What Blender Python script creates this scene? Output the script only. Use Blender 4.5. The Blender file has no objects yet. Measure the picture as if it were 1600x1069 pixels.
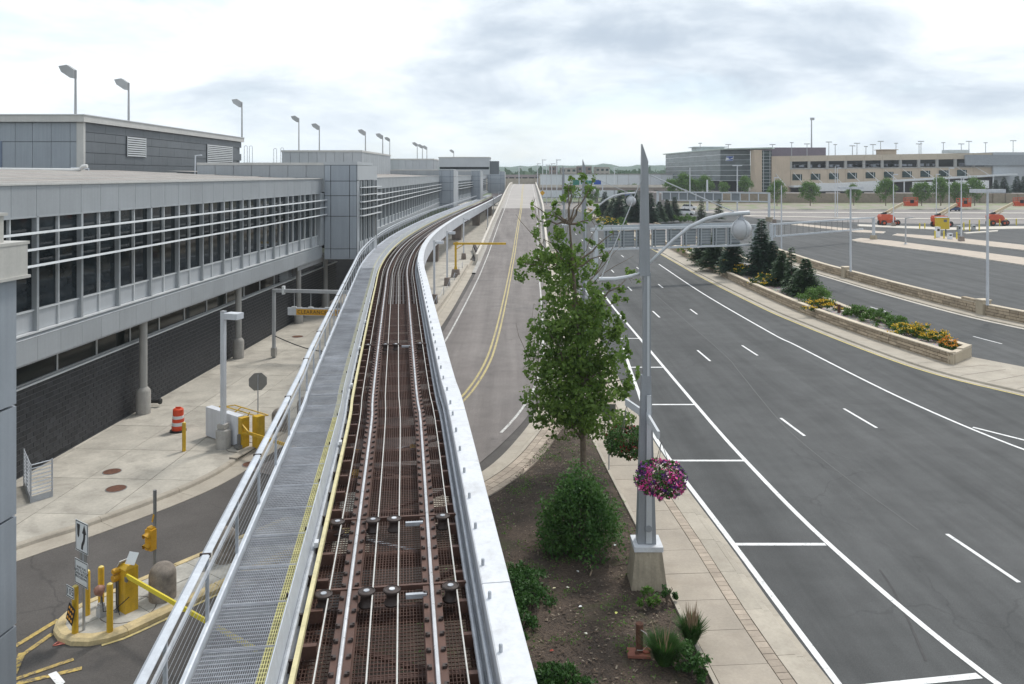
import bpy, math, random
from mathutils import Vector, Matrix, noise as mnoise
random.seed(7)
R = math.radians
scene = bpy.context.scene
COL = scene.collection
# ------------------------------------------------------------------ camera
H, F, CX, CY = 11.3, 1280.0, 800.0, 272.0      # eye height, focal length in photo pixels, horizon
cam_d = bpy.data.cameras.new('camera')
cam = bpy.data.objects.new('camera', cam_d); COL.objects.link(cam)
cam.location = (0, 0, H); cam.rotation_euler = (R(90), 0, 0)
cam_d.sensor_width = 36; cam_d.lens = F / 1600 * 36
cam_d.shift_y = -(534.5 - CY) / 1600
cam_d.clip_start = .1; cam_d.clip_end = 9000
scene.camera = cam
# ------------------------------------------------------------------ light
SUN_EL, SUN_AZ = 56, 34            # degrees; azimuth clockwise from the view direction (+Y)
sun_d = bpy.data.lights.new('sun', 'SUN'); sun = bpy.data.objects.new('sun', sun_d); COL.objects.link(sun)
sun_d.energy = 1.9; sun_d.angle = R(11); sun_d.color = (1, .96, .9)
sv = Vector((math.sin(R(SUN_AZ)) * math.cos(R(SUN_EL)), math.cos(R(SUN_AZ)) * math.cos(R(SUN_EL)), math.sin(R(SUN_EL))))
sun.rotation_euler = sv.to_track_quat('Z', 'Y').to_euler()
world = bpy.data.worlds.new('World'); scene.world = world; world.use_nodes = True
def build_world():
    nt = world.node_tree; N = nt.nodes; L = nt.links; N.clear()
    def nd(t, **k):
        n = N.new(t)
        for a, b in k.items(): setattr(n, a, b)
        return n
    def mth(op, a, b=None, clamp=False):
        n = nd('ShaderNodeMath', operation=op, use_clamp=clamp)
        for i, v in enumerate((a, b)):
            if v is None: continue
            if isinstance(v, (int, float)): n.inputs[i].default_value = v
            else: L.new(v, n.inputs[i])
        return n.outputs[0]
    out = nd('ShaderNodeOutputWorld')
    sky = nd('ShaderNodeTexSky', sky_type='NISHITA', sun_disc=False)
    sky.sun_elevation = R(SUN_EL); sky.sun_rotation = R(SUN_AZ); sky.air_density = 1.0; sky.dust_density = 1.0
    bg1 = nd('ShaderNodeBackground'); bg1.inputs[1].default_value = .12
    L.new(sky.outputs[0], bg1.inputs[0])
    tc = nd('ShaderNodeTexCoord'); sep = nd('ShaderNodeSeparateXYZ'); L.new(tc.outputs['Generated'], sep.inputs[0])
    zc = mth('MAXIMUM', sep.outputs[2], 0.0)
    zs = mth('POWER', mth('ADD', zc, .02), .75)      # clouds flatten towards the horizon
    cmb = nd('ShaderNodeCombineXYZ'); L.new(sep.outputs[0], cmb.inputs[0]); L.new(sep.outputs[1], cmb.inputs[1]); L.new(mth('MULTIPLY', zs, 2.1), cmb.inputs[2])
    def fbm(scale, detail, rough, off, dist=0.0):
        mp = nd('ShaderNodeMapping'); mp.inputs['Location'].default_value = off; L.new(cmb.outputs[0], mp.inputs[0])
        n = nd('ShaderNodeTexNoise'); n.inputs['Scale'].default_value = scale; n.inputs['Detail'].default_value = detail
        n.inputs['Roughness'].default_value = rough; n.inputs['Distortion'].default_value = dist
        L.new(mp.outputs[0], n.inputs['Vector']); return n.outputs[0]
    n1 = fbm(2.3, 7, .55, CLOUD_OFF, .3)          # thin spots where blue shows
    n2 = fbm(2.6, 8, .52, CLOUD_OFF2, .55)        # large grey bellies
    n3 = fbm(7.5, 8, .60, (2, 9, 4), .35)         # billows
    cover = nd('ShaderNodeMapRange'); L.new(n1, cover.inputs[0])
    cover.inputs[1].default_value = .34; cover.inputs[2].default_value = .50
    cover.interpolation_type = 'SMOOTHSTEP'; cover.inputs[3].default_value = .5
    bel = nd('ShaderNodeMapRange'); bel.interpolation_type = 'SMOOTHSTEP'
    mixn = mth('ADD', mth('MULTIPLY', n2, .66), mth('MULTIPLY', n3, .34)); L.new(mixn, bel.inputs[0])
    bel.inputs[1].default_value = .42; bel.inputs[2].default_value = .70
    # the cloud deck closes towards the horizon into an even bright veil
    veil = nd('ShaderNodeMapRange'); L.new(zc, veil.inputs[0]); veil.inputs[1].default_value = 0; veil.inputs[2].default_value = .09
    veil.inputs[3].default_value = .55; veil.inputs[4].default_value = 1
    belf = mth('MULTIPLY', bel.outputs[0], veil.outputs[0])
    cr = nd('ShaderNodeMixRGB'); cr.inputs[1].default_value = (.85, .90, .94, 1); cr.inputs[2].default_value = (.43, .50, .585, 1)
    L.new(belf, cr.inputs[0])
    bg2 = nd('ShaderNodeBackground'); L.new(cr.outputs[0], bg2.inputs[0]); bg2.inputs[1].default_value = CLOUD_STR
    mx = nd('ShaderNodeMixShader'); L.new(cover.outputs[0], mx.inputs[0]); L.new(bg1.outputs[0], mx.inputs[1]); L.new(bg2.outputs[0], mx.inputs[2])
    L.new(mx.outputs[0], out.inputs[0])
CLOUD_OFF, CLOUD_OFF2, CLOUD_STR = (17.52, 19.83, 0), (16.88, 1.16, 2.0), 1.0
build_world()
scene.view_settings.view_transform = 'Standard'; scene.view_settings.look = 'None'
scene.view_settings.exposure = 0.42; scene.view_settings.gamma = 1
scene.render.engine = 'CYCLES'
scene.cycles.max_bounces = 6; scene.cycles.diffuse_bounces = 3; scene.cycles.glossy_bounces = 3
scene.cycles.transparent_max_bounces = 8; scene.cycles.use_denoising = True
# ------------------------------------------------------------------ measuring the place
def G(px, py, z=0.0):
    "point of the level plane z seen at a photo pixel"
    Y = F * (H - z) / (py - CY); return Vector(((px - CX) / F * Y, Y, z))
def A(px, py, Y):
    "point at distance Y seen at a photo pixel"
    return Vector(((px - CX) / F * Y, Y, H - (py - CY) / F * Y))
ORD = ['first', 'second', 'third', 'fourth', 'fifth', 'sixth', 'seventh', 'eighth', 'ninth', 'tenth', 'eleventh', 'twelfth', 'thirteenth',
       'fourteenth', 'fifteenth', 'sixteenth', 'seventeenth', 'eighteenth', 'nineteenth', 'twentieth']
# ------------------------------------------------------------------ objects
def tag(o, label=None, cat=None, group=None, kind=None):
    if label: o['label'] = label
    if cat: o['category'] = cat
    if group: o['group'] = group
    if kind: o['kind'] = kind
    return o
def thing(name, label, cat, loc=(0, 0, 0), rz=0.0, group=None):
    o = bpy.data.objects.new(name, None); COL.objects.link(o); o.empty_display_size = .2
    o.location = loc; o.rotation_euler = (0, 0, rz)
    return tag(o, label, cat, group)
def place(name, me, parent=None, loc=(0, 0, 0), rot=(0, 0, 0), scale=(1, 1, 1)):
    o = bpy.data.objects.new(name, me); COL.objects.link(o); o.parent = parent
    o.location = loc; o.rotation_euler = rot; o.scale = scale
    return o
def copy_tree(o, loc=None, rz=None, label=None, parent=None, group=None):
    c = o.copy(); COL.objects.link(c); c.parent = parent
    if loc is not None: c.location = loc
    if rz is not None: c.rotation_euler = (0, 0, rz)
    if label: c['label'] = label
    if group: c['group'] = group
    for ch in list(o.children): copy_tree(ch, parent=c)
    return c
class MB:
    def __init__(s): s.v = []; s.f = []; s.m = []; s.mi = 0
    def add(s, vs, fs):
        b = len(s.v); s.v.extend([tuple(x) for x in vs])
        for q in fs: s.f.append(tuple(i + b for i in q)); s.m.append(s.mi)
        return s
    def box(s, c, d, rz=0.0, rx=0.0, ry=0.0, top=None):
        "centre, full size; top=(sx, sy) scales the upper face"
        hx, hy, hz = d[0] / 2, d[1] / 2, d[2] / 2; tx, ty = top or (1, 1)
        vs = [Vector((x * hx * (tx if z > 0 else 1), y * hy * (ty if z > 0 else 1), z * hz)) for z in (-1, 1) for y in (-1, 1) for x in (-1, 1)]
        if rx or ry or rz:
            m = Matrix.Rotation(rz, 3, 'Z') @ Matrix.Rotation(ry, 3, 'Y') @ Matrix.Rotation(rx, 3, 'X'); vs = [m @ v for v in vs]
        c = Vector(c)
        return s.add([v + c for v in vs], [(0, 2, 3, 1), (4, 5, 7, 6), (0, 1, 5, 4), (2, 6, 7, 3), (0, 4, 6, 2), (1, 3, 7, 5)])
    def bar(s, a, b, w, h=None, up=(0, 0, 1)):
        "box beam from a to b, w wide, h high"
        a, b = Vector(a), Vector(b); h = h or w; d = (b - a).normalized(); up = Vector(up)
        if abs(d.dot(up)) > .98: up = Vector((0, 1, 0))
        r = d.cross(up).normalized() * w / 2; u = r.cross(d).normalized() * h / 2
        vs = [p + x * r + y * u for p in (a, b) for x, y in ((-1, -1), (1, -1), (1, 1), (-1, 1))]
        return s.add(vs, [(3, 2, 1, 0), (4, 5, 6, 7), (0, 1, 5, 4), (1, 2, 6, 5), (2, 3, 7, 6), (3, 0, 4, 7)])
    def tube(s, pts, r, n=8, cap=True):
        pts = [Vector(p) for p in pts]; k = len(pts); rr = r if isinstance(r, (list, tuple)) else [r] * k
        vs = []; prev = None
        for i, p in enumerate(pts):
            d = (pts[min(i + 1, k - 1)] - pts[max(i - 1, 0)]).normalized()
            if prev is None:
                up = Vector((0, 0, 1)) if abs(d.z) < .9 else Vector((1, 0, 0)); x = d.cross(up).normalized()
            else: x = (prev - d * prev.dot(d)).normalized()
            prev = x; y = d.cross(x)
            vs += [p + (x * math.cos(2 * math.pi * j / n) + y * math.sin(2 * math.pi * j / n)) * rr[i] for j in range(n)]
        fs = [(i * n + j, i * n + (j + 1) % n, (i + 1) * n + (j + 1) % n, (i + 1) * n + j) for i in range(k - 1) for j in range(n)]
        if cap: fs += [tuple(range(n - 1, -1, -1)), tuple((k - 1) * n + j for j in range(n))]
        return s.add(vs, fs)
    def lathe(s, prof, c=(0, 0, 0), n=16, rot=None, sq=0.0):
        "profile [(r, z)] about z"
        vs = []; c = Vector(c)
        for r, z in prof:
            for j in range(n):
                a = 2 * math.pi * (j + .5) / n; v = Vector((r * math.cos(a), r * math.sin(a), z))
                vs.append((rot @ v if rot else v) + c)
        k = len(prof)
        fs = [(i * n + j, i * n + (j + 1) % n, (i + 1) * n + (j + 1) % n, (i + 1) * n + j) for i in range(k - 1) for j in range(n)]
        fs += [tuple(range(n - 1, -1, -1)), tuple((k - 1) * n + j for j in range(n))]
        return s.add(vs, fs)
    def prism(s, poly, z0, z1, bev=0.0):
        n = len(poly); vs = [(p[0], p[1], z0) for p in poly] + [(p[0], p[1], z1) for p in poly]
        fs = [tuple(range(n - 1, -1, -1)), tuple(range(n, 2 * n))] + [(i, (i + 1) % n, n + (i + 1) % n, n + i) for i in range(n)]
        return s.add(vs, fs)
    def quad(s, a, b, c, d): return s.add([a, b, c, d], [(0, 1, 2, 3)])
    def sweep(s, path, prof, s0, s1, step=1.0, closed=False, caps=True):
        "profile [(offset right, height)] along a path"
        n = max(1, int(math.ceil((s1 - s0) / step))); k = len(prof); vs = []
        for i in range(n + 1):
            t = s0 + (s1 - s0) * i / n
            for o, z in prof: vs.append(path.P(t, o, z))
        e = k if closed else k - 1
        fs = [(i * k + j, i * k + (j + 1) % k, (i + 1) * k + (j + 1) % k, (i + 1) * k + j) for i in range(n) for j in range(e)]
        if closed and caps: fs += [tuple(range(k - 1, -1, -1)), tuple(n * k + j for j in range(k))]
        return s.add(vs, fs)
    def build(s, name, mat, parent=None, loc=(0, 0, 0), rz=0.0, smooth=False, kind=None, label=None):
        me = s.mesh(name, mat, smooth)
        o = place(name, me, parent, loc, (0, 0, rz))
        if kind: o['kind'] = kind
        if label: o['label'] = label
        return o
    def mesh(s, name, mat, smooth=False):
        me = bpy.data.meshes.new(name); me.from_pydata(s.v, [], s.f)
        for m in (mat if isinstance(mat, (list, tuple)) else [mat]): me.materials.append(m)
        if any(s.m): me.polygons.foreach_set('material_index', s.m)
        if smooth:
            me.polygons.foreach_set('use_smooth', [True] * len(me.polygons))
            try: me.set_sharp_from_angle(angle=R(40))
            except Exception: pass
        me.update(); return me
_cube = {}
def cube(mat):
    if mat.name not in _cube:
        _cube[mat.name] = MB().box((0, 0, 0), (1, 1, 1)).mesh('block', mat)
    return _cube[mat.name]
def blk(name, mat, c, d, parent=None, rz=0.0, rx=0.0, ry=0.0):
    "one plain piece: a shared unit block scaled to size"
    return place(name, cube(mat), parent, c, (rx, ry, rz), d)
class Path:
    "smooth line through plan points (x, y[, z])"
    def __init__(s, pts, step=.5, smooth=True):
        pts = [Vector((p[0], p[1], p[2] if len(p) > 2 else 0)) for p in pts]; q = []
        if smooth and len(pts) > 2:
            e = [2 * pts[0] - pts[1]] + pts + [2 * pts[-1] - pts[-2]]
            for i in range(1, len(e) - 2):
                p0, p1, p2, p3 = e[i - 1:i + 3]; n = max(1, int((p2 - p1).length / step))
                for j in range(n):
                    t = j / n
                    q.append(.5 * (2 * p1 + (p2 - p0) * t + (2 * p0 - 5 * p1 + 4 * p2 - p3) * t * t + (3 * p1 - p0 - 3 * p2 + p3) * t ** 3))
            q.append(pts[-1])
        else: q = pts
        s.q = q; s.d = [0.0]
        for a, b in zip(q, q[1:]): s.d.append(s.d[-1] + (b - a).to_2d().length)
        s.L = s.d[-1]
    def _seg(s, t):
        lo, hi = 0, len(s.d) - 1
        while hi - lo > 1:
            m = (lo + hi) // 2
            if s.d[m] <= t: lo = m
            else: hi = m
        return lo
    def tan(s, t):
        i = s._seg(min(max(t, 0), s.L)); j0, j1 = max(i - 1, 0), min(i + 2, len(s.q) - 1)
        d = (s.q[j1] - s.q[j0]).to_2d().normalized(); return d
    def P(s, t, off=0.0, z=0.0):
        i = s._seg(t); a, b = s.q[i], s.q[i + 1]; l = s.d[i + 1] - s.d[i]; k = (t - s.d[i]) / l if l else 0
        p = a + (b - a) * k; d = s.tan(t)
        return Vector((p.x + d.y * off, p.y - d.x * off, p.z + z))
    def ang(s, t): d = s.tan(t); return math.atan2(d.y, d.x)
    def sY(s, Y):
        for i, p in enumerate(s.q):
            if p.y >= Y: return s.d[i]
        return s.L
    def line(s, s0, s1, off, step=1.0):
        n = max(1, int(math.ceil((s1 - s0) / step))); return [s.P(s0 + (s1 - s0) * i / n, off) for i in range(n + 1)]
def clip(poly, box):
    "clip any polygon by a convex counter-clockwise one"
    out = list(poly)
    for i in range(len(box)):
        a, b = box[i], box[(i + 1) % len(box)]; inp, out = out, []
        def side(p): return (b[0] - a[0]) * (p[1] - a[1]) - (b[1] - a[1]) * (p[0] - a[0])
        for j, p in enumerate(inp):
            q = inp[j - 1]; sp, sq = side(p), side(q)
            if (sp >= 0) != (sq >= 0):
                t = sq / (sq - sp); out.append((q[0] + (p[0] - q[0]) * t, q[1] + (p[1] - q[1]) * t))
            if sp >= 0: out.append((p[0], p[1]))
        if not out: return []
    return out
def area(p): return .5 * sum(p[i - 1][0] * q[1] - q[0] * p[i - 1][1] for i, q in enumerate(p))
def tiles(name, region, origin, ang, du, dv, gap, z0, z1, mat, parent, stagger=0.0, jit=0.004, minarea=.03):
    "lay separate slabs over a region; each is an object"
    ca, sa = math.cos(ang), math.sin(ang); region = region if area(region) > 0 else region[::-1]
    loc = [((p[0] - origin[0]) * ca + (p[1] - origin[1]) * sa, -(p[0] - origin[0]) * sa + (p[1] - origin[1]) * ca) for p in region]
    u0, u1 = min(p[0] for p in loc), max(p[0] for p in loc); v0, v1 = min(p[1] for p in loc), max(p[1] for p in loc); made = 0
    for j in range(int(math.floor(v0 / dv)), int(math.ceil(v1 / dv))):
        sh = stagger * du * (j % 2)
        for i in range(int(math.floor((u0 - sh) / du)), int(math.ceil((u1 - sh) / du))):
            a, b, c, d = i * du + sh + gap / 2, j * dv + gap / 2, (i + 1) * du + sh - gap / 2, (j + 1) * dv - gap / 2
            p = clip(loc, [(a, b), (c, b), (c, d), (a, d)])
            q = []
            for x in p:
                if not q or abs(x[0] - q[-1][0]) + abs(x[1] - q[-1][1]) > 1e-4: q.append(x)
            if len(q) < 3 or abs(area(q)) < minarea: continue
            cx, cy = sum(x[0] for x in q) / len(q), sum(x[1] for x in q) / len(q)
            w = [(origin[0] + cx * ca - cy * sa, origin[1] + cx * sa + cy * ca)]
            loc2 = [((x - cx) * ca - (y - cy) * sa, (x - cx) * sa + (y - cy) * ca) for x, y in q]
            MB().prism(loc2, z0, z1 + random.uniform(-jit, jit)).build(name, mat, parent, (w[0][0], w[0][1], 0)); made += 1
    return made
def text_mesh(body, size, mat, name='lettering', extrude=.002, align='CENTER', sp=1.0):
    cu = bpy.data.curves.new(name, 'FONT'); cu.body = body; cu.size = size; cu.align_x = align; cu.align_y = 'CENTER'
    cu.extrude = extrude; cu.space_character = sp; cu.resolution_u = 2; cu.space_line = .9
    t = bpy.data.objects.new(name, cu); COL.objects.link(t)
    dg = bpy.context.evaluated_depsgraph_get(); me = bpy.data.meshes.new_from_object(t.evaluated_get(dg))
    bpy.data.objects.remove(t); me.materials.clear(); me.materials.append(mat); return me
# ------------------------------------------------------------------ materials
def srgb(r, g, b):
    f = lambda c: c / 12.92 if c <= .04045 else ((c + .055) / 1.055) ** 2.4
    return tuple(f(c / 255) for c in (r, g, b))
class NT:
    def __init__(s, name):
        s.m = bpy.data.materials.new(name); s.m.use_nodes = True; s.t = s.m.node_tree; s.N = s.t.nodes; s.L = s.t.links
        s.b = s.N['Principled BSDF']
    def n(s, t, ins=None, **k):
        x = s.N.new(t)
        for a, b in k.items(): setattr(x, a, b)
        for a, b in (ins or {}).items():
            if hasattr(b, 'links'): s.L.new(b, x.inputs[a])
            else: x.inputs[a].default_value = b
        return x
    def pos(s): return s.n('ShaderNodeNewGeometry').outputs['Position']
    def noise(s, vec, scale, detail=5, rough=.55, dist=0): return s.n('ShaderNodeTexNoise', {'Vector': vec, 'Scale': scale, 'Detail': detail, 'Roughness': rough, 'Distortion': dist}).outputs[0]
    def rng(s, x, a, b, c=0.0, d=1.0): return s.n('ShaderNodeMapRange', {0: x, 1: a, 2: b, 3: c, 4: d}).outputs[0]
    def mix(s, f, a, b, mode='MIX'): return s.n('ShaderNodeMixRGB', {0: f, 1: a, 2: b}, blend_type=mode).outputs[0]
    def math(s, op, a, b=0.0): return s.n('ShaderNodeMath', {0: a, 1: b}, operation=op).outputs[0]
    def stretch(s, vec, sc): return s.n('ShaderNodeMapping', {'Vector': vec, 'Scale': sc}).outputs[0]
    def bump(s, h, strength, dist=.02):
        s.L.new(s.n('ShaderNodeBump', {'Height': h, 'Strength': strength, 'Distance': dist}).outputs[0], s.b.inputs['Normal'])
def c4(c): return (c[0], c[1], c[2], 1)
MATS = {}
def M(name, col, rough=.7, metal=0.0, var=.12, scale=1.5, fine=18, rnd=0.0, spec=.4, bump=0.0, bscale=60, streak=0.0, dirt=None, dirt_amt=.0, ds=.6):
    "procedural surface: base colour, mottling, per-piece variation, rain streaks, dirt patches"
    if name in MATS: return MATS[name]
    t = NT(name); p = t.pos()
    a = t.rng(t.noise(p, scale, 6), .3, .7, 1 - var, 1 + var); b = t.rng(t.noise(p, fine, 3), .3, .7, 1 - var * .5, 1 + var * .5)
    k = t.math('MULTIPLY', a, b)
    if rnd: k = t.math('MULTIPLY', k, t.rng(t.n('ShaderNodeObjectInfo').outputs['Random'], 0, 1, 1 - rnd, 1 + rnd))
    if streak:
        sn = t.noise(t.stretch(p, (9, 9, .35)), 1, 4); k = t.math('MULTIPLY', k, t.rng(sn, .35, .7, 1 + streak * .4, 1 - streak))
    cc = t.n('ShaderNodeVectorMath', {0: col + (0,) if False else col}, operation='SCALE'); t.L.new(k, cc.inputs['Scale'])
    c = cc.outputs[0]
    if dirt:
        dm = t.rng(t.noise(p, ds, 8, .65, .5), .5, .72, 0, dirt_amt); c = t.mix(dm, c, c4(dirt))
    t.L.new(c, t.b.inputs['Base Color'])
    t.L.new(t.rng(t.noise(p, scale * 2, 4), .3, .7, max(0, rough - .08), min(1, rough + .08)), t.b.inputs['Roughness'])
    t.b.inputs['Metallic'].default_value = metal; t.b.inputs['Specular IOR Level'].default_value = spec
    if bump: t.bump(t.noise(p, bscale, 4), bump, .01)
    MATS[name] = t.m; return t.m
def asphalt(name, col, col2, patch=.5, crack=.35, streakdir=None, fine=1.0):
    t = NT(name); p = t.pos()
    big = t.rng(t.noise(p, .09, 5, .6), .35, .68, 0, 1); mid = t.rng(t.noise(p, .7, 6, .6), .3, .7, .86, 1.12)
    grain = t.rng(t.noise(p, 38, 3, .7), .25, .75, 1 - .3 * fine, 1 + .3 * fine); spk = t.rng(t.noise(p, 120, 2), .62, .75, 1, 1 + .5 * fine)
    c = t.mix(t.math('MULTIPLY', big, patch), c4(col), c4(col2))
    if streakdir is not None:
        q = t.n('ShaderNodeMapping', {'Vector': p, 'Rotation': (0, 0, streakdir), 'Scale': (.95, .03, 1)}).outputs[0]
        st = t.rng(t.noise(q, 1.0, 5, .6), .3, .7, .76, 1.2); mid = t.math('MULTIPLY', mid, st)
    k = t.math('MULTIPLY', t.math('MULTIPLY', mid, grain), spk)
    cc = t.n('ShaderNodeVectorMath', {0: c}, operation='SCALE'); t.L.new(k, cc.inputs['Scale']); c = cc.outputs[0]
    w = t.n('ShaderNodeVectorMath', {0: p}, operation='ADD')
    t.L.new(t.n('ShaderNodeTexNoise', {'Vector': p, 'Scale': .8, 'Detail': 4}).outputs[1], w.inputs[1])
    vo = t.n('ShaderNodeTexVoronoi', {'Vector': w.outputs[0], 'Scale': .17}, feature='DISTANCE_TO_EDGE').outputs['Distance']
    cm = t.math('MULTIPLY', t.rng(vo, .0015, .006, 1, 0), t.rng(t.noise(p, .11, 3), .5, .58, 0, crack))
    c = t.mix(cm, c, (.02, .02, .02, 1))
    oil = t.math('MULTIPLY', t.rng(t.noise(p, .45, 4), .62, .75, 0, .35), t.rng(t.noise(p, 3.0, 4), .4, .6, 0, 1))
    c = t.mix(oil, c, (.03, .03, .032, 1))
    t.L.new(c, t.b.inputs['Base Color']); t.b.inputs['Roughness'].default_value = .88; t.b.inputs['Specular IOR Level'].default_value = .25
    t.bump(t.noise(p, 90, 3), .25, .01); return t.m
def paint(name, col, under, wear=.5):
    t = NT(name); p = t.pos()
    m = t.rng(t.noise(p, 9, 6, .7), .62 - wear * .22, .74 - wear * .2, 0, 1); m2 = t.rng(t.noise(p, .5, 3), .35, .65, .35, 1)
    c = t.mix(t.math('MULTIPLY', m, m2), c4(col), c4(under)); c = t.mix(t.rng(t.noise(p, 2.2, 4), .4, .75, 0, .25), c, c4(under))
    t.L.new(c, t.b.inputs['Base Color']); t.b.inputs['Roughness'].default_value = .75; return t.m
def leafmat(name, col, col2, trans=.35, rough=.55):
    t = NT(name); p = t.pos()
    rn = t.n('ShaderNodeNewGeometry').outputs['Random Per Island']
    f = t.math('MULTIPLY', t.math('ADD', t.rng(t.noise(p, 1.7, 3), .3, .7, 0, 1), rn), .5)
    c = t.mix(f, c4(col), c4(col2)); t.L.new(c, t.b.inputs['Base Color']); t.b.inputs['Roughness'].default_value = rough
    t.b.inputs['Specular IOR Level'].default_value = .3
    tr = t.n('ShaderNodeBsdfTranslucent'); t.L.new(t.mix(.5, c, (.25, .4, .05, 1), 'MULTIPLY') if False else c, tr.inputs[0])
    ms = t.n('ShaderNodeMixShader', {0: trans}); t.L.new(t.b.outputs[0], ms.inputs[1]); t.L.new(tr.outputs[0], ms.inputs[2])
    t.L.new(ms.outputs[0], t.N['Material Output'].inputs[0]); return t.m
def glass(name, col, rough=.04, spec=.3, var=.5, scale=.7):
    t = NT(name); p = t.pos(); q = t.stretch(p, (1, 1, 2.2))
    f = t.rng(t.noise(q, scale, 5, .65), .35, .7, 0, 1); o = t.n('ShaderNodeObjectInfo').outputs['Random']
    f = t.math('MULTIPLY', f, t.rng(o, 0, 1, .5, 1.3))
    c = t.mix(f, c4(tuple(x * (1 - var) for x in col)), c4(tuple(x * (1 + var) for x in col)))
    t.L.new(c, t.b.inputs['Base Color']); t.b.inputs['Roughness'].default_value = rough; t.b.inputs['Specular IOR Level'].default_value = spec
    return t.m
# ------------------------------------------------------------------ palette
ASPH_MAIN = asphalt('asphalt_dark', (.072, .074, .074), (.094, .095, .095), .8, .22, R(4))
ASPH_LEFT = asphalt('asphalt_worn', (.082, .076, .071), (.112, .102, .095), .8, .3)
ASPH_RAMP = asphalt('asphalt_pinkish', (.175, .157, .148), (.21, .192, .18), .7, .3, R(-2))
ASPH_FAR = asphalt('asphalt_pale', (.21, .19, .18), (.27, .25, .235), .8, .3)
CONC = M('concrete_walk', (.43, .40, .345), .85, var=.16, scale=.8, fine=9, rnd=.09, bump=.25, bscale=120, dirt=(.20, .18, .155), dirt_amt=.55, ds=.9)
CONC_TAN = M('concrete_tan', (.385, .345, .285), .85, var=.12, scale=.9, fine=12, rnd=.06, bump=.2, bscale=120, dirt=(.24, .20, .16), dirt_amt=.45, ds=1.1)
CONC_GREY = M('concrete_grey', (.36, .345, .32), .85, var=.16, scale=1.1, fine=14, rnd=.05, bump=.25, bscale=90, streak=.12, dirt=(.17, .155, .14), dirt_amt=.45)
CONC_BROWN = M('concrete_brown', (.23, .19, .165), .88, var=.2, scale=1.2, fine=22, bump=.3, bscale=70, streak=.12)
CONC_PALE = M('concrete_pale', (.55, .51, .45), .85, var=.12, scale=.6, fine=8, streak=.1, dirt=(.32, .29, .25), dirt_amt=.5)
PAVER = M('paver', (.365, .305, .245), .88, var=.15, scale=3, fine=20, rnd=.16, bump=.3)
KERB_TAN = M('kerb_yellowed', (.50, .40, .22), .85, var=.2, scale=3, fine=16, dirt=(.26, .22, .16), dirt_amt=.75, ds=2.2, bump=.2)
JOINT = M('joint_dark', (.12, .105, .09), .95, var=.3, scale=4)
WHITE_LINE = paint('line_white', (.74, .74, .73), (.12, .12, .12), .28)
WHITE_WORN = paint('line_white_worn', (.62, .61, .58), (.13, .12, .115), .75)
YELLOW_LINE = paint('line_yellow', (.50, .41, .17), (.15, .135, .125), .7)
YELLOW_FINE = paint('line_yellow_fine', (.63, .52, .18), (.15, .14, .12), .3)
YELLOW_OLD = paint('line_yellow_old', (.50, .36, .10), (.09, .08, .075), .8)
PINK_PAINT = paint('spray_pink', (.66, .20, .15), (.09, .08, .075), .5)
TAR = M('tar_seal', (.018, .018, .019), .6, var=.2)
RUST = M('rust_iron', (.135, .062, .04), .8, var=.35, scale=8, fine=40, bump=.5, bscale=50, metal=.2)

# ------------------------------------------------------------------ ground sheets
def sheet(name, poly, z, mat, kind='structure'):
    me = bpy.data.meshes.new(name); me.from_pydata([(x, y, z) for x, y in poly], [], [tuple(range(len(poly)))]); me.materials.append(mat)
    return tag(place(name, me), kind=kind)
def ground_mat():
    t = NT('ground_far'); p = t.pos()
    f = t.rng(t.noise(p, .012, 5, .6), .42, .58, 0, 1); g = t.rng(t.noise(p, .05, 5), .4, .6, 0, 1)
    c = t.mix(f, (.10, .13, .06, 1), (.22, .20, .18, 1)); c = t.mix(t.math('MULTIPLY', g, .5), c, (.07, .11, .04, 1))
    t.L.new(c, t.b.inputs['Base Color']); t.b.inputs['Roughness'].default_value = .95; return t.m
def ground_sheet():
    m = MB(); n = 48
    rings = [0, 700, 1600, 3500, 8500]
    vs = [(0, 0, -.08)] + [(r * math.sin(2 * math.pi * j / n), r * math.cos(2 * math.pi * j / n), -.08) for r in rings[1:] for j in range(n)]
    fs = [(0, 1 + (j + 1) % n, 1 + j) for j in range(n)]
    for k in range(len(rings) - 2):
        a, b = 1 + k * n, 1 + (k + 1) * n; fs += [(a + j, a + (j + 1) % n, b + (j + 1) % n, b + j) for j in range(n)]
    m.add(vs, fs); tag(m.build('ground', ground_mat()), kind='structure')
ground_sheet()
KERB = Path([(8.6, 6), (7.1, 18.15), (6.6, 25.1), (6.1, 32.4), (5.9, 40.2), (6.0, 55), (6.3, 80), (6.6, 110), (6.6, 150), (6.2, 200), (6, 262)])
sheet('apron_road', [(-45, 2), (8.9, 2)] + [(p.x + .1, p.y) for p in KERB.line(0, KERB.sY(118), 0, 3)] + [(-14, 118), (-60, 118), (-60, 60)], -.012, ASPH_LEFT)
sheet('main_road', [(p.x - .1, p.y) for p in KERB.line(0, KERB.L, 0, 3)][::-1] + [(8.5, 2), (170, 2), (170, 186), (92, 186), (66, 200), (50, 262)], -.004, ASPH_MAIN)
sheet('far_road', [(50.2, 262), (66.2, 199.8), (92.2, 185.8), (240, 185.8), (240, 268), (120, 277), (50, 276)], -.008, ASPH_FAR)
sheet('parking_lot', [(-10, 262.3), (50, 262.3), (52, 330), (-10, 330)], -.02, ASPH_FAR)

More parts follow.
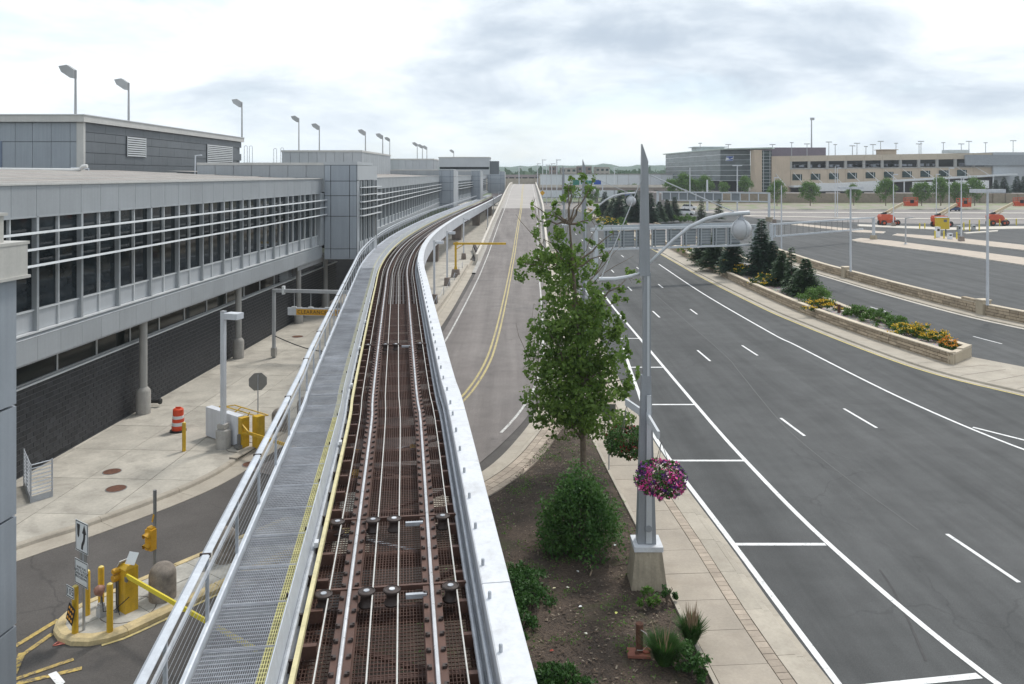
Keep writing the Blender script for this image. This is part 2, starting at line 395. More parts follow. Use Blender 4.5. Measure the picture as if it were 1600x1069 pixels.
# ------------------------------------------------------------------ ramp road that climbs to the bridge
RAMP = Path([(-7.5, 27.5, 0), (-4.7, 33.5, 0), (-2.7, 40, 0), (-1.6, 47.6, 0), (-1.08, 57.4, 0), (-.6, 75, 0), (-.4, 84, 0), (-.25, 90, .06), (-.1, 96, .25), (.25, 108, .8), (.6, 122, 1.6), (1.2, 144, 2.95), (1.9, 170, 4.3), (2.75, 220, 6.0), (3.7, 275, 7.25), (4.6, 310, 7.5)], 1.0)
s96 = RAMP.sY(92)
def ramp():
    o = tag(MB().sweep(RAMP, [(-4.35, -9), (-4.35, .004), (-3.55, .01), (3.6, .01), (4.35, .004), (4.35, -9)], s96, RAMP.L, 2).build('ramp_slab', CONC_GREY), kind='structure')
    tag(MB().sweep(RAMP, [(-3.9, .014), (3.75, .014)], RAMP.sY(29), RAMP.sY(168), 1.0).build('ramp_road', ASPH_RAMP), kind='structure')
    tag(MB().sweep(RAMP, [(-3.9, .018), (3.75, .018)], RAMP.sY(168), RAMP.L, 2).build('bridge_deck', M('deck_concrete', (.36, .335, .315), .85, var=.1, scale=.3, dirt=(.26, .24, .22), dirt_amt=.5)), kind='structure')
ramp()
def mark(name, path, off, w, s0, s1, mat, z=.006, step=1.0):
    return tag(MB().sweep(path, [(off - w / 2, z), (off + w / 2, z)], s0, s1, step).build(name, mat), kind='structure')
mark('road_marking', RAMP, -.14, .13, RAMP.sY(39), RAMP.L - 1, YELLOW_LINE, .026)
mark('road_marking', RAMP, .14, .13, RAMP.sY(39), RAMP.L - 1, YELLOW_LINE, .026)
mark('road_marking', RAMP, -3.35, .12, RAMP.sY(48), RAMP.L - 1, WHITE_WORN, .026)
mark('road_marking', RAMP, 3.25, .13, RAMP.sY(36), RAMP.L - 1, WHITE_WORN, .026)
# ------------------------------------------------------------------ main road markings
INNER = Path([(13.2, 12), (10.9, 17.6), (9.7, 24.8), (9.2, 32.4), (9.0, 40.2), (8.75, 58.3), (8.6, 68.5), (8.6, 78)])
CURBL = Path([(8.3, 10), (7.35, 17), (7.23, 18.15), (6.75, 25.1), (6.24, 32.4), (6.15, 37), (6.5, 41.6), (6.85, 47.5), (7.3, 53.6)])
LANE1 = Path([(18, 8), (14.9, 18), (13.8, 24.5), (12.5, 37), (11.9, 52), (11.6, 67), (11.6, 82), (11.8, 110), (12, 150), (11.5, 200)])
LANE2 = Path([(17.6, 24), (16.1, 38), (15.2, 53), (14.9, 68), (15.0, 84), (15.2, 115), (15.4, 150), (15, 200)])
RWHITE = Path([(33, 20), (26.5, 25.5), (22.4, 31), (20.9, 33.9), (19.6, 41.6), (18.7, 54.3), (18.4, 58.3), (18.05, 78), (18.4, 102.6)])
YELL = Path([(33, 30), (29.5, 36), (26.1, 41.8), (23.4, 48.4), (21.6, 62.7), (21.1, 72), (20.8, 90), (21.0, 111), (21.3, 150), (21, 200), (20.5, 262)])
mark('road_marking', INNER, 0, .17, 0, INNER.L, WHITE_LINE)
mark('road_marking', CURBL, 0, .17, 0, CURBL.L, WHITE_LINE)
mark('road_marking', RWHITE, 0, .15, 0, RWHITE.L, WHITE_LINE)
tag(MB().quad((20.62, 36.6, .006), (20.5, 36.5, .006), (27.8, 25.6, .006), (27.95, 25.7, .006)).build('road_marking', WHITE_LINE), kind='structure')
mark('road_marking', YELL, -.10, .12, 0, YELL.L, YELLOW_FINE)
for Y in (25.0, 32.3, 40.15, 47.9, 56.3, 64.3):
    a, b = CURBL.P(CURBL.sY(min(Y, 53))), INNER.P(INNER.sY(Y)); tag(MB().box(((a.x + b.x) / 2, Y, .001), (b.x - a.x - .16, .17, .008)).build('road_marking', WHITE_LINE), kind='structure')
tag(MB().quad((7.2, 18.05, .006), (7.2, 17.85, .006), (10.55, 18.35, .006), (10.5, 18.55, .006)).build('road_marking', WHITE_LINE), kind='structure')
for path, ys in ((LANE1, (9.5, 22.6, 34.8, 49.2, 64.2, 78.8, 93.5, 108, 123, 138, 152, 167)), (LANE2, (24, 36.3, 50.7, 65.5, 81, 96, 111, 126, 141, 156, 171))):
    for Y in ys: mark('road_marking', path, 0, .13, path.sY(Y), path.sY(Y + 2.9), WHITE_LINE)
# tar seams on the dark road
for pts in ([(9.6, 19), (10.0, 20.6), (10.35, 22.2), (10.5, 23.4)], [(12.9, 26), (12.4, 31), (12.2, 36), (12.5, 41), (13, 47), (13.3, 52), (13.4, 70), (13.6, 100)],):
    P = Path(pts); tag(MB().sweep(P, [(-.03, .003), (.03, .003)] if len(pts) < 5 else [(-.022, .003), (.022, .003)], 0, P.L, .6).build('tar_seam', TAR if len(pts) < 5 else M('seam_grey', (.105, .105, .105), .8)), kind='structure')
ROAD2 = Path([(36, 44), (32.6, 54.5), (30.8, 66.6), (30.4, 74), (31, 90), (33, 115)])
for Y in (54, 66.6, 80, 94): mark('road_marking', ROAD2, 0, .13, ROAD2.sY(Y), ROAD2.sY(Y + 2.7), WHITE_LINE)
# ------------------------------------------------------------------ left street: kerb, gutter, walk
KL = Path([(-24, 9), (-19.2, 16.8), (-14.48, 23.85), (-13, 25.7), (-11.2, 28.5), (-10.35, 30.5), (-9.9, 32.5), (-8.9, 36.5), (-7.4, 43), (-6.1, 50), (-5.4, 58), (-5.0, 68), (-4.75, 80), (-4.55, 91), (-4.35, 106)])
def kerb_run(name, path, s0, s1, mat, seg=3.0, gut=.75, h=.14, side=-1, w=.22):
    "kerb with gutter, cast in lengths; each length is a piece"
    root = tag(bpy.data.objects.new(name, None), kind='structure'); COL.objects.link(root)
    n = max(1, round((s1 - s0) / seg)); l = (s1 - s0) / n; c = side
    prof = [(0, -.1), (0, .006), (c * gut, .012), (c * (gut + .03), h * .75), (c * (gut + .07), h), (c * (gut + w), h + .003), (c * (gut + w), -.1)]
    if side > 0: prof = prof[::-1]
    for i in range(n): MB().sweep(path, prof, s0 + i * l + .006, s0 + (i + 1) * l - .006, .5, True).build('kerb_length', mat, root)
    return root
kerb_run('kerb_street', KL, KL.sY(11), KL.L, CONC_TAN)
walk = tag(bpy.data.objects.new('sidewalk', None), kind='structure'); COL.objects.link(walk)
inner = KL.line(KL.sY(11), KL.L, -.98, 1.0)
region = [(p.x, p.y) for p in inner] + [(-7.2, 106), (-14.3, 106), (-16.6, 59), (-19.64 + .052 * 11, 11)]
MB().prism(region, -.1, .085).build('slab_bed', JOINT, walk)
WALL_ANG = math.atan2(1, .052)
tiles('slab', region, (-17.9, 30.2), WALL_ANG, 3.1, 2.35, .022, .0, .134, CONC, walk)
# concrete apron under the far guideway
tag(MB().prism([(-20, 106.05), (-5.5, 106.05), (-5, 140), (-4, 180), (-1, 330), (-20, 330)], -.1, .12).build('far_apron', CONC), kind='structure')
# ------------------------------------------------------------------ bed, paver strip and walk right of the guideway
RK = Path([(-8, 22.8), (-5, 25.6), (-2.8, 28.4), (-.9, 31.6), (.35, 35.4), (1.15, 39), (1.9, 45), (2.35, 55), (2.65, 70), (3.0, 96)])
kerb_run('kerb_ramp', RK, 0, RK.L, CONC_TAN, 2.6, .55, .13, 1)
BEDR = Path([(5.3, 9), (4.85, 14), (4.5, 18.15), (4.1, 25), (3.75, 30), (3.45, 34.6), (3.2, 37.5)])
strip_in = RK.line(RK.sY(23.2), RK.sY(38.0), 1.65, .6); strip_out = RK.line(RK.sY(23.2), RK.sY(38.0), .79, .6)
pav = tag(bpy.data.objects.new('paver_strip', None), kind='structure'); COL.objects.link(pav)
def along(name, path, s0, s1, o0, o1, rows, length, z1, mat, parent, gap=.014, z0=-.05, stag=True):
    "rows of rectangular pieces laid along a path"
    dv = (o1 - o0) / rows
    for r in range(rows):
        s = s0 - (length / 2 if (stag and r % 2) else 0)
        while s < s1:
            a, b = max(s, s0) + gap / 2, min(s + length, s1) - gap / 2; s += length
            if b - a < .06: continue
            pa = path.P(a, o0 + r * dv + gap / 2); pb = path.P(b, o0 + r * dv + gap / 2); pc = path.P(b, o0 + (r + 1) * dv - gap / 2); pd = path.P(a, o0 + (r + 1) * dv - gap / 2)
            c = (pa + pb + pc + pd) / 4
            MB().prism([(p.x - c.x, p.y - c.y) for p in (pd, pc, pb, pa)][::-1] if area([(p.x, p.y) for p in (pa, pb, pc, pd)]) > 0 else [(p.x - c.x, p.y - c.y) for p in (pd, pc, pb, pa)], z0, z1 + random.uniform(-.003, .003)).build(name, mat, parent, (c.x, c.y, 0))
MB().sweep(RK, [(.76, -.1), (.76, .10), (1.66, .10), (1.66, -.1)], RK.sY(23.2), RK.sY(38.5), 1).build('paver_bed', JOINT, pav)
along('paver', RK, RK.sY(24), RK.sY(38), .80, 1.64, 3, .42, .135, PAVER, pav, .016)
def mulch_mat():
    t = NT('mulch'); p = t.pos()
    v = t.n('ShaderNodeTexVoronoi', {'Vector': t.stretch(p, (1, 1.6, 1)), 'Scale': 26, 'Randomness': 1}).outputs
    c = t.n('ShaderNodeValToRGB', {0: v['Color']}); e = c.color_ramp.elements
    e[0].color = (.03, .021, .016, 1); e[1].position = .93; e[1].color = (.10, .072, .052, 1)
    k = e.new(.98); k.color = (.32, .27, .2, 1)
    big = t.rng(t.noise(p, .8, 5), .35, .65, .65, 1.35); x = t.n('ShaderNodeVectorMath', {0: c.outputs[0]}, operation='SCALE'); t.L.new(big, x.inputs['Scale'])
    y = t.mix(t.rng(t.noise(p, 1.3, 6, .65), .54, .66, 0, .55), x.outputs[0], (.055, .06, .022, 1))
    t.L.new(y, t.b.inputs['Base Color']); t.b.inputs['Roughness'].default_value = .95
    t.bump(v['Distance'], .8, .03); return t.m
MULCH = mulch_mat()
bed_poly = [(p.x, p.y) for p in BEDR.line(0, BEDR.L, 0, .6)] + [(p.x, p.y) for p in strip_in[::-1]] + [(-4.6, 22), (-4.4, 9)]
def bed():
    "planting bed as a gently uneven sheet"
    m = MB(); n, k = 50, 26; vs = []; fs = []
    y0, y1 = 8.9, 37.9
    lw = Path([(-4.4, 8), (-4.6, 21)] + [(p.x, p.y) for p in strip_in if p.y > 24.2] + [(2.6, 38.5)], smooth=False)
    for i in range(n + 1):
        Y = y0 + (y1 - y0) * i / n
        xl = lw.P(lw.sY(Y)).x - .05; xr = BEDR.P(min(BEDR.sY(Y), BEDR.L)).x + .04
        for j in range(k + 1):
            x = xl + (xr - xl) * j / k; e = min(j, k - j) / k * 2
            vs.append((x, Y, .09 + .14 * e ** .6 + .06 * mnoise.noise((x * 1.3, Y * 1.3, 2)) * min(1, e * 3)))
    for i in range(n):
        for j in range(k): a = i * (k + 1) + j; fs.append((a, a + 1, a + k + 2, a + k + 1))
    m.add(vs, fs); return tag(m.build('planting_bed', MULCH, smooth=True), kind='structure')
bed()
def chips():
    m = MB(); rnd = random.Random(3)
    for _ in range(9000):
        Y = rnd.uniform(11, 36); xl = -2.5 if Y < 24 else (-2 + (Y - 24) * .33); xr = BEDR.P(BEDR.sY(Y)).x - .1; x = rnd.uniform(xl, xr)
        e = min(x - xl, xr - x) / (xr - xl) * 2; z = .105 + .14 * max(e, 0) ** .6 + .06 * mnoise.noise((x * 1.3, Y * 1.3, 2)) * min(1, e * 3)
        l, w, a = rnd.uniform(.012, .05), rnd.uniform(.008, .02), rnd.uniform(0, 6.3); dx, dy = Vector((math.cos(a), math.sin(a), rnd.uniform(-.3, .3))) * l, Vector((-math.sin(a), math.cos(a), 0)) * w
        p = Vector((x, Y, z + .012)); m.quad(p - dx - dy, p + dx - dy, p + dx + dy, p - dx + dy)
    t = NT('wood_chip'); r = t.n('ShaderNodeNewGeometry').outputs['Random Per Island']
    c = t.n('ShaderNodeValToRGB', {0: r}); e = c.color_ramp.elements; e[0].color = (.025, .017, .012, 1); e[1].position = .8; e[1].color = (.11, .075, .05, 1); k = e.new(.97); k.color = (.24, .2, .15, 1)
    t.L.new(c.outputs[0], t.b.inputs['Base Color']); t.b.inputs['Roughness'].default_value = .9
    tag(m.build('wood_chips', t.m), 'brown wood chips scattered over the planting bed', 'mulch', kind='stuff')
chips()
rwalk = tag(bpy.data.objects.new('footpath', None), kind='structure'); COL.objects.link(rwalk)
pb = KERB.line(KERB.sY(9), KERB.sY(56), -1.2, 1.0)
rreg = [(p.x, p.y) for p in pb] + [(4.9, 56), (3.4, 44), (3.1, 38)] + [(p.x + .02, p.y) for p in BEDR.line(0, BEDR.L, 0, 1)][::-1]
MB().prism(rreg, -.1, .095).build('slab_bed', JOINT, rwalk)
WALK_TAN = M('walk_tan', (.355, .31, .255), .85, var=.12, scale=1.2, fine=14, rnd=.05, bump=.25, bscale=120, dirt=(.25, .21, .17), dirt_amt=.4, ds=1.4)
tiles('slab', rreg, (4.5, 18.6), R(94), 1.42, 3.2, .016, .0, .132, WALK_TAN, rwalk)
s0, s1 = KERB.sY(9), KERB.sY(56)
MB().sweep(KERB, [(-1.19, -.1), (-1.19, .1), (-.72, .1), (-.72, -.1)], s0, s1, 1).build('slab_bed', JOINT, rwalk)
along('paver', KERB, s0, KERB.sY(45), -1.185, -.88, 1, .24, .135, PAVER, rwalk, .014, stag=False)
along('edge_slab', KERB, s0, s1, -.87, -.42, 1, 2.0, .13, CONC_TAN, rwalk, .014, stag=False)
kerb_run('kerb_main', KERB, s0, KERB.sY(118), CONC_TAN, 2.0, .2, .12, -1, .22)
tag(MB().sweep(BEDR, [(-.11, -.1), (-.11, .17), (.0, .17), (.0, -.1)], 0, BEDR.L, .8, True).build('bed_edging', CONC_TAN), kind='structure')
# verge between the ramp and the main road farther on
tag(MB().prism([(2.0, 38.4), (3.05, 38.0), (3.37, 44), (4.88, 56.02), (5.0, 56.02)] + [(p.x, p.y) for p in KERB.line(KERB.sY(56.1), KERB.sY(118), -.42, 4)] + [(4.4, 118), (3.95, 96), (3.72, 75), (3.35, 55), (2.8, 45)], -.1, .11).build('verge_walk', CONC_TAN), kind='structure')
# ------------------------------------------------------------------ tram guideway
STEEL_BROWN = M('steel_brown', (.098, .052, .039), .62, var=.25, scale=3, fine=25, metal=.15, rnd=.08, bump=.15)
STEEL_DARK = M('steel_dark', (.045, .032, .028), .6, var=.25, scale=5)
RAIL_BRIGHT = M('rail_polished', (.62, .62, .63), .32, metal=.55, var=.12, scale=2)
CABLE = M('cable', (.60, .585, .55), .45, var=.1, scale=6, metal=.3)
GALV = M('galvanised', (.40, .42, .45), .5, metal=.35, var=.16, scale=3, fine=22, rnd=.06)
GALV_PALE = M('galvanised_pale', (.55, .58, .62), .45, metal=.25, var=.1, scale=2.5, fine=16, streak=.05)
WHITE_STEEL = M('white_steel', (.60, .615, .64), .45, var=.06, scale=.8, fine=14, streak=.06, dirt=(.36, .35, .34), dirt_amt=.5, ds=2.2)
WHITE_SIDE = M('white_steel_side', (.55, .57, .61), .5, var=.08, scale=.8, streak=.16, dirt=(.3, .29, .28), dirt_amt=.3, ds=1.2)
YEL_RAIL = M('conductor_yellow', (.58, .52, .29), .5, var=.12, scale=4, dirt=(.3, .26, .15), dirt_amt=.4, ds=3)
YELLOW = M('safety_yellow', (.58, .36, .025), .5, var=.12, scale=3, fine=25, streak=.12, dirt=(.26, .17, .05), dirt_amt=.45, ds=2.5)
GRATE_YEL = M('grating_yellow', (.46, .43, .20), .6, var=.2, scale=4)
GW = Path([(-.55, 3, 4.3), (-1.70, 11.24, 4.3), (-3.27, 23.1, 4.3), (-3.93, 27.5, 4.3), (-6.9, 49, 4.3), (-8.6, 62, 4.3), (-9.75, 76, 4.3), (-10.3, 92, 4.3), (-10.2, 115, 4.3), (-9.5, 140, 4.3), (-8.45, 165, 4.3), (-6.7, 210, 4.3), (-5, 262, 4.3)])
def guideway():
    root = thing('tram_guideway', 'elevated tram track with brown steel floor, bright rails and white side wall', 'tram track', (0, 3, 0))
    off = Vector((0, -3, 0)); S0, S1 = 0.3, GW.L
    near = GW.sY(46)
    def bld(m, name, mat, par=None, **k): return m.build(name, mat, par or root, off if par is None else (0, 0, 0), **k)
    def sw(name, mat, prof, s0=S0, s1=S1, step=1.0, par=None, closed=True, **k): return bld(MB().sweep(GW, prof, s0, s1, step, closed), name, mat, par, **k)
    def rect(o0, o1, z0, z1): return [(o0, z0), (o0, z1), (o1, z1), (o1, z0)]
    def circ(o, z, r, n=8): return [(o + r * math.cos(-2 * math.pi * i / n), z + r * math.sin(-2 * math.pi * i / n)) for i in range(n)]
    # rails on their beams
    for o in (-.69, .69):
        b = sw('rail_beam', STEEL_BROWN, [(o - .16, -.34), (o - .16, -.3), (o - .05, -.3), (o - .05, -.12), (o - .15, -.12), (o - .15, -.06), (o + .15, -.06), (o + .15, -.12), (o + .05, -.12), (o + .05, -.3), (o + .16, -.3), (o + .16, -.34)])
        sw('running_rail', RAIL_BRIGHT, circ(o, -.025, .034, 8), smooth=True)
        m = MB(); s = S0
        while s < GW.sY(90):
            for q in (-.105, .105):
                p = GW.P(s, o + q, -.045); m.box(p, (.07, .06, .05), GW.ang(s))
                p = GW.P(s, o + q * 1.25, -.03); m.box(p, (.03, .03, .05), GW.ang(s))
            s += .42
        x = m.build('rail_clips', STEEL_DARK, b, kind='stuff')
    for o in (-1.02, -.30, .12, 1.10): sw('haul_cable', CABLE, circ(o, .015, .014, 6), S0, GW.sY(150), 1.2)
    y = sw('conductor_rail', YEL_RAIL, rect(-1.335, -1.265, .02, .13)); br = MB(); s = S0
    while s < GW.sY(80): br.box(GW.P(s, -1.36, -.12), (.05, .16, .26), GW.ang(s) - R(90) + R(90)); s += 1.25
    br.build('rail_brackets', STEEL_DARK, y, kind='stuff')
    s = S0 + .7
    while s < GW.sY(60):
        blk('insulator', WHITE_STEEL, GW.P(s, -1.40, .10) , (.16, .07, .09), y, GW.ang(s)); s += 5.8
    sw('cable_pipe', GALV, circ(-1.47, -.02, .05, 8), smooth=True); sw('cable_pipe', GALV, circ(-1.45, -.2, .04, 8), smooth=True)
    for o, z, r in ((1.30, -.1, .04), (1.39, .1, .035), (1.37, -.22, .05)): sw('side_pipe', GALV, circ(o, z, r, 8), smooth=True)
    # floor grating
    m = MB(); n = 52
    for i in range(n + 1):
        o = -1.44 + 2.86 * i / n; m.sweep(GW, rect(o - .005, o + .005, -.38, -.345), S0, near, 1.4, True)
    s = S0
    while s < near:
        a, b = GW.P(s, -1.44, -.352), GW.P(s, 1.42, -.352); m.bar(a, b, .012, .014); s += .1
    bld(m, 'floor_grating', STEEL_BROWN, kind='stuff')
    m = MB()
    for i in range(15):
        o = -1.44 + 2.86 * i / 14; m.sweep(GW, rect(o - .055, o + .055, -.38, -.35), near, S1, 2.0, True)
    bld(m, 'floor_planks', STEEL_DARK, kind='stuff')
    # girders, cross beams and diagonals
    for o in (-1.5, 1.48): sw('girder', STEEL_BROWN, [(o - .14, -1.25), (o - .14, -1.2), (o - .03, -1.2), (o - .03, -.45), (o - .14, -.45), (o - .14, -.4), (o + .14, -.4), (o + .14, -.45), (o + .03, -.45), (o + .03, -1.2), (o + .14, -1.2), (o + .14, -1.25)], step=1.5)
    s = S0 + .8; k = 0
    while s < GW.sY(100):
        m = MB().bar(GW.P(s, -1.46, -.52), GW.P(s, 1.44, -.52), .16, .28); bld(m, 'cross_beam', STEEL_BROWN)
        if s < near:
            a = -1.4 if k % 2 else 1.4
            bld(MB().bar(GW.P(s + .1, a, -.72), GW.P(s + 1.9, -a, -.72), .1, .06), 'diagonal_brace', GALV if k % 3 == 0 else STEEL_BROWN)
        s += 2.0; k += 1
    m = MB(); s = S0 + .3
    while s < GW.sY(70):
        m.box(GW.P(s, -1.2, -.2), (.09, .22, .2), GW.ang(s)); m.box(GW.P(s, 1.22, -.2), (.09, .22, .2), GW.ang(s)); s += 1.0
    bld(m, 'side_brackets', STEEL_BROWN, kind='stuff')
    # sheaves that guide the cables
    for Y in (10.6, 13.5, 16.35, 33.5):
        s = GW.sY(Y)
        t = bld(MB().bar(GW.P(s + .3, -1.25, -.08), GW.P(s + .3, 1.28, -.08), .06, .08), 'sheave_beam', STEEL_BROWN)
        MB().bar(GW.P(s - .05, .25, -.06), GW.P(s - .05, .6, -.06), .07, .07).build('sheave_pin', GALV, t)
        for o in (-1.10, -.40, .02, 1.00):
            c = GW.P(s, o, 0); w = MB().lathe([(.0, -.2), (.13, -.2), (.14, -.17), (.10, -.13), (.09, -.06), (.105, -.01), (.145, .02), (.145, .05), (.13, .06), (.12, .045), (.07, .045), (.06, .05)], c, 18).build('sheave', STEEL_DARK, root, off, smooth=True)
            MB().lathe([(.0, .04), (.05, .045), (.05, .062), (.0, .062)], c, 12).build('hub', WHITE_STEEL if abs(o) < .1 else GALV, w)
    for px, py in ((553, 709), (559, 742), (648, 702), (617, 641)):
        p = G(px, py, 3.8); w = blk('junction_box', YELLOW, p + off, (.34, .26, .14), root, R(95))
    # walkway: grating panels with a yellow edge
    s = S0; i = 0; wk = GW.sY(58)
    pm = MB().box((0, 0, 0), (1, 1, 1))
    while s < wk:
        l = 1.22; m = MB(); m2 = MB(); nb = 29
        dense = s < GW.sY(34)
        for j in range(nb + 1):
            o = -2.55 + .83 * j / nb; m.sweep(GW, rect(o - .0035, o + .0035, .32, .352), s + .01, s + l - .01, .61, True, False)
        for j in range(4):
            o = -1.70 + .10 * j / 3; m2.sweep(GW, rect(o - .006, o + .006, .32, .354), s + .01, s + l - .01, .61, True, False)
        t = s + .03
        while t < s + l - .02:
            m.bar(GW.P(t, -2.55, .345), GW.P(t, -1.715, .345), .011, .012); m2.bar(GW.P(t, -1.715, .347), GW.P(t, -1.59, .347), .014, .012); t += .095
        for t in (s + .015, s + l - .015): m.bar(GW.P(t, -2.56, .335), GW.P(t, -1.6, .335), .014, .04)
        g = bld(m, 'grating_panel', M('grating_galv', (.34, .355, .385), .55, metal=.3, var=.22, scale=1.2, fine=12, rnd=.12), kind='stuff'); m2.build('edge_strip', GRATE_YEL if s < GW.sY(22) else M('edge_faded', (.40, .395, .30), .6), g, kind='stuff')
        bld(MB().bar(GW.P(s, -2.55, .22), GW.P(s, -1.6, .22), .07, .1), 'walkway_joist', GALV)
        s += l; i += 1
    m = MB()
    for j in range(13):
        o = -2.55 + .96 * j / 12; m.sweep(GW, rect(o - .03, o + .03, .33, .352), wk, S1, 2.0, True)
    bld(m, 'far_grating', MATS['grating_galv'], kind='stuff')
    sw('far_edge_strip', M('edge_faded', (.42, .41, .28), .6), rect(-1.70, -1.60, .352, .358), wk, GW.sY(120), 1.5)
    n = 44; l = (GW.sY(110) - S0) / n
    for i in range(n):
        a = S0 + i * l; sw('fascia_plate', GALV_PALE, [(-1.585, -.02), (-1.575, .40), (-1.56, .40), (-1.51, -.06)], a + .006, a + l - .006, .6)
        if a < near: bld(MB().box(GW.P(a + .1, -1.60, .36), (.03, .03, .1), GW.ang(a)), 'fascia_lug', STEEL_DARK)
    sw('fascia_plate', GALV_PALE, [(-1.585, -.02), (-1.575, .40), (-1.56, .40), (-1.51, -.06)], GW.sY(110), S1, 2)
    sw('kick_plate', GALV_PALE, [(-2.65, .18), (-2.65, .46), (-2.60, .47), (-2.575, .46), (-2.575, .36), (-2.57, .18)])
    # railing
    hr = bld(MB().sweep(GW, [(-2.74, 1.36), (-2.74, 1.40), (-2.70, 1.43), (-2.62, 1.43), (-2.60, 1.41), (-2.62, 1.36)], S0, S1, .8, True), 'handrail', GALV_PALE, label='pale metal handrail along the walkway')
    MB().sweep(GW, rect(-2.62, -2.59, 1.20, 1.27), S0, S1, .8, True).build('second_rail', GALV_PALE, hr)
    m = MB()
    for z in (.58, .70, .82, .94, 1.06): m.sweep(GW, circ(-2.64, z, .0022, 4), S0, GW.sY(70), 1.2, True)
    m.build('infill_wires', GALV, hr, kind='stuff')
    s = S0 + .55; k = 0
    while s < GW.sY(200):
        p = GW.P(s, -2.64, 0); a = GW.ang(s); q = MB().box((p.x, p.y, p.z + .82), (.06, .045, 1.1), a)
        if k % 2 == 0: q.box((p.x, p.y, p.z + .80), (.13, .02, 1.12), a)
        q.build('post', GALV, hr)
        if s < near and k % 2 == 0: MB().box(GW.P(s, -2.67, 1.41), (.03, .155, .06), a).build('splice', STEEL_DARK, hr)
        s += 2.15 if s < GW.sY(120) else 4; k += 1
    # white side wall, in lengths
    s = S0; k = 0
    while s < S1 - 1:
        l = min(8.4 if s > 10 else 9.6, S1 - s); a, b = s + .012, s + l - .012
        w = sw('wall_length', WHITE_SIDE, [(1.86, -.95), (1.86, .44), (1.47, .44), (1.47, -.3), (1.5, -.95)][::-1], a, b, .8)
        MB().sweep(GW, [(1.44, .40), (1.44, .49), (1.46, .505), (1.88, .505), (1.90, .49), (1.90, .40)], a, b, .8, True).build('wall_cap', WHITE_STEEL, w)
        t = a + .6
        while t < b and t < GW.sY(60):
            MB().lathe([(.028, .5), (.028, .60), (.018, .615)], GW.P(t, 1.52, 0), 10).build('stud', GALV, w); t += 1.42
        s += l
    # piers
    for Y in (22, 38, 71, 105, 139, 178, 220):
        p = GW.P(GW.sY(Y), .1); a = GW.ang(GW.sY(Y)); c = MB().box((p.x, p.y, 1.5), (1.3, 1.5, 3.2), a, top=(1, 1.1)).box((p.x, p.y, 3.03), (1.4, 3.4, .14), a)
        c.build('pier', CONC_BROWN, root, off)
    return root
guideway()
# ------------------------------------------------------------------ terminal building on the left
PANEL = M('metal_panel', (.325, .345, .362), .42, var=.05, scale=.5, fine=9, rnd=.035, metal=.12, streak=.06)
PANEL_LT = M('metal_panel_light', (.42, .44, .458), .42, var=.05, scale=.5, fine=9, rnd=.03, metal=.1, streak=.05)
PANEL_BLUE = M('metal_panel_blue', (.30, .33, .365), .42, var=.05, scale=.5, rnd=.04, metal=.12, streak=.07)
PANEL_DARK = M('metal_panel_dark', (.125, .138, .15), .5, var=.06, scale=.4, rnd=.06, metal=.1, streak=.08)
COPING = M('coping_pale', (.50, .495, .475), .5, var=.08, scale=.6, streak=.06, dirt=(.33, .31, .28), dirt_amt=.3)
FRAME = M('frame_alu', (.34, .36, .375), .42, var=.05, scale=1, metal=.2)
FRAME_LT = M('frame_alu_pale', (.58, .60, .61), .42, var=.05, scale=1, metal=.15)
BLADE = M('sunshade_blade', (.66, .68, .69), .42, var=.06, scale=.7, metal=.1, streak=.05)
PANE = glass('window_glass', (.018, .024, .028), .05, .26)
PANE_LOW = glass('window_glass_low', (.012, .016, .015), .06, .3)
BLOCK = M('dark_block', (.032, .033, .036), .7, var=.2, scale=3, fine=30, rnd=.28, bump=.3, bscale=80)
MORTAR = M('mortar_grey', (.15, .15, .152), .9, var=.25, scale=2)
ROOF_GRAVEL = M('roof_membrane', (.27, .245, .225), .9, var=.18, scale=.5, fine=6, dirt=(.36, .34, .32), dirt_amt=.5, ds=.35)
COLUMN = M('column_grey', (.33, .325, .31), .6, var=.08, scale=1.5, streak=.1)
DARKCORE = M('interior_dark', (.02, .021, .022), .8, var=.1)
SOFFIT = M('soffit', (.36, .37, .38), .6, var=.06)
LEN = math.hypot(1, .052)
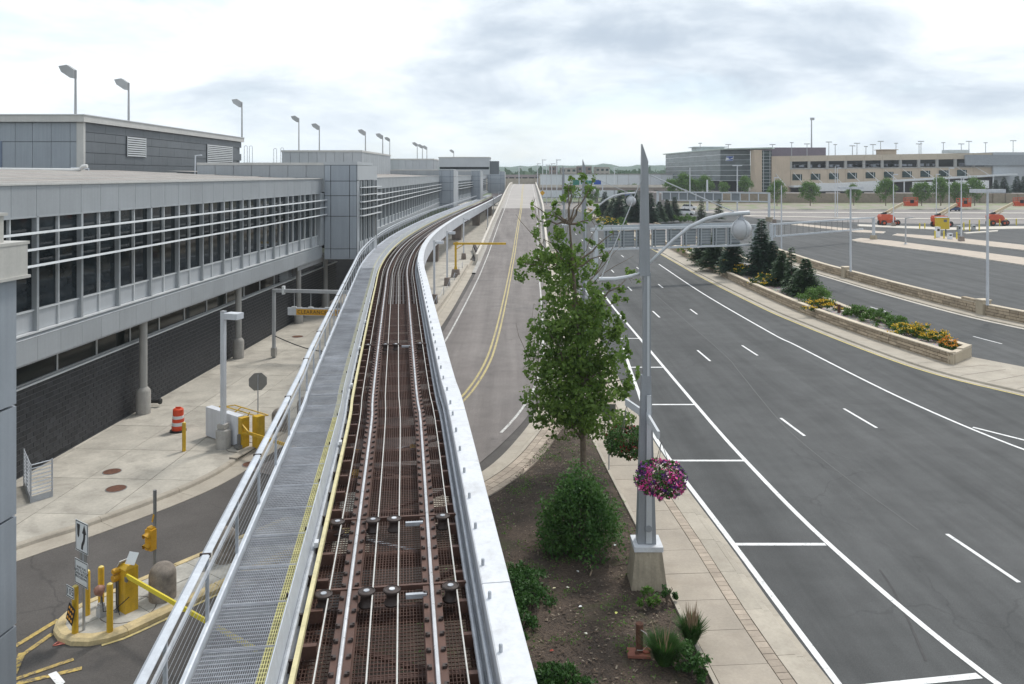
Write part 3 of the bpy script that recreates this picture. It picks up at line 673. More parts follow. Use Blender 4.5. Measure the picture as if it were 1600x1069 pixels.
def wing(name, label, P0, P1, bays, near, z_top=10.9, blades=(9.2, 8.62, 8.04), group=None, roof_depth=17.0, roof_rise=.7):
    P0, P1 = Vector(P0), Vector(P1); d = P1 - P0; L = d.length; rz = math.atan2(d.y, d.x); w = L / bays
    t = thing(name, label, 'building', (P0.x, P0.y, 0), rz, group)
    half = w / 2
    MB().box((L / 2, 4.2, 7.6), (L, 8.0, 5.9)).build('core', DARKCORE, t)
    m = MB(); m.add([(0, .3, z_top - .03), (L, .3, z_top - .03), (L, roof_depth, z_top + roof_rise), (0, roof_depth, z_top + roof_rise), (0, 8.3, z_top - 1), (L, 8.3, z_top - 1)], [(0, 1, 2, 3)]); m.build('roof', ROOF_GRAVEL, t)
    MB().box((L / 2, .22, z_top + .035), (L, .56, .07)).build('coping', COPING, t)
    MB().box((L / 2, .75, z_top + .0), (L, .3, .16)).build('roof_upstand', ROOF_GRAVEL, t)
    for i in range(bays):
        for h in range(2):
            u = i * w + half * (h + .5)
            blk('parapet_panel', PANEL, (u, .04, (9.78 + z_top) / 2), (half - .018, .08, z_top - 9.78), t)
            blk('pane', PANE, (u, .16, 8.06), (half - .1, .03, 3.34), t)
            blk('knee_panel', PANEL_LT, (u, .13, 6.0), (half - .1, .05, .70), t)
            blk('spandrel_panel', PANEL, (u, .0, 5.0), (half - .014, .08, .86), t)
        u = i * w
        blk('mullion', FRAME, (u, .06, 7.68), (.13, .22, 4.2), t)
        blk('thin_mullion', FRAME_LT, (u + half, .10, 7.68), (.055, .13, 4.14), t)
        for z in blades:
            b = blk('sunshade_blade', BLADE, (u + half, -.30, z), (w - .012, .34, .085), t, rx=R(-9))
            blk('bracket', FRAME, (u, -.16, z - .04), (.06, .3, .05), t)
    MB().box((L / 2, .10, 6.385), (L, .12, .06)).build('transom', FRAME_LT, t)
    MB().box((L / 2, .05, 9.755), (L, .2, .05)).build('head_frame', FRAME, t)
    MB().box((L / 2, .05, 5.605), (L, .24, .06)).build('sill', FRAME_LT, t)
    m = MB(); m.add([(0, -.05, 5.44), (L, -.05, 5.44), (L, .10, 5.56), (0, .10, 5.56)], [(0, 1, 2, 3)]); m.build('ledge', PANEL_LT, t)
    MB().box((L / 2, .55, 4.53), (L, 1.02, .08)).build('soffit', SOFFIT, t)
    return t, L, w
T1P0, T1P1 = (-18.74 + .052 * 24.06, 24.06), (-18.74 + .052 * 65.9, 65.9)
t1, L1, w1 = wing('terminal_building', 'long grey metal terminal with ribbon windows, sunshade blades and dark block base', T1P0, T1P1, 15, True)
def ground_floor(t, L, w):
    # dark block wall, laid block by block
    MB().box((L / 2 + 4, 1.3, 1.72), (L + 8, .62, 3.3)).build('wall_core', MORTAR, t)
    bl, bh, n = .405, .2025, 0; far = MB()
    rows = 16; cand = []
    for c in range(int((L + 8) / bl)):
        for r in range(rows): cand.append((c, r))
    first = int(2.6 / bl)
    cand = [x for x in cand if x[0] >= first]
    bm = cube(BLOCK)
    for c, r in cand:
        u = (c + .5 + (.5 if r % 2 else 0)) * bl; z = .14 + (r + .5) * bh
        if n < 300: place('block', bm, t, (u, 1.0, z), (0, 0, 0), (bl - .03, .05, bh - .028)); n += 1
        else: far.box((u, 1.0 - (n % 5) * .0006, z), (bl - .03, .05, bh - .028)); n += 1
    far.build('block_courses', BLOCK, t, kind='stuff')
    MB().box((L / 2 + 4, .96, 3.40), (L + 8, .2, .07)).build('wall_sill', FRAME_LT, t); MB().box((L / 2, .97, 3.50), (L, .12, .045)).build('strip_sill', FRAME, t)
    for i in range(int(L / w)):
        u = (i + .5) * w
        if u < L - 7.5: blk('strip_pane', PANE_LOW, (u, 1.02, 4.0), (w - .05, .03, .96), t)
        blk('strip_mullion', FRAME_LT, (i * w, 1.0, 4.0), (.05, .09, .98), t)
    lv = MB()
    for k in range(7): lv.box((L - 5.9, .98, 3.62 + k * .125), (2.6, .14, .03), rx=R(35))
    lv.build('louvre', FRAME, t, kind='stuff'); blk('louvre_back', DARKCORE, (L - 5.9, 1.08, 4.0), (2.7, .02, 1.0), t)
    blk('louvre_back', MORTAR, (L - 1.5, 1.1, 4.0), (6, .1, 1.0), t)
    for Y in (38.2, 49.7, 61.4, 68.6):
        u = (Y - 24.06) * LEN
        c = MB().lathe([(.18, 1.2), (.18, 4.6)], (u, .45, 0), 18).build('column', COLUMN, t, smooth=True)
        MB().lathe([(.33, .1), (.33, 1.16), (.29, 1.26), (.2, 1.36), (.19, 1.36)], (u, .45, 0), 18).build('column_base', CONC_GREY, c, smooth=True)
    MB().box((L - 2.0, .3, 4.33), (6.5, .1, .42)).build('downstand_panel', SOFFIT, t)
ground_floor(t1, L1, w1)
blk('end_panel', PANEL, (L1 - .35, -.01, 7.68), (1.1, .3, 4.2), t1)
for v_ in (2.2, 5.0, 8.5, 12.0): MB().box((L1 / 2, v_, 10.9 + .7 * (v_ - .3) / 16.7), (L1, .12, .06)).build('roof_strip', COPING, t1)
# ------------------------------------------------------------------ stair towers between the wings
def tower(name, label, x0, x1, Y, depth, slope, xl, zt=12.28, seams_x=(0, .2, .78, 1), seams_z=(4.42, 5.27, 7.9, 9.55, 10.73, 12.02), windows=True, group=None):
    "near face from x0 to x1 at Y; rear part reaches left to xl over the roof"
    t = thing(name, label, 'building', (x0, Y, 0), 0, group); W = x1 - x0
    MB().box((W / 2, depth / 2 + .06, (4.5 + zt) / 2 - .05), (W - .1, depth - .12, zt - 4.5 - .12)).build('core', DARKCORE, t)
    g = .045
    for a, b in zip(seams_x, seams_x[1:]):
        for c, d in zip(seams_z, seams_z[1:]):
            blk('wall_panel', PANEL_BLUE, ((a + b) / 2 * W, .0, (c + d) / 2), ((b - a) * W - g, .08, d - c - g), t)
    MB().box((W / 2, depth / 2, zt - .12), (W + .1, depth + .1, .25)).build('coping', PANEL_LT, t)
    blk('soffit', SOFFIT, (W / 2, depth / 2, 4.44), (W, depth - .1, .04), t)
    # long rear wall that rises over the neighbouring roof
    n = max(2, round((x0 - xl) / 1.45)); pw = (x0 - xl) / n
    MB().box(((xl - x0) / 2, depth / 2, 11.0), (x0 - xl, depth - .2, 2.3)).build('rear_core', PANEL_LT, t)
    for i in range(n): blk('wall_panel', PANEL, (-(i + .5) * pw, .06, 11.4), (pw - g, .06, 1.2), t)
    MB().box(((xl - x0) / 2, depth / 2, zt - .16), (x0 - xl, depth, .2)).build('rear_coping', COPING, t)
    # side face towards the tracks
    ang = math.atan2(1, slope); dv = Vector((slope, 1)).normalized()
    def S(u, out, z): return (W + dv.x * u + dv.y * out, dv.y * u - dv.x * out, z)
    cols = 4 if windows else 0; L = depth
    blk('wall_panel', PANEL_LT, S(L / 2, .03, 11.4), (L - .04, .06, 1.2), t, ang)
    blk('wall_panel', PANEL_LT, S(.25, .03, 7.6), (.48, .06, 6.3), t, ang)
    if windows:
        cw = (L - .7) / cols
        for i in range(cols):
            u = .55 + cw * (i + .5); blk('pane', PANE, S(u, .0, 8.3), (cw - .1, .03, 4.9), t, ang); blk('knee_panel', PANEL_LT, S(u, .02, 5.2), (cw - .1, .05, 1.2), t, ang)
            blk('mullion', FRAME, S(.55 + cw * i, .05, 7.7), (.13, .16, 6.2), t, ang)
            blk('thin_mullion', FRAME_LT, S(u, .04, 7.7), (.05, .1, 6.1), t, ang)
        for z in (10.2, 9.6, 9.03, 8.46, 7.9): blk('sunshade_blade', BLADE, S(L / 2 + .2, .32, z), (L - .3, .32, .06), t, ang)
    else: blk('wall_panel', PANEL_LT, S(L / 2 + .25, .03, 7.6), (L - .6, .06, 6.3), t, ang)
    blk('wall_panel', PANEL_LT, S(L - .08, .03, 7.6), (.16, .07, 6.3), t, ang)
    return t
tower('stair_tower', 'blue-grey panelled stair tower at the end of the nearest terminal wing', -15.12, -12.5, 66, 7.4, .05, -25.4)
W2P0, W2P1 = (-14.0, 73.6), (-14.75, 166.6)
wing('terminal_building', 'second terminal wing, between the nearest stair tower and the next one', W2P0, W2P1, 32, False)
tower('stair_tower', 'blue-grey stair tower halfway along the terminal, second from the camera', -14.9, -11.95, 167, 8, .05, -27.5, windows=False)
wing('terminal_building', 'third terminal wing behind the second stair tower', (-12.2, 175.2), (-10.6, 213.8), 12, False)
tower('stair_tower', 'small distant stair tower, third along the terminal', -10.7, -8.3, 214, 8, .05, -24, windows=False)
wing('terminal_building', 'short farthest terminal wing near the ramp top', (-10.1, 222), (-8.9, 289.6), 20, False)
tower('stair_tower', 'farthest grey stair tower where the terminal ends', -8.8, -2.6, 290, 9, .02, -22, windows=False)
# ------------------------------------------------------------------ rooftop plant rooms
def louvre(t, c, w, h, rz, n, mat=COPING):
    b = blk('louvre_frame', DARKCORE, c, (w, .06, h), t, rz); c = Vector(c); d = Vector((math.cos(rz), math.sin(rz), 0)); nn = Vector((d.y, -d.x, 0))
    m = MB()
    for k in range(n):
        z = c.z - h / 2 + (k + .5) * h / n; m.box(c + nn * .06 + Vector((0, 0, z - c.z)), (w, .07, h / n * .62), rz, rx=R(0))
    m.bar(c + nn * .08 + d * (w / 2) + Vector((0, 0, -h / 2)), c + nn * .08 + d * (w / 2) + Vector((0, 0, h / 2)), .06); m.bar(c + nn * .08 - d * (w / 2) + Vector((0, 0, -h / 2)), c + nn * .08 - d * (w / 2) + Vector((0, 0, h / 2)), .06)
    m.build('louvre_slats', mat, t, kind='stuff')
def penthouse():
    C, E, Wl = Vector((-34.1, 65)), Vector((-35.1, 106)), 14.0
    t = thing('plant_room', 'long dark grey rooftop plant room with pale fascia, door and louvres', 'building', (C.x, C.y, 10.9)); z0 = .5
    d = (E - C); L = d.length; ang = math.atan2(d.y, d.x); dn = d.normalized(); nr = Vector((dn.y, -dn.x))
    MB().prism([(-.1, .1), (E.x - C.x - .1, E.y - C.y - .1), (E.x - C.x - Wl, E.y - C.y - .1), (-Wl, .1)], 0, 4.9).build('core', PANEL_DARK, t)
    seams = [-14, -12.3, -10.9, -9.5, -8.06, -6.66, -5.27, -3.9, -2.42, -.92, -.15]
    for a, b in zip(seams, seams[1:]):
        for lo, hi in ((.5, 2.95), (2.97, 4.5)): blk('wall_panel', PANEL_BLUE, ((a + b) / 2, 0, (lo + hi) / 2), (b - a - .03, .16, hi - lo - .02), t)
    blk('corner_trim', COPING, (-.1, 0, 2.5), (.55, .3, 4.0), t)
    dr = blk('door', M('door_blue', (.16, .20, .27), .5, var=.08), (-6.8, -.1, 1.8), (.95, .08, 2.4), t); 
    MB().box((-7.15, -.17, 1.75), (.08, .06, .12)).build('door_handle', FRAME_LT, t)
    n = 11; bands = [(.55, 1.2), (1.22, 2.1), (2.12, 3.0), (3.02, 3.75), (3.77, 4.5)]
    for i in range(n):
        for k, (lo, hi) in enumerate(bands):
            sh = L / n * .5 if k % 2 else 0; u0, u1 = max(i * L / n - sh, 0), min((i + 1) * L / n - sh, L)
            p = dn * (u0 + u1) / 2 + nr * .04; blk('wall_panel', PANEL_DARK, (p.x, p.y, (lo + hi) / 2), (u1 - u0 - .02, .08, hi - lo - .02), t, ang)
    f = MB(); o = .35
    f.prism([(.35, -.4), (E.x - C.x + .35, E.y - C.y + .3), (E.x - C.x - Wl, E.y - C.y + .3), (-Wl - .3, -.4)], 4.52, 5.05).build('fascia', COPING, t)
    MB().prism([(.42, -.47), (E.x - C.x + .42, E.y - C.y + .36), (E.x - C.x - Wl, E.y - C.y + .36), (-Wl - .3, -.47)], 5.05, 5.13).build('fascia_cap', FRAME_LT, t)
    for u, w, lo, hi in ((9.6, 3.9, 1.95, 3.75), (32.6, 9.0, 1.2, 3.8)):
        p = dn * u + nr * .1; louvre(t, (p.x, p.y, (lo + hi) / 2), w, hi - lo, ang, 9 if w < 5 else 12, FRAME_LT)
penthouse()
def roof_box(name, label, x0, x1, y0, y1, z0, z1, pw, side=True, mat=PANEL_LT):
    t = thing(name, label, 'building', (x0, y0, z0)); W, D, Hh = x1 - x0, y1 - y0, z1 - z0
    MB().box((W / 2, D / 2 + .05, Hh / 2), (W - .1, D - .1, Hh - .1)).build('core', mat, t)
    n = max(1, round(W / pw)); a = W / n
    for i in range(n): blk('wall_panel', mat, ((i + .5) * a, 0, Hh / 2), (a - .05, .1, Hh - .1), t)
    if side:
        n = max(1, round(D / pw / 1.5)); a = D / n
        for i in range(n): blk('wall_panel', PANEL, (W, (i + .5) * a, Hh / 2), (.1, a - .05, Hh - .1), t)
    MB().box((W / 2, D / 2, Hh), (W + .3, D + .3, .3)).build('coping', COPING, t)
    return t
roof_box('plant_room', 'pale panelled plant room on the roof behind the nearest stair tower', -36.8, -24.1, 131, 162, 11.2, 14.95, 1.43)
roof_box('plant_room', 'low pale plant room farther along the terminal roof', -31, -19.2, 200, 214, 11.2, 14.9, 1.6)
def drum_room():
    t = thing('plant_room', 'curved pale plant room with a dark window band near the far roof end', 'building', (-13.5, 236, 11.2))
    poly = [(-7.2, -4.5), (-4, -5.4), (0, -5.8), (4, -5.4), (7.2, -4.5), (7.2, 8), (-7.2, 8)]
    MB().prism(poly, 0, 1.4).build('base', PANEL_LT, t); MB().prism([(x * .97, y * .97) for x, y in poly], 1.4, 2.1).build('window_band', PANE, t); MB().prism(poly, 2.1, 4.7).build('drum', PANEL_LT, t)
    MB().prism([(x * 1.02, y * 1.02) for x, y in poly], 4.7, 4.9).build('coping', COPING, t)
    blk('dark_annex', PANEL_DARK, (8.5, -1, 1.9), (2.6, 6, 3.7), t)
drum_room()
# ------------------------------------------------------------------ roof floodlights
LAMP_GREY = M('lamp_grey', (.36, .365, .37), .5, var=.08, metal=.2)
LAMP_LENS = M('lamp_lens', (.52, .53, .53), .35, var=.08)
def floodlight(loc, h, label, s=1.0):
    t = thing('roof_floodlight', label, 'floodlight', loc, 0, 'floodlights on the terminal roof')
    MB().lathe([(.11 * s, 0), (.075 * s, h + .42 * s)], (0, 0, 0), 8).build('pole', LAMP_GREY, t)
    prof = [(-.02, -.25), (-.02, .44), (-.6, .83), (-1.25, .72), (-1.02, .24), (-.32, -.23)]
    m = MB(); k = len(prof); vs = [(x * s, y * .26 * s, h + z * s) for y in (-1, 1) for x, z in prof]
    m.add(vs, [tuple(range(k)), tuple(range(2 * k - 1, k - 1, -1))] + [(i, k + i, k + (i + 1) % k, (i + 1) % k) for i in range(k)]); hd = m.build('lamp_head', LAMP_GREY, t)
    m = MB(); m.add([((x - dx) * s, y * .23 * s, h + (z - dz) * s) for y in (-1, 1) for x, z, dx, dz in ((-1.25, .72, .02, .005), (-1.02, .24, .02, .012))], [(0, 1, 3, 2)]); m.build('lens', LAMP_LENS, hd)
    return t
FL = [(118, 181, 66.5, 15.98, 110), (201, 191, 77, 15.98, 130), (378, 216, 105.6, 15.98, 160), (467, 235, 134, 15.1, 185), (499, 235.5, 134, 15.1, 197), (571, 238, 140, 15.1, 206), (598, 242, 150, 15.0, 212), (609, 247, 198, 12.0, 217), (652, 250, 203, 15.0, 225), (660, 250, 206, 15.0, 228), (667, 250, 209, 15.0, 230), (709, 247, 236, 15.9, 236)]
for i, (px, py, Y, zb, ptop) in enumerate(FL):
    top = H - (ptop - CY) / F * Y; X = (px - CX) / F * Y
    nm = ORD[i] + ' floodlight pole from the left along the terminal roof'
    floodlight((X, Y, zb), max(1.5, top - zb - .4), nm)
# ------------------------------------------------------------------ roof clutter
def roof_clutter():
    PIPEW = M('roof_pipe_white', (.62, .62, .6), .5, var=.08)
    t = thing('roof_pipe', 'white drain pipe lying across the roof in front of the dark plant room', 'pipe', (-35, 57, 11.2))
    MB().tube([(-8, 0, .45), (-2, .2, .42), (4.4, .1, .36), (4.9, .1, .42), (5.05, .1, .62), (5.4, .1, .66)], .13, 8).build('pipe', PIPEW, t, smooth=True)
    for x in (-6, -3, 0, 3): blk('support', DARKCORE, (x, .1, .12), (.5, .2, .3), t)
    t = thing('roof_pipe', 'thin grey conduit standing up against the raised roof edge', 'pipe', (-24, 62, 11.0))
    MB().tube([(-3.2, -2, .12), (0, 0, .16), (.02, .05, 1.7), (.5, .1, 1.72)], .06, 6).build('pipe', GALV_PALE, t)
    t = thing('roof_pipe', 'small bent vent pipe below the dark plant room wall', 'pipe', (-31, 60, 11.2))
    MB().tube([(-1.3, 0, .55), (0, 0, .5), (0, 0, .0)], .05, 6).build('pipe', GALV_PALE, t)
    for i, (px, py, Y) in enumerate(((384, 243, 110), (392, 243, 112), (430, 247, 112), (441, 246, 112))):
        b = A(px, py, Y); hh = b.z - 11.5
        t = thing('roof_rail', ORD[i] + ' small hoop rail from the left behind the raised roof edge', 'railing', (b.x, b.y, 11.5), 0, 'hoop rails on the terminal roof')
        zt = hh + 1.2
        MB().tube([(-.2, 0, 0), (-.2, 0, zt), (-.1, 0, zt + .1), (.1, 0, zt + .1), (.2, 0, zt), (.2, 0, 0)], .035, 6).build('hoop', GALV, t)
roof_clutter()
# ------------------------------------------------------------------ near corner of the building the camera stands in
def near_corner():
    x0, y1 = -8.52, 14.0; dx = .0915
    t = thing('wall_corner', 'grey panelled building corner with pale stepped cap at the left photo edge', 'building', (x0, y1, 0), math.atan2(1, .09))
    MB().box((-3.6, .5, 4.75), (7, .94, 9.4)).build('core', DARKCORE, t)
    for z0, z1 in ((-.02, 1.7), (1.72, 3.6), (3.62, 5.47), (5.49, 7.35), (7.37, 9.51)):
        for k in range(3): blk('wall_panel', PANEL_BLUE, (-1.15 - k * 2.3, .0, (z0 + z1) / 2), (2.28, .12, z1 - z0 - .022), t)
        blk('end_panel', PANEL_BLUE, (.0, .5, (z0 + z1) / 2), (.06, 1.0, z1 - z0 - .022), t)
    CAPC = M('cap_pale', (.46, .45, .42), .6, var=.08, streak=.08)
    blk('cap_band', CAPC, (-3.4, .35, 9.81), (7.1, 1.0, .58), t); blk('cap_ledge', CAPC, (-3.38, .35, 9.54), (7.14, 1.06, .05), t); blk('cap_ledge', CAPC, (-3.38, .36, 10.12), (7.14, 1.04, .05), t)
    blk('cap_top', CAPC, (-3.62, .5, 10.37), (6.9, .9, .46), t); blk('cap_ledge', CAPC, (-3.6, .5, 10.62), (6.96, .98, .05), t)
near_corner()
# ------------------------------------------------------------------ left street: island, gates, poles, signs
POLE_GREY = M('pole_grey', (.40, .41, .42), .5, var=.08, metal=.2, streak=.08)
POLE_DARK = M('pole_dark', (.20, .20, .195), .55, var=.12, metal=.3)
POLE_WHITE = M('pole_white', (.55, .57, .60), .5, var=.06, streak=.08)
SIGN_WHITE = M('sign_white', (.62, .64, .64), .5, var=.05)
SIGN_BLACK = M('sign_black', (.02, .02, .022), .5, var=.1)
SIGN_BACK = M('sign_back', (.26, .255, .24), .5, var=.1, metal=.3)
AGGREGATE = M('aggregate', (.235, .205, .175), .92, var=.3, scale=6, fine=60, bump=.6, bscale=120)
ORANGE = M('drum_orange', (.62, .065, .02), .5, var=.1, scale=4, dirt=(.3, .06, .03), dirt_amt=.4, ds=4)
WHITE_CAB = M('cabinet_white', (.66, .68, .72), .45, var=.05, streak=.08)
SIGNAL_YEL = M('signal_yellow', (.56, .30, .02), .5, var=.1, scale=4)
AMBER = M('amber_reflector', (.75, .33, .03), .3, var=.1)
BLACK = M('black_rubber', (.02, .02, .02), .6, var=.15)
LENS_DARK = M('lens_dark', (.05, .02, .015), .3, var=.2)
WZ = .134
ISL_D = Vector((.58, .815)).normalized(); ISL_A = math.atan2(ISL_D.y, ISL_D.x)
def stadium(c, d, l, r, n=9):
    n2 = Vector((-d.y, d.x)); a, b = Vector(c), Vector(c) + d * l; base = math.atan2(n2.y, n2.x); out = []
    for i in range(n): t = base + math.pi * i / (n - 1); out.append((a.x + r * math.cos(t), a.y + r * math.sin(t)))
    for i in range(n): t = base + math.pi + math.pi * i / (n - 1); out.append((b.x + r * math.cos(t), b.y + r * math.sin(t)))
    return out
IC = (-10.32, 20.72)
def island():
    root = tag(bpy.data.objects.new('gate_island', None), kind='structure'); COL.objects.link(root)
    o, i = stadium(IC, ISL_D, 10.3, 1.12), stadium(IC, ISL_D, 10.3, .86); o2 = stadium(IC, ISL_D, 10.3, 1.05)
    n = len(o); per = [list(range(0, 9)), [8, 9], list(range(9, 18)), [17, 0]]
    def ring(idx):
        m = MB(); k = len(idx); vs = []
        for q in idx:
            vs += [(o[q][0], o[q][1], -.05), (o[q][0], o[q][1], .10), (o2[q][0], o2[q][1], .155), (i[q][0], i[q][1], .16), (i[q][0], i[q][1], -.05)]
        fs = [(a * 5 + j, a * 5 + (j + 1) % 5, (a + 1) * 5 + (j + 1) % 5, (a + 1) * 5 + j) for a in range(k - 1) for j in range(5)]
        m.add(vs, [f[::-1] for f in fs] + [(4, 3, 2, 1, 0), tuple((k - 1) * 5 + j for j in range(5))]); return m
    ring(per[0]).build('kerb_length', KERB_TAN, root); ring(per[2]).build('kerb_length', KERB_TAN, root)
    for a, b in ((8, 9), (17, 0)):
        pa, pb = Vector(o[a]), Vector(o[b]); qa, qb = Vector(i[a]), Vector(i[b]); ra, rb = Vector(o2[a]), Vector(o2[b]); k = 4
        for j in range(k):
            t0, t1 = j / k + .001, (j + 1) / k - .001; f = lambda u, v, t: u + (v - u) * t
            vs = []
            for t in (t0, t1):
                e, g, h = f(pa, pb, t), f(ra, rb, t), f(qa, qb, t); vs += [(e.x, e.y, -.05), (e.x, e.y, .10), (g.x, g.y, .155), (h.x, h.y, .16), (h.x, h.y, -.05)]
            MB().add(vs, [(x, (x + 1) % 5, 5 + (x + 1) % 5, 5 + x)[::-1] for x in range(5)] + [(4, 3, 2, 1, 0), (5, 6, 7, 8, 9)]).build('kerb_length', KERB_TAN, root)
    MB().prism(i, -.05, .10).build('slab_bed', JOINT, root)
    tiles('slab', i, (IC[0] + .45, IC[1] + .6), ISL_A, 2.1, 2.4, .02, 0, .14, M('island_slab', (.40, .385, .345), .85, var=.2, scale=1.4, fine=12, rnd=.08, bump=.2, dirt=(.22, .2, .17), dirt_amt=.6, ds=1.5), root)
island()
def bollard(px, py, h, label, r=.075, group='yellow steel bollards'):
    p = G(px, py, WZ); t = thing('bollard', label, 'bollard', p, 0, group)
    MB().lathe([(r, 0), (r, h - .03), (r * .85, h), (0.001, h + .015)], n=14).build('post', YELLOW, t, smooth=True)
    MB().lathe([(r * .84, h + .0005), (r * .5, h + .02), (0.001, h + .03)], n=14).build('cap', M('bollard_cap', (.62, .50, .16), .5), t, smooth=True)
    return t
bollard(117.5, 990, 1.15, 'yellow bollard carrying the 105 plate at the island tip')
bollard(136, 961, 1.12, 'yellow bollard behind the grey sign post on the gate island')
bollard(158, 946, 1.0, 'yellow bollard behind the round lamp on the gate island')
bollard(171.6, 988, 1.18, 'yellow bollard alone at the front edge of the gate island')
bollard(287.5, 705, 1.15, 'yellow bollard in front of the orange traffic drum')
def sign_plate(t, w, h, z, out, corner=.03, mat=SIGN_WHITE, border=True):
    "plate in the local x-z plane, facing local -y"
    s = blk('plate', mat, (0, -out, z), (w, .006, h), t)
    if border:
        m = MB(); b = .018; e = .025; y = -out - .0045
        for c, d in (((0, z + h / 2 - e), (w - 2 * e + b, b)), ((0, z - h / 2 + e), (w - 2 * e + b, b)), ((w / 2 - e, z), (b, h - 2 * e + b)), ((-w / 2 + e, z), (b, h - 2 * e + b))): m.box((c[0], y, c[1]), (d[0], .003, d[1]))
        m.build('border', SIGN_BLACK, t, kind='stuff')
    return s
SA = math.atan2(-ISL_D.x, ISL_D.y)      # signs face oncoming drivers, square to the island
def text_on(t, body, size, z, out, mat=SIGN_BLACK, x=0.0, sp=1.0, sx=1.0):
    me = text_mesh(body, size, mat, sp=sp); return place('lettering', me, t, (x, -out - .005, z), (R(90), 0, 0), (sx, 1, 1))
def keep_right():
    p = G(131, 985, WZ); t = thing('keep_right_sign', 'white keep-right arrow sign on a grey post at the gate island', 'sign', p, SA)
    MB().lathe([(.032, 0), (.032, 2.62)], n=10).build('post', POLE_GREY, t)
    sign_plate(t, .60, .75, 2.30, .05)
    # divider shape and wavy arrow
    m = MB(); y = -.056
    def flat(pts): m.add([(x, y, 2.30 + z) for x, z in pts], [tuple(range(len(pts)))])
    flat([(-.225, .29), (-.20, .02), (-.16, -.05), (-.115, .0), (-.075, .29)])
    flat([(.02, .10), (.225, .10), (.125, .32)])
    cl = Path([(.02, -.30), (.03, -.2), (.10, -.08), (.125, .02), (.125, .11)], .02)
    pts = [cl.P(cl.L * k / 12, -.045) for k in range(13)] + [cl.P(cl.L * k / 12, .045) for k in range(12, -1, -1)]
    for k in range(12): flat([(pts[k].x, pts[k].y), (pts[k + 1].x, pts[k + 1].y), (pts[24 - k].x, pts[24 - k].y), (pts[25 - k].x, pts[25 - k].y)])
    m.build('symbol', SIGN_BLACK, t)
    for x in (-.1, .12): blk('backing_strap', SIGN_BACK, (x, -.02, 1.80), (.12, .012, .55), t)
    sign_plate(t, .62, .62, 1.42, .06)
    text_on(t, 'WAIT FOR\nGATE TO FULLY\nOPEN BEFORE\nPROCEEDING', .088, 1.42, .06, sp=1.05)
keep_right()
def plate105():
    p = G(112, 992, WZ); t = thing('number_plate_sign', 'small white 105 plate on the foremost yellow bollard of the island', 'sign', (p.x + .03, p.y - .12, WZ), SA)
    sign_plate(t, .36, .28, 1.10, .0); text_on(t, '105', .22, 1.10, .0)
    t = thing('object_marker', 'black marker board with nine amber reflectors on the foremost yellow bollard', 'marker', (p.x + .06, p.y - .16, .72), SA)
    m = MB().box((0, 0, 0), (.30, .012, .46)); b = m.build('board', SIGN_BLACK, t); b.rotation_euler = (0, R(20), 0)
    for i in range(3):
        for j in range(3): MB().lathe([(.036, 0), (.03, .008), (.001, .01)], (0, 0, 0), 10).build('reflector', AMBER, b, ((i - 1) * .085, -.006, (j - 1) * .14)).rotation_euler = (R(90), 0, 0)
plate105()
def signal():
    p = G(242, 925, WZ); t = thing('traffic_signal', 'two-lamp yellow traffic signal on a grey pole on the gate island', 'traffic signal', p, SA + R(12))
    MB().lathe([(.06, 0), (.06, .04), (.045, .06), (.045, 2.72)], n=12).build('pole', POLE_DARK, t, smooth=True)
    MB().box((-.02, -.02, 1.98), (.05, .06, .22), ry=R(15)).build('bracket', SIGNAL_YEL, t)
    h = MB().box((-.04, -.10, 1.58), (.23, .18, .27)).box((-.04, -.10, 1.305), (.23, .18, .27)).box((-.04, -.09, 1.74), (.16, .14, .06)).build('housing', SIGNAL_YEL, t)
    for z in (1.58, 1.305):
        c = Vector((-.04, -.19, z)); k = 14; m = MB()
        ring = [(math.cos(a) * .10, math.sin(a) * .10) for a in [R(-35) + R(250) * i / k for i in range(k + 1)]]
        m.add([(c.x + x, c.y, c.z + q) for x, q in ring] + [(c.x + x * .95, c.y - .10 - .07 * max(0, q) / .1, c.z + q * .95 - .03) for x, q in ring], [(i, i + 1, k + 2 + i, k + 1 + i) for i in range(k)])
        m.build('visor', SIGNAL_YEL, h, smooth=True)
        MB().lathe([(.095, 0), (.08, .02), (.001, .03)], (0, 0, 0), 16).build('lens', LENS_DARK, h, (c.x, c.y, c.z)).rotation_euler = (R(90), 0, 0)
signal()
def dome(px, py, label, s=1.0, mat=AGGREGATE):
    p = G(px, py, WZ); t = thing('concrete_bollard', label, 'bollard', p, 0, 'round-topped concrete bollards')
    r = .34 * s; m = MB().lathe([(r, 0), (r, .62 * s)] + [(r * math.cos(a), .62 * s + r * .95 * math.sin(a)) for a in [R(12 * k) for k in range(1, 8)]] + [(.01, .62 * s + r * .955)], n=24); m.build('body', mat, t, smooth=True)
dome(254, 934, 'round-topped concrete bollard behind the two-lamp signal pole')
dome(352, 874, 'round-topped concrete bollard beside the walkway railing, farther along the island')
dome(437, 671, 'brownish round-topped bollard beside the stop sign, partly behind the walkway', 1.0)
dome(476, 652, 'brown round-topped bollard seen through the walkway rail beyond the gate cabinets', 1.0)
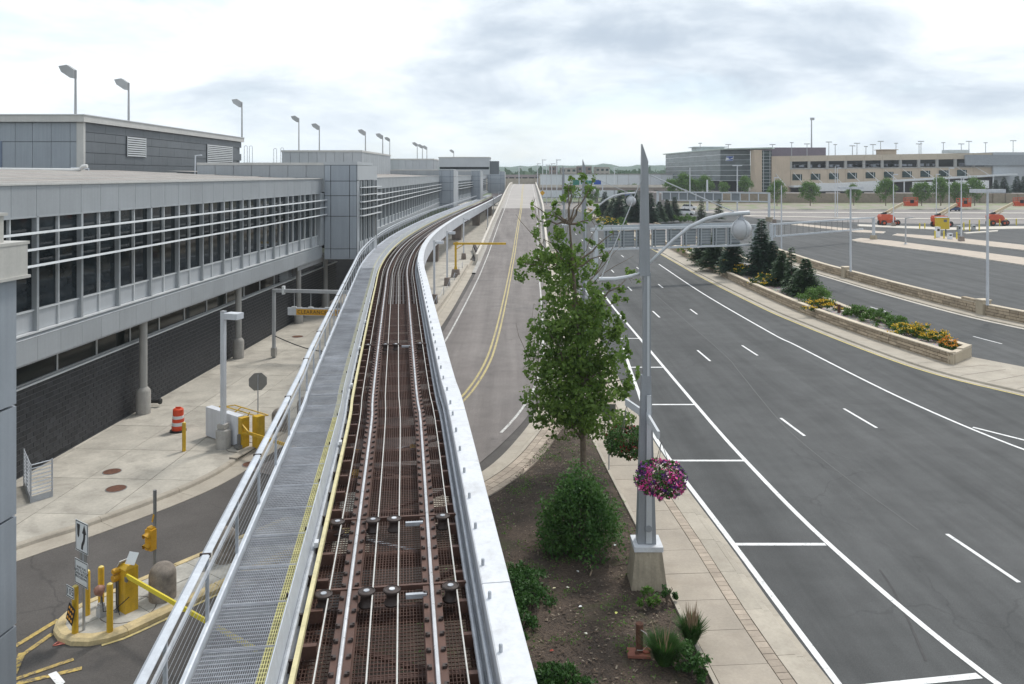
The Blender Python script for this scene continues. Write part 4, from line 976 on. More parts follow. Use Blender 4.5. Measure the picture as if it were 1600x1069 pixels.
def gate_arm_near():
    p = G(200, 953, WZ); t = thing('barrier_gate', 'yellow barrier machine on the island with its long yellow arm lowered', 'barrier', p, SA)
    MB().box((0, 0, .55), (.36, .34, 1.1)).box((0, 0, 1.16), (.38, .36, .1), top=(.9, .5)).build('cabinet', YELLOW, t)
    MB().box((.1, .05, 1.33), (.28, .012, .3), rx=R(-35), rz=R(20)).build('open_lid', SIGN_WHITE, t)
    MB().box((-.13, -.02, 1.2), (.02, .34, .22), ry=R(35)).build('lid_edge', COPING, t)
    for z, r in ((1.06, .07), (.88, .09)):
        MB().lathe([(r, 0), (r, .16), (r * .8, .17)], (0, 0, 0), 14).build('warning_lamp', SIGNAL_YEL, t, (-.13, -.17, z)).rotation_euler = (R(90), 0, 0)
    a0 = Vector((.18, -.14, .98)); e = G(402, 1016, 1.02)
    loc = Matrix.Rotation(-SA, 3, 'Z') @ (e - p)
    MB().bar(a0, loc, .045, .11).build('arm', M('arm_yellow', (.64, .52, .04), .45, var=.08), t)
    MB().box((.2, -.16, .9), (.1, .04, .12)).build('arm_hub', POLE_DARK, t)
    MB().tube([(.66 * math.cos(R(a * 11.25)), .66 * math.sin(R(a * 11.25)), .008) for a in range(33)], .012, 5).build('base_ring', JOINT, t)
gate_arm_near()
def island_lamp():
    p = G(158, 963, WZ); t = thing('approach_lamp', 'small tilted round red-brown lamp on a grey box on the island', 'lamp', p, SA)
    MB().box((0, 0, .12), (.2, .16, .24)).box((0, 0, .28), (.14, .12, .1)).build('base_box', POLE_GREY, t); MB().tube([(0, 0, .3), (.02, 0, .6)], .025, 8).build('stem', POLE_DARK, t)
    MB().lathe([(.05, .16), (.12, .1), (.135, -.02), (.13, -.05), (.11, -.04), (.05, .02)], (0, 0, 0), 16).build('shade', M('lamp_pink', (.30, .15, .11), .6, var=.2), t, (.02, -.02, .66), smooth=True).rotation_euler = (R(65), 0, R(-20))
    MB().tube([(.04, 0, .5), (.2, -.05, .2), (.45, .1, .25), (.6, .4, .5)], .012, 6).build('cable', BLACK, t)
    q = G(183, 956, WZ); t = thing('meter_post', 'thin dark post with a cable beside the yellow barrier machine', 'post', q, SA); MB().lathe([(.07, 0), (.07, .02), (.035, .03), (.035, .85)], n=10).build('post', POLE_DARK, t); MB().tube([(0, -.03, .8), (.15, -.1, .3), (.3, -.1, .05)], .012, 6).build('cable', BLACK, t)
island_lamp()
def island_paint():
    for a, b, w in (((20, 1012), (92, 968), .14), ((20, 1034), (82, 990), .13), ((22, 1062), (115, 1030), .13), ((24, 1069), (128, 1044), .14)):
        A0, B0 = G(*a), G(*b); P = Path([(A0.x, A0.y), (B0.x, B0.y)], smooth=False); mark('road_marking', P, 0, w, 0, P.L, YELLOW_OLD, .004, .4)
    A0, B0 = G(35, 1020), G(20, 1055); P = Path([(B0.x, B0.y), (A0.x, A0.y)], smooth=False); mark('road_marking', P, 0, .16, 0, P.L, YELLOW_OLD, .006)
    o = stadium(IC, ISL_D, 10.1, 1.20)
    P = Path([o[6], o[7], o[8], o[9]], .4); mark('road_marking', P, 0, .09, .3, P.L, YELLOW_LINE, .004, .5)
    c = [G(75, 1054), G(88, 1049), G(102, 1066), G(92, 1075)]; tag(MB().quad(*[(p.x, p.y, .005) for p in c][::-1]).build('road_marking', WHITE_LINE), kind='structure')
    a, b = G(98, 1003), G(83, 1009); d = (b - a).normalized(); n = Vector((-d.y, d.x, 0)); z = Vector((0, 0, .005)); m = MB()
    for s, e in ((a, b), (b, b - d * .22 + n * .12), (b, b - d * .22 - n * .12), (b - d * .05, b - d * .3 + n * .08), (b - d * .05, b - d * .3 - n * .08)): m.bar(s + z, e + z, .045, .003)
    tag(m.build('sprayed_arrow', PINK_PAINT), kind='structure')
island_paint()
# gate by the pavement
def gate_far():
    p = G(352, 690, WZ); t = thing('barrier_gate', 'white and yellow barrier cabinets on the pavement with a yellow arm', 'barrier', p, R(-38))
    for x in (-.66, .56): MB().box((x, 0, .66), (1.12, .30, 1.22)).build('white_cabinet', WHITE_CAB, t)
    MB().box((1.26, .04, .64), (.24, .36, 1.2)).build('yellow_cabinet', YELLOW, t); MB().box((1.72, .42, .66), (.34, .36, 1.28)).build('yellow_cabinet', YELLOW, t)
    MB().box((-.95, .45, .62), (.16, .16, 1.2)).build('yellow_post', YELLOW, t)
    m = MB()
    for a, b in (((-.7, .45, 1.24), (1.7, .5, 1.22)), ((-.7, .9, 1.2), (1.7, .9, 1.2)), ((-.7, .45, 1.24), (-.7, .9, 1.2)), ((1.7, .5, 1.22), (1.7, .9, 1.2)), ((-.2, .45, 1.0), (-.2, .9, 1.2)), ((.4, .5, .4), (.4, .9, 1.1))): m.bar(a, b, .035)
    m.build('guard_frame', YELLOW, t)
    m = MB().bar((1.3, -.1, 1.0), (1.85, -.12, .74), .05, .07).bar((1.35, -.1, .62), (1.85, -.12, .72), .05, .07); m.build('arm_bracket', YELLOW, t)
    MB().bar((1.8, -.12, .74), (4.9, -.15, .78), .05, .12).build('arm', YELLOW, t)
    MB().box((1.3, -.22, .35), (.1, .1, .5)).box((1.25, -.22, .1), (.3, .2, .14)).build('motor', POLE_DARK, t)
    MB().tube([(1.2 + .62 * math.cos(R(a * 11.25)), .62 * math.sin(R(a * 11.25)), .008) for a in range(33)], .012, 5).build('base_ring', JOINT, t)
gate_far()
def boxlight(p, rz, label, h=5.55, base='round', zb=WZ):
    t = thing('street_light', label, 'street light', (p[0], p[1], zb), rz, 'box-head street lights along the terminal')
    if base == 'round': MB().lathe([(.30, 0), (.30, .72), (.27, .76), (.17, .78), (.17, .95), (.10, .96)], n=24).build('base', CONC_GREY, t, smooth=True); MB().box((0, 0, .9), (.34, .34, .18)).build('collar', CONC_GREY, t)
    else: MB().box((0, 0, .38), (.62, .62, .76), top=(.85, .85)).build('base', CONC_BROWN, t)
    MB().box((0, 0, h / 2 + .4), (.17, .17, h - .8)).build('pole', POLE_WHITE, t); MB().box((0, 0, h + .015), (.19, .19, .04)).build('pole_cap', POLE_GREY, t)
    MB().box((.14, 0, h - .18), (.12, .1, .12)).build('neck', POLE_GREY, t)
    hd = MB().box((.50, 0, h - .14), (.62, .46, .24)).build('lamp_head', POLE_WHITE, t); MB().box((.50, 0, h - .265), (.54, .38, .02)).build('lens', LAMP_LENS, hd)
boxlight(G(349, 700, WZ), R(-18), 'box-head street light on a round concrete base beside the white cabinets')
for (px, py), nm in (((678.5, 474), 'nearest to the camera'), ((698.7, 446), 'second nearest'), ((724.5, 405), 'third, beyond the yellow height bar'), ((762, 363), 'fourth, smaller, by the ramp parapet'), ((771, 340), 'fifth, far along'), ((779, 325), 'sixth and farthest')):
    boxlight(G(px, py, WZ), R(0), 'box-head street light right of the guideway, ' + nm, 5.4, 'block')
def stop_sign():
    p = G(403, 682, WZ); t = thing('stop_sign', 'grey back of an octagonal sign on a thin pole by the pavement gate', 'sign', p, R(20))
    MB().lathe([(.06, 0), (.06, .03), (.025, .04), (.025, 2.62)], n=8).build('post', POLE_GREY, t)
    m = MB(); pts = [(.40 * math.cos(R(22.5 + 45 * k)), .40 * math.sin(R(22.5 + 45 * k))) for k in range(8)]
    m.add([(x, y, 2.32 + z) for y in (.035, .045) for x, z in pts], [tuple(range(8)), tuple(range(15, 7, -1))] + [(k, 8 + k, 8 + (k + 1) % 8, (k + 1) % 8) for k in range(8)]); m.build('plate', SIGN_BACK, t)
stop_sign()
def drum():
    p = G(278.5, 674, WZ); t = thing('traffic_drum', 'orange and white striped traffic drum on the pavement', 'traffic drum', p)
    MB().lathe([(.34, 0), (.34, .07), (.27, .08)], n=20).build('base', BLACK, t)
    zs = [(.08, .27, ORANGE), (.27, .42, SIGN_WHITE), (.42, .57, ORANGE), (.57, .70, SIGN_WHITE), (.70, .96, ORANGE)]
    for k, (a, b, m) in enumerate(zs): r = .27 - .012 * k; MB().lathe([(r, a), (r, b), (r - .01, b)], n=24).build('band', m, t, smooth=True)
    MB().lathe([(.215, .96), (.18, 1.0), (.05, 1.0)], n=20).build('top', ORANGE, t); MB().box((0, 0, 1.03), (.22, .04, .07)).build('handle', ORANGE, t)
drum()
def clearance():
    p = G(428, 559, WZ); q = Vector((-8.9, 49.0, WZ)); d = q - p; rz = math.atan2(d.y, d.x); L = d.length
    t = thing('clearance_gantry', 'grey height gantry across the street with a yellow clearance bar', 'gantry', p, rz); h = 4.1
    for x in (0, L): MB().box((x, 0, h / 2), (.17, .17, h)).build('post', POLE_GREY, t); MB().box((x, 0, .35), (.28, .28, .5)).build('post_base', CONC_GREY, t)
    MB().box((L / 2, 0, h - .02), (L + .17, .17, .2)).build('beam', POLE_GREY, t); MB().box((.62, 0, h + .02), (.14, .22, .5)).build('clamp', SIGN_WHITE, t)
    b = MB().box((3.1, 0, 2.85), (4.4, .1, .46)).build('clearance_bar', POLE_WHITE, t); blk('yellow_face', M('bar_yellow', (.62, .33, .03), .5, var=.1), (3.3, -.056, 2.83), (3.7, .012, .36), t)
    me = text_mesh('CLEARANCE  10FT. 0IN.', .31, SIGN_BLACK, sp=1.12); place('lettering', me, t, (3.3, -.068, 2.83), (R(90), 0, 0), (.98, 1, 1))
    for x in (1.3, 2.35, 3.4, 4.6): MB().tube([(x, 0, 3.12), (x, 0, 4.0)], .018, 6).build('hanger', POLE_GREY, t); MB().box((x, 0, 3.11), (.3, .14, .06)).build('hanger_clip', SIGN_WHITE, t)
    c = thing('barrier_chain', 'dark chain sagging from the height gantry post across the street', 'chain', p, rz)
    m = MB(); pts = [(x * .5, 0, 1.35 - .9 * math.sin(math.pi * min(1, x / 14)) if x < 7.1 else .45 + .0 * x) for x in range(0, 12)]
    m.tube(pts, .03, 6).build('chain', BLACK, c); MB().tube([(3.0, 0, .55), (3.0, 0, .0)], .03, 6).build('drop_chain', BLACK, c)
clearance()
def manhole(px, py, r, label, z=WZ + .004):
    p = G(px, py, z); t = thing('manhole_cover', label, 'manhole cover', p, 0, 'round iron manhole covers')
    MB().lathe([(r, -.02), (r, .004), (r - .03, .008)], n=28).build('ring', POLE_DARK, t); MB().lathe([(r - .035, -.02), (r - .035, .009), (.01, .011)], n=28).build('lid', RUST, t)
manhole(175, 737, .34, 'upper of two rusty manhole covers on the pavement')
manhole(181.5, 763.5, .36, 'lower of two rusty manhole covers on the pavement')
manhole(392, 725.5, .34, 'rusty manhole cover in the gutter below the kerb inlet', .014)
manhole(465, 526, .4, 'dark manhole cover on the pavement beyond the stop sign')
def inlet():
    p = KL.P(KL.sY(32.0), -.78, .03); a = KL.ang(KL.sY(32.0)); t = thing('kerb_inlet', 'dark drain opening in the kerb beside the gutter manhole', 'drain', p, a)
    MB().box((0, .06, .06), (1.0, .14, .15)).build('opening', BLACK, t); MB().box((0, .12, .145), (1.3, .34, .05)).build('lintel', CONC_TAN, t)
inlet()
def pit_rail():
    c, e = G(48, 786, WZ), G(65.5, 778.5, WZ); b = Vector((-17.9, 30.2, WZ)); t = thing('pit_railing', 'galvanised bar railing around a stair pit by the left wall', 'railing', c)
    e, b = e - c, b - c; b = Vector((-1.15, 1.55, 0)); e = Vector((.42, .55, 0))
    for q, n in ((e, 9), (b, 9)):
        for k in range(n):
            z = .28 + k * .125; MB().tube([(0, 0, z), (q.x, q.y, z)], .018, 6).build('bar', GALV_PALE, t)
    for q in (Vector((0, 0, 0)), e, b, b * .5): MB().tube([(q.x, q.y, 0), (q.x, q.y, 1.32)], .028, 8).build('post', GALV, t)
    for q in (e, b): MB().bar((0, 0, .1), (q.x, q.y, .1), .03, .2).build('kick_plate', GALV, t)
pit_rail()
p = Vector((-17.0, 39.3, .3)); t = thing('hose_inlet', 'small black fire hose inlet low beside the nearest column', 'pipe fitting', p)
MB().tube([(-.6, 0, .1), (.1, 0, .1)], .09, 10).lathe([(.13, -.06), (.15, .0), (.13, .06)], (.12, 0, .1), 14, Matrix.Rotation(R(90), 3, 'Y')).build('fitting', BLACK, t)
# height bar and low wall between guideway and ramp
def height_bar():
    p = G(712, 433, WZ); t = thing('height_bar', 'yellow overhead height bar on a brown concrete block beside the ramp', 'height bar', p)
    MB().box((0, 0, .42), (1.0, .9, .86), top=(.78, .78)).build('base', CONC_BROWN, t); MB().box((0, 0, 1.0), (.36, .36, .32), top=(.7, .7)).box((0, 0, 2.3), (.22, .22, 2.6)).build('post', YELLOW, t)
    MB().box((2.6, 0, 3.62), (5.7, .2, .22)).build('arm', YELLOW, t); MB().bar((.05, 0, 3.0), (.9, 0, 3.55), .08).build('brace', YELLOW, t); MB().box((.1, 0, 3.62), (.34, .28, .34)).build('head_block', YELLOW, t); blk('arm_end', POLE_DARK, (5.46, 0, 3.62), (.03, .17, .18), t)
height_bar()
def low_wall():
    P = Path([(-6.55, 56), (-6.2, 66), (-5.75, 82), (-5.5, 99)]); t = thing('low_wall', 'low tan concrete kerb wall with chain posts left of the ramp', 'wall', P.P(0))
    o = P.P(0)
    n = 10
    for i in range(n): MB().sweep(P, [(-.16, 0), (-.16, .42), (.16, .42), (.2, 0)], P.L * i / n + .01, P.L * (i + 1) / n - .01, 1.5, True).build('wall_length', CONC_TAN, t, -o)
    for i in range(8):
        s = P.L * (i + .5) / 8; q = P.P(s, -.3) - o; MB().tube([(q.x, q.y, 0), (q.x, q.y, 1.0)], .03, 6).build('chain_post', GALV, t)
        if i < 7:
            e = P.P(P.L * (i + 1.5) / 8, -.3) - o; mid = (q + e) / 2; MB().tube([(q.x, q.y, .95), (mid.x, mid.y, .6), (e.x, e.y, .95)], .015, 5).build('chain', GALV, t)
low_wall()
def white_lid():
    p = G(761, 433, .03); t = thing('pavement_marker', 'white worn arrow-like marker lying on the ramp road', 'marker', p); MB().prism([(-.75, -.3), (.5, -.42), (.85, 0), (.5, .42), (-.75, .3)], 0, .012).build('plate', WHITE_WORN, t); MB().box((.05, 0, .016), (.14, .5, .01)).build('bar', SIGN_BLACK, t)
white_lid()
# ramp parapets
def parapet(label, off, Y0, Y1, w=.32, h=.86):
    a, b = RAMP.sY(Y0), RAMP.sY(Y1); o = RAMP.P(a, off); t = thing('ramp_parapet', label, 'parapet', o); n = max(3, int((b - a) / 9))
    for i in range(n): MB().sweep(RAMP, [(off - w / 2, -.6), (off - w / 2, h), (off + w / 2, h), (off + w / 2, -.6)], a + (b - a) * i / n + .01, a + (b - a) * (i + 1) / n - .01, 1.5, True).build('parapet_length', CONC_PALE, t, -o)
    return t
parapet('pale concrete parapet along the left side of the climbing ramp', -4.45, 101, 305)
parapet('pale concrete parapet along the right side of the climbing ramp', 4.45, 97, 305)
def planter_box():
    p = G(745.5, 402, WZ); t = thing('bench_rack', 'dark slatted rack leaning along the left end of the ramp parapet', 'rack', p, R(95))
    for k in range(8): MB().box((k * 1.3, 0, .55), (.9, .35, .8)).build('slat', STEEL_DARK, t)
    MB().box((4.5, .25, .3), (10.6, .1, .6)).build('rail', CONC_PALE, t)
planter_box()
# ------------------------------------------------------------------ tall lamp posts beside the main road
LAMPPOST = M('lamp_post_grey', (.27, .285, .305), .5, var=.06, metal=.2, streak=.07)
LAMPPOST_LT = M('lamp_post_pale', (.47, .49, .51), .45, var=.05, metal=.15)
GLOBE = M('globe_glass', (.42, .43, .45), .25, var=.05, spec=.6)
PEDESTAL = M('pedestal_concrete', (.33, .285, .215), .88, var=.2, scale=2.2, fine=18, streak=.22, bump=.3)
def lamp_post(label, loc):
    t = thing('lamp_post', label, 'lamp post', loc, 0, 'tall grey lamp posts beside the main road')
    MB().box((0, 0, .5), (.98, .98, 1.06), top=(.74, .74)).build('pedestal', PEDESTAL, t); MB().box((0, 0, 1.10), (.78, .78, .13)).build('base_plate', WHITE_STEEL, t)
    MB().box((-.02, .0, 3.42), (.50, .42, 4.56), top=(.50, .55)).build('shaft', LAMPPOST, t)
    MB().box((.03, -.215, 3.2), (.16, .05, 4.0), top=(.7, 1)).build('shaft_rib', LAMPPOST_LT, t); MB().lathe([(.10, 0), (.09, .02), (.001, .02)], (0, 0, 0), 16).build('hand_hole', LAMPPOST, t, (.02, -.235, 1.6)).rotation_euler = (R(90), 0, 0)
    MB().box((-.0, 0, 7.1), (.20, .20, 2.84)).build('mast', LAMPPOST, t); MB().box((.03, -.02, 7.1), (.06, .19, 2.82)).build('mast_edge', LAMPPOST_LT, t)
    m = MB(); w0, w1 = .14, .075
    prof = [(-w0, 8.42), (w0, 8.42), (w1 + .01, 11.55), (-w1, 12.02)]
    m.add([(x - .06, y, z) for y in (-.12, .12) for x, z in prof], [(0, 1, 2, 3), (7, 6, 5, 4), (0, 4, 5, 1), (1, 5, 6, 2), (2, 6, 7, 3), (3, 7, 4, 0)]); m.build('blade', LAMPPOST, t)
    def pp(px, py): return Vector(((px - 1008) * .01758, 0, 11.3 - (py - 272) * .01758))
    arm = [pp(1012, 416), pp(1028, 401), pp(1050, 380), pp(1075, 360), pp(1100, 348), pp(1128, 341), pp(1168, 338)]
    a = MB().tube(arm, [.035, .04, .045, .05, .055, .06, .06], 10).build('arm', LAMPPOST_LT, t, smooth=True)
    arm2 = [pp(1005, 428), pp(995, 433), pp(980, 437.5), pp(960, 441), pp(934, 441.5)]
    MB().tube(arm2, [.035, .04, .05, .06, .065], 10).build('arm', LAMPPOST_LT, t, smooth=True)
    MB().tube([pp(1008, 277), pp(1150, 339)], .018, 6).build('tie_rod', LAMPPOST_LT, t); MB().tube([pp(1003, 279), pp(938, 438)], .014, 6).build('tie_rod', LAMPPOST_LT, t)
    c = pp(1155, 364); g = MB().lathe([(.28 * math.sin(R(k * 12)) + .001, -.28 * math.cos(R(k * 12))) for k in range(0, 16)], c, 24).build('globe', GLOBE, t, smooth=True)
    MB().lathe([(.11, .26), (.10, .30), (.05, .34), (.035, .46)], c, 14).build('globe_cap', LAMPPOST, g, smooth=True)
    for q in (0, 90): MB().tube([c + Vector((.295 * math.cos(R(x)) * math.cos(R(q + 20)), .295 * math.cos(R(x)) * math.sin(R(q + 20)), .295 * math.sin(R(x)))) for x in range(75, 287, 15)], .012, 5).build('globe_band', LAMPPOST_LT, g)
    MB().bar((.0, -.1, 4.62), (.05, -1.55, 4.55), .07, .2).build('basket_arm', LAMPPOST_LT, t); MB().bar((-.05, .1, 4.6), (-.35, 1.5, 4.55), .07, .2).build('basket_arm', LAMPPOST_LT, t)
    return t
LP0 = Vector((3.68, 22.4, .1))
lp = lamp_post('nearest tall grey lamp post with pointed blade, globe arm and concrete pedestal', LP0)
copy_tree(lp, (4.1, 46, .1), 0, 'second tall grey lamp post, its pointed blade rising behind the tree')
copy_tree(lp, (4.7, 74, .1), 0, 'third lamp post, mostly hidden behind the tree crown')
# ------------------------------------------------------------------ leaf helpers
def leaf_quads(m, p, size, rnd, up=.3, n=1):
    for _ in range(n):
        a = Vector((rnd.gauss(0, 1), rnd.gauss(0, 1), rnd.gauss(0, 1))).normalized(); b = a.cross(Vector((rnd.gauss(0, 1), rnd.gauss(0, 1), rnd.gauss(0, 1) + up))).normalized()
        s = size * rnd.uniform(.65, 1.25); a *= s * .5; b *= s * .36
        m.add([p - a, p + b * .9 - a * .1, p + a, p - b * .9 - a * .1], [(0, 1, 2, 3)])
def basket(label, c, r, h, cols, seed, arm_z):
    rnd = random.Random(seed); t = thing('flower_basket', label, 'flower basket', (c[0], c[1], c[2] - h * .4), 0, 'hanging flower baskets')
    o = h * .4
    MB().lathe([(.05, -.34 + o), (.2, -.26 + o), (r * .55, -.02 + o), (r * .6, .06 + o), (.02, .06 + o)], n=16).build('liner', M('basket_liner', (.055, .035, .022), .9, var=.3), t)
    for k in range(3): a = R(120 * k); MB().tube([(r * .5 * math.cos(a), r * .5 * math.sin(a), .05 + o), (0, 0, arm_z - c[2] + o)], .008, 4).build('hanger', POLE_DARK, t)
    LE = leafmat('basket_leaf', (.035, .10, .02), (.09, .19, .045))
    mats = [LE] + [M('petal_%d' % k, cc, .6, var=.25, scale=9) for k, cc in cols]
    m = MB(); fl = [MB() for _ in cols]
    for i in range(3600):
        a = rnd.uniform(0, 6.283); u = rnd.random() ** .45; e = rnd.uniform(-1.2, 1.1)
        lob = 1 + .30 * mnoise.noise((math.cos(a) * 1.6 + seed, math.sin(a) * 1.6, e * .9)); rr = r * (.45 + .6 * u) * lob
        hang = max(0, mnoise.noise((math.cos(a) * 2.2 + seed * 3, math.sin(a) * 2.2, 5))) * .9
        p = Vector((rr * math.cos(a) * math.cos(e * .62), rr * math.sin(a) * math.cos(e * .62), h * (.36 * math.sin(e) if e > 0 else .42 * math.sin(e) * (1 + hang)) + o + .05))
        patch = mnoise.noise((p.x * 4 + seed, p.y * 4, p.z * 4))
        if rnd.random() < (.75 if patch > -.2 else .12): k = min(len(cols) - 1, int((mnoise.noise((p.x * 2.5, p.y * 2.5 + seed, p.z * 2.5)) * 1.3 + .5 + rnd.gauss(0, .18)) * len(cols))); leaf_quads(fl[max(k, 0)], p, .085, rnd)
        else: leaf_quads(m, p * 1.0, .085, rnd)
    m.build('foliage', LE, t, kind='stuff')
    for k, f in enumerate(fl):
        if f.v: f.build('blossoms', mats[k + 1], t, kind='stuff')
basket('hanging basket of pink and purple petunias in front of the nearest lamp post', (3.80, 20.85, 3.55), .60, .92, [(2, (.10, .02, .15)), (0, (.72, .06, .30)), (1, (.82, .16, .42)), (0, (.60, .07, .26)), (3, (.55, .12, .36)), (4, (.75, .45, .5)), (2, (.10, .02, .15))], 5, 4.5)
basket('hanging basket of dark red flowers behind the nearest lamp post', (3.34, 23.9, 3.5), .58, .95, [(14, (.05, .10, .02)), (13, (.06, .11, .02)), (10, (.22, .02, .02)), (13, (.06, .11, .02)), (14, (.05, .10, .02))], 9, 4.55)
for i, (x, y) in enumerate(((3.75, 47.5), (4.3, 75.5))): basket(('red flower basket on the second lamp post, seen through the tree', 'small red flower basket on the third lamp post')[i], (x, y, 3.6), .55, .85, [(10, (.22, .02, .02)), (11, (.30, .05, .03)), (12, (.5, .1, .08))], 12 + i, 4.6)
def small_sign():
    p = G(951.5, 735, .13); t = thing('parking_sign', 'grey back of a small rectangular sign on a thin post by the footpath', 'sign', p)
    MB().lathe([(.025, 0), (.025, 2.5)], n=8).build('post', POLE_GREY, t); MB().box((.0, -.02, 2.2), (.5, .008, .6)).build('plate', SIGN_BACK, t)
small_sign()
def well():
    p = G(998, 1022, .2); t = thing('rusty_pipe', 'rusty capped pipe on a red brick pad in the planting bed', 'pipe', p, R(-4))
    MB().box((0, 0, .02), (.52, .34, .06)).build('pad', M('brick_red', (.28, .11, .075), .85, var=.2), t); MB().lathe([(.085, .03), (.085, .66), (.09, .66), (.09, .70), (.02, .71)], (.02, .02, 0), 14).build('pipe', RUST, t, smooth=True)
    MB().tube([(.0, -.05, .62), (.18, -.06, .5), (.2, -.06, .25), (.08, -.06, .12), (-.05, -.09, .14)], .008, 5).build('wire', CABLE, t); MB().box((-.05, -.08, .06), (.08, .06, .1)).build('fitting', RUST, t); MB().lathe([(.1, .0), (.11, .04), (.02, .045)], (.17, .02, .05), 12).build('cap', M('brick_red2', (.30, .08, .05), .8), t)
well()
LIT = [(907, 948, (.75, .76, .76)), (961, 852, (.45, .52, .5)), (926, 870, (.03, .05, .3)), (887, 918, (.6, .58, .5)), (866, 919, (.6, .55, .35)), (851, 919, (.5, .52, .55)), (915, 990, (.6, .58, .5)), (862, 1017, (.3, .05, .03)), (963, 958, (.7, .72, .2)), (903, 893, (.6, .6, .6))]
for i, (px, py, c) in enumerate(LIT):
    p = G(px, py, .24); t = MB().add([(-.05, -.02, .0), (.02, -.03, .015), (.055, .01, .005), (.01, .04, .02), (-.03, .03, .01)], [(0, 1, 3, 4), (1, 2, 3)]).build('litter_scrap', M('litter_%d' % i, c, .7), None, p, i * .9)
    tag(t, ['white paper scrap in the middle of the planting bed', 'pale crumpled plastic at the foot of the big shrub', 'tiny blue scrap just below the big shrub', 'small cream scrap left of the pedestal', 'pale yellow scrap left in the bed centre', 'grey scrap near the low groundcover', 'cream scrap beside the rusty pipe', 'small red scrap near the front groundcover', 'yellow-green scrap above the rusty pipe', 'grey paper scrap below the blue scrap'][i], 'litter', 'litter in the bed')
b = thing('fallen_branch', 'bare curved twig lying in the planting bed', 'twig', G(920, 890, .26)); MB().tube([(0, -.35, .0), (.08, -.1, .03), (.05, .15, .05), (-.05, .4, .02)], [.02, .022, .018, .01], 6).build('twig', M('dry_wood', (.26, .20, .14), .9, var=.2), b)
# ------------------------------------------------------------------ median planter with stone walls
STONE = M('stone_tan', (.40, .325, .235), .9, var=.16, scale=3, fine=16, rnd=.26, bump=.5, bscale=30, streak=.1)
STONE_CAP = M('stone_cap', (.52, .45, .35), .85, var=.1, scale=2, rnd=.07)
STONE_JOINT = M('stone_joint', (.13, .10, .07), .95, var=.2)
def stone_wall(t, path, s0, s1, h, thick, rows, rnd, limit, side=-1, origin=Vector((0, 0, 0)), dens=1.0):
    "coursed block wall; blocks face the given side of the path"
    a = (-thick, -.06) if side < 0 else (.06, thick); out = -.0 if side < 0 else 0
    core = [(0, -.1), (0, h), (thick, h), (thick, -.1)] if side < 0 else [(-thick, -.1), (-thick, h), (0, h), (0, -.1)]
    MB().sweep(path, core, s0, s1, 1, True).build('wall_core', STONE_JOINT, t, -origin)
    rh = h / rows; n = 0; far = MB(); cnt = 0
    for r in range(rows):
        s = s0 + rnd.uniform(-.5, 0)
        while s < s1:
            l = rnd.choice((.55, .8, 1.05, 1.3)) * dens; x0, x1 = max(s, s0) + .022, min(s + l, s1) - .022; s += l
            if x1 - x0 < .1: continue
            d = rnd.uniform(.035, .06); z0, z1 = r * rh + .02, (r + 1) * rh - .02
            p, q = path.P(x0, 0), path.P(x1, 0); o = side; tn = (q - p).normalized(); nr = Vector((tn.y, -tn.x, 0)) * o; c = (p + q) / 2 - origin
            dst = (Vector((c.x, c.y, 0)) + origin).y
            if cnt < limit: blk('stone', STONE, (c.x + nr.x * (d / 2 - .01), c.y + nr.y * (d / 2 - .01), (z0 + z1) / 2), ((q - p).length, d + .02, z1 - z0), t, math.atan2(tn.y, tn.x)); cnt += 1
            else: far.box((c.x + nr.x * (d / 2 - .01), c.y + nr.y * (d / 2 - .01), (z0 + z1) / 2), ((q - p).length, d + .02, z1 - z0), math.atan2(tn.y, tn.x))
    if far.v: far.build('stone_courses', STONE, t, kind='stuff')
    s = s0
    while s < s1 - .1:
        x1 = min(s + 1.6, s1); pr = [(-.08, h), (-.08, h + .07), (thick + .05, h + .07), (thick + .05, h)] if side < 0 else [(-thick - .05, h), (-thick - .05, h + .07), (.08, h + .07), (.08, h)]
        MB().sweep(path, pr, s + .006, x1 - .006, .8, True).build('coping_stone', STONE_CAP, t, -origin); s = x1
W1 = Path([(25.75, 48.1), (24.3, 57), (23.3, 67.6), (23.0, 86), (23.3, 106), (23.8, 125), (24, 150), (24, 200), (23.5, 255)])
W2 = Path([(28.0, 50.2), (26.9, 58), (26.6, 67), (27.4, 80), (28.6, 95), (30, 115), (31, 150), (31, 200), (30, 255)])
W3 = Path([(42, 49), (39.5, 57), (38.3, 61.3), (37.3, 66), (36.4, 76), (35.9, 87.7), (35.7, 96), (36.4, 113)])
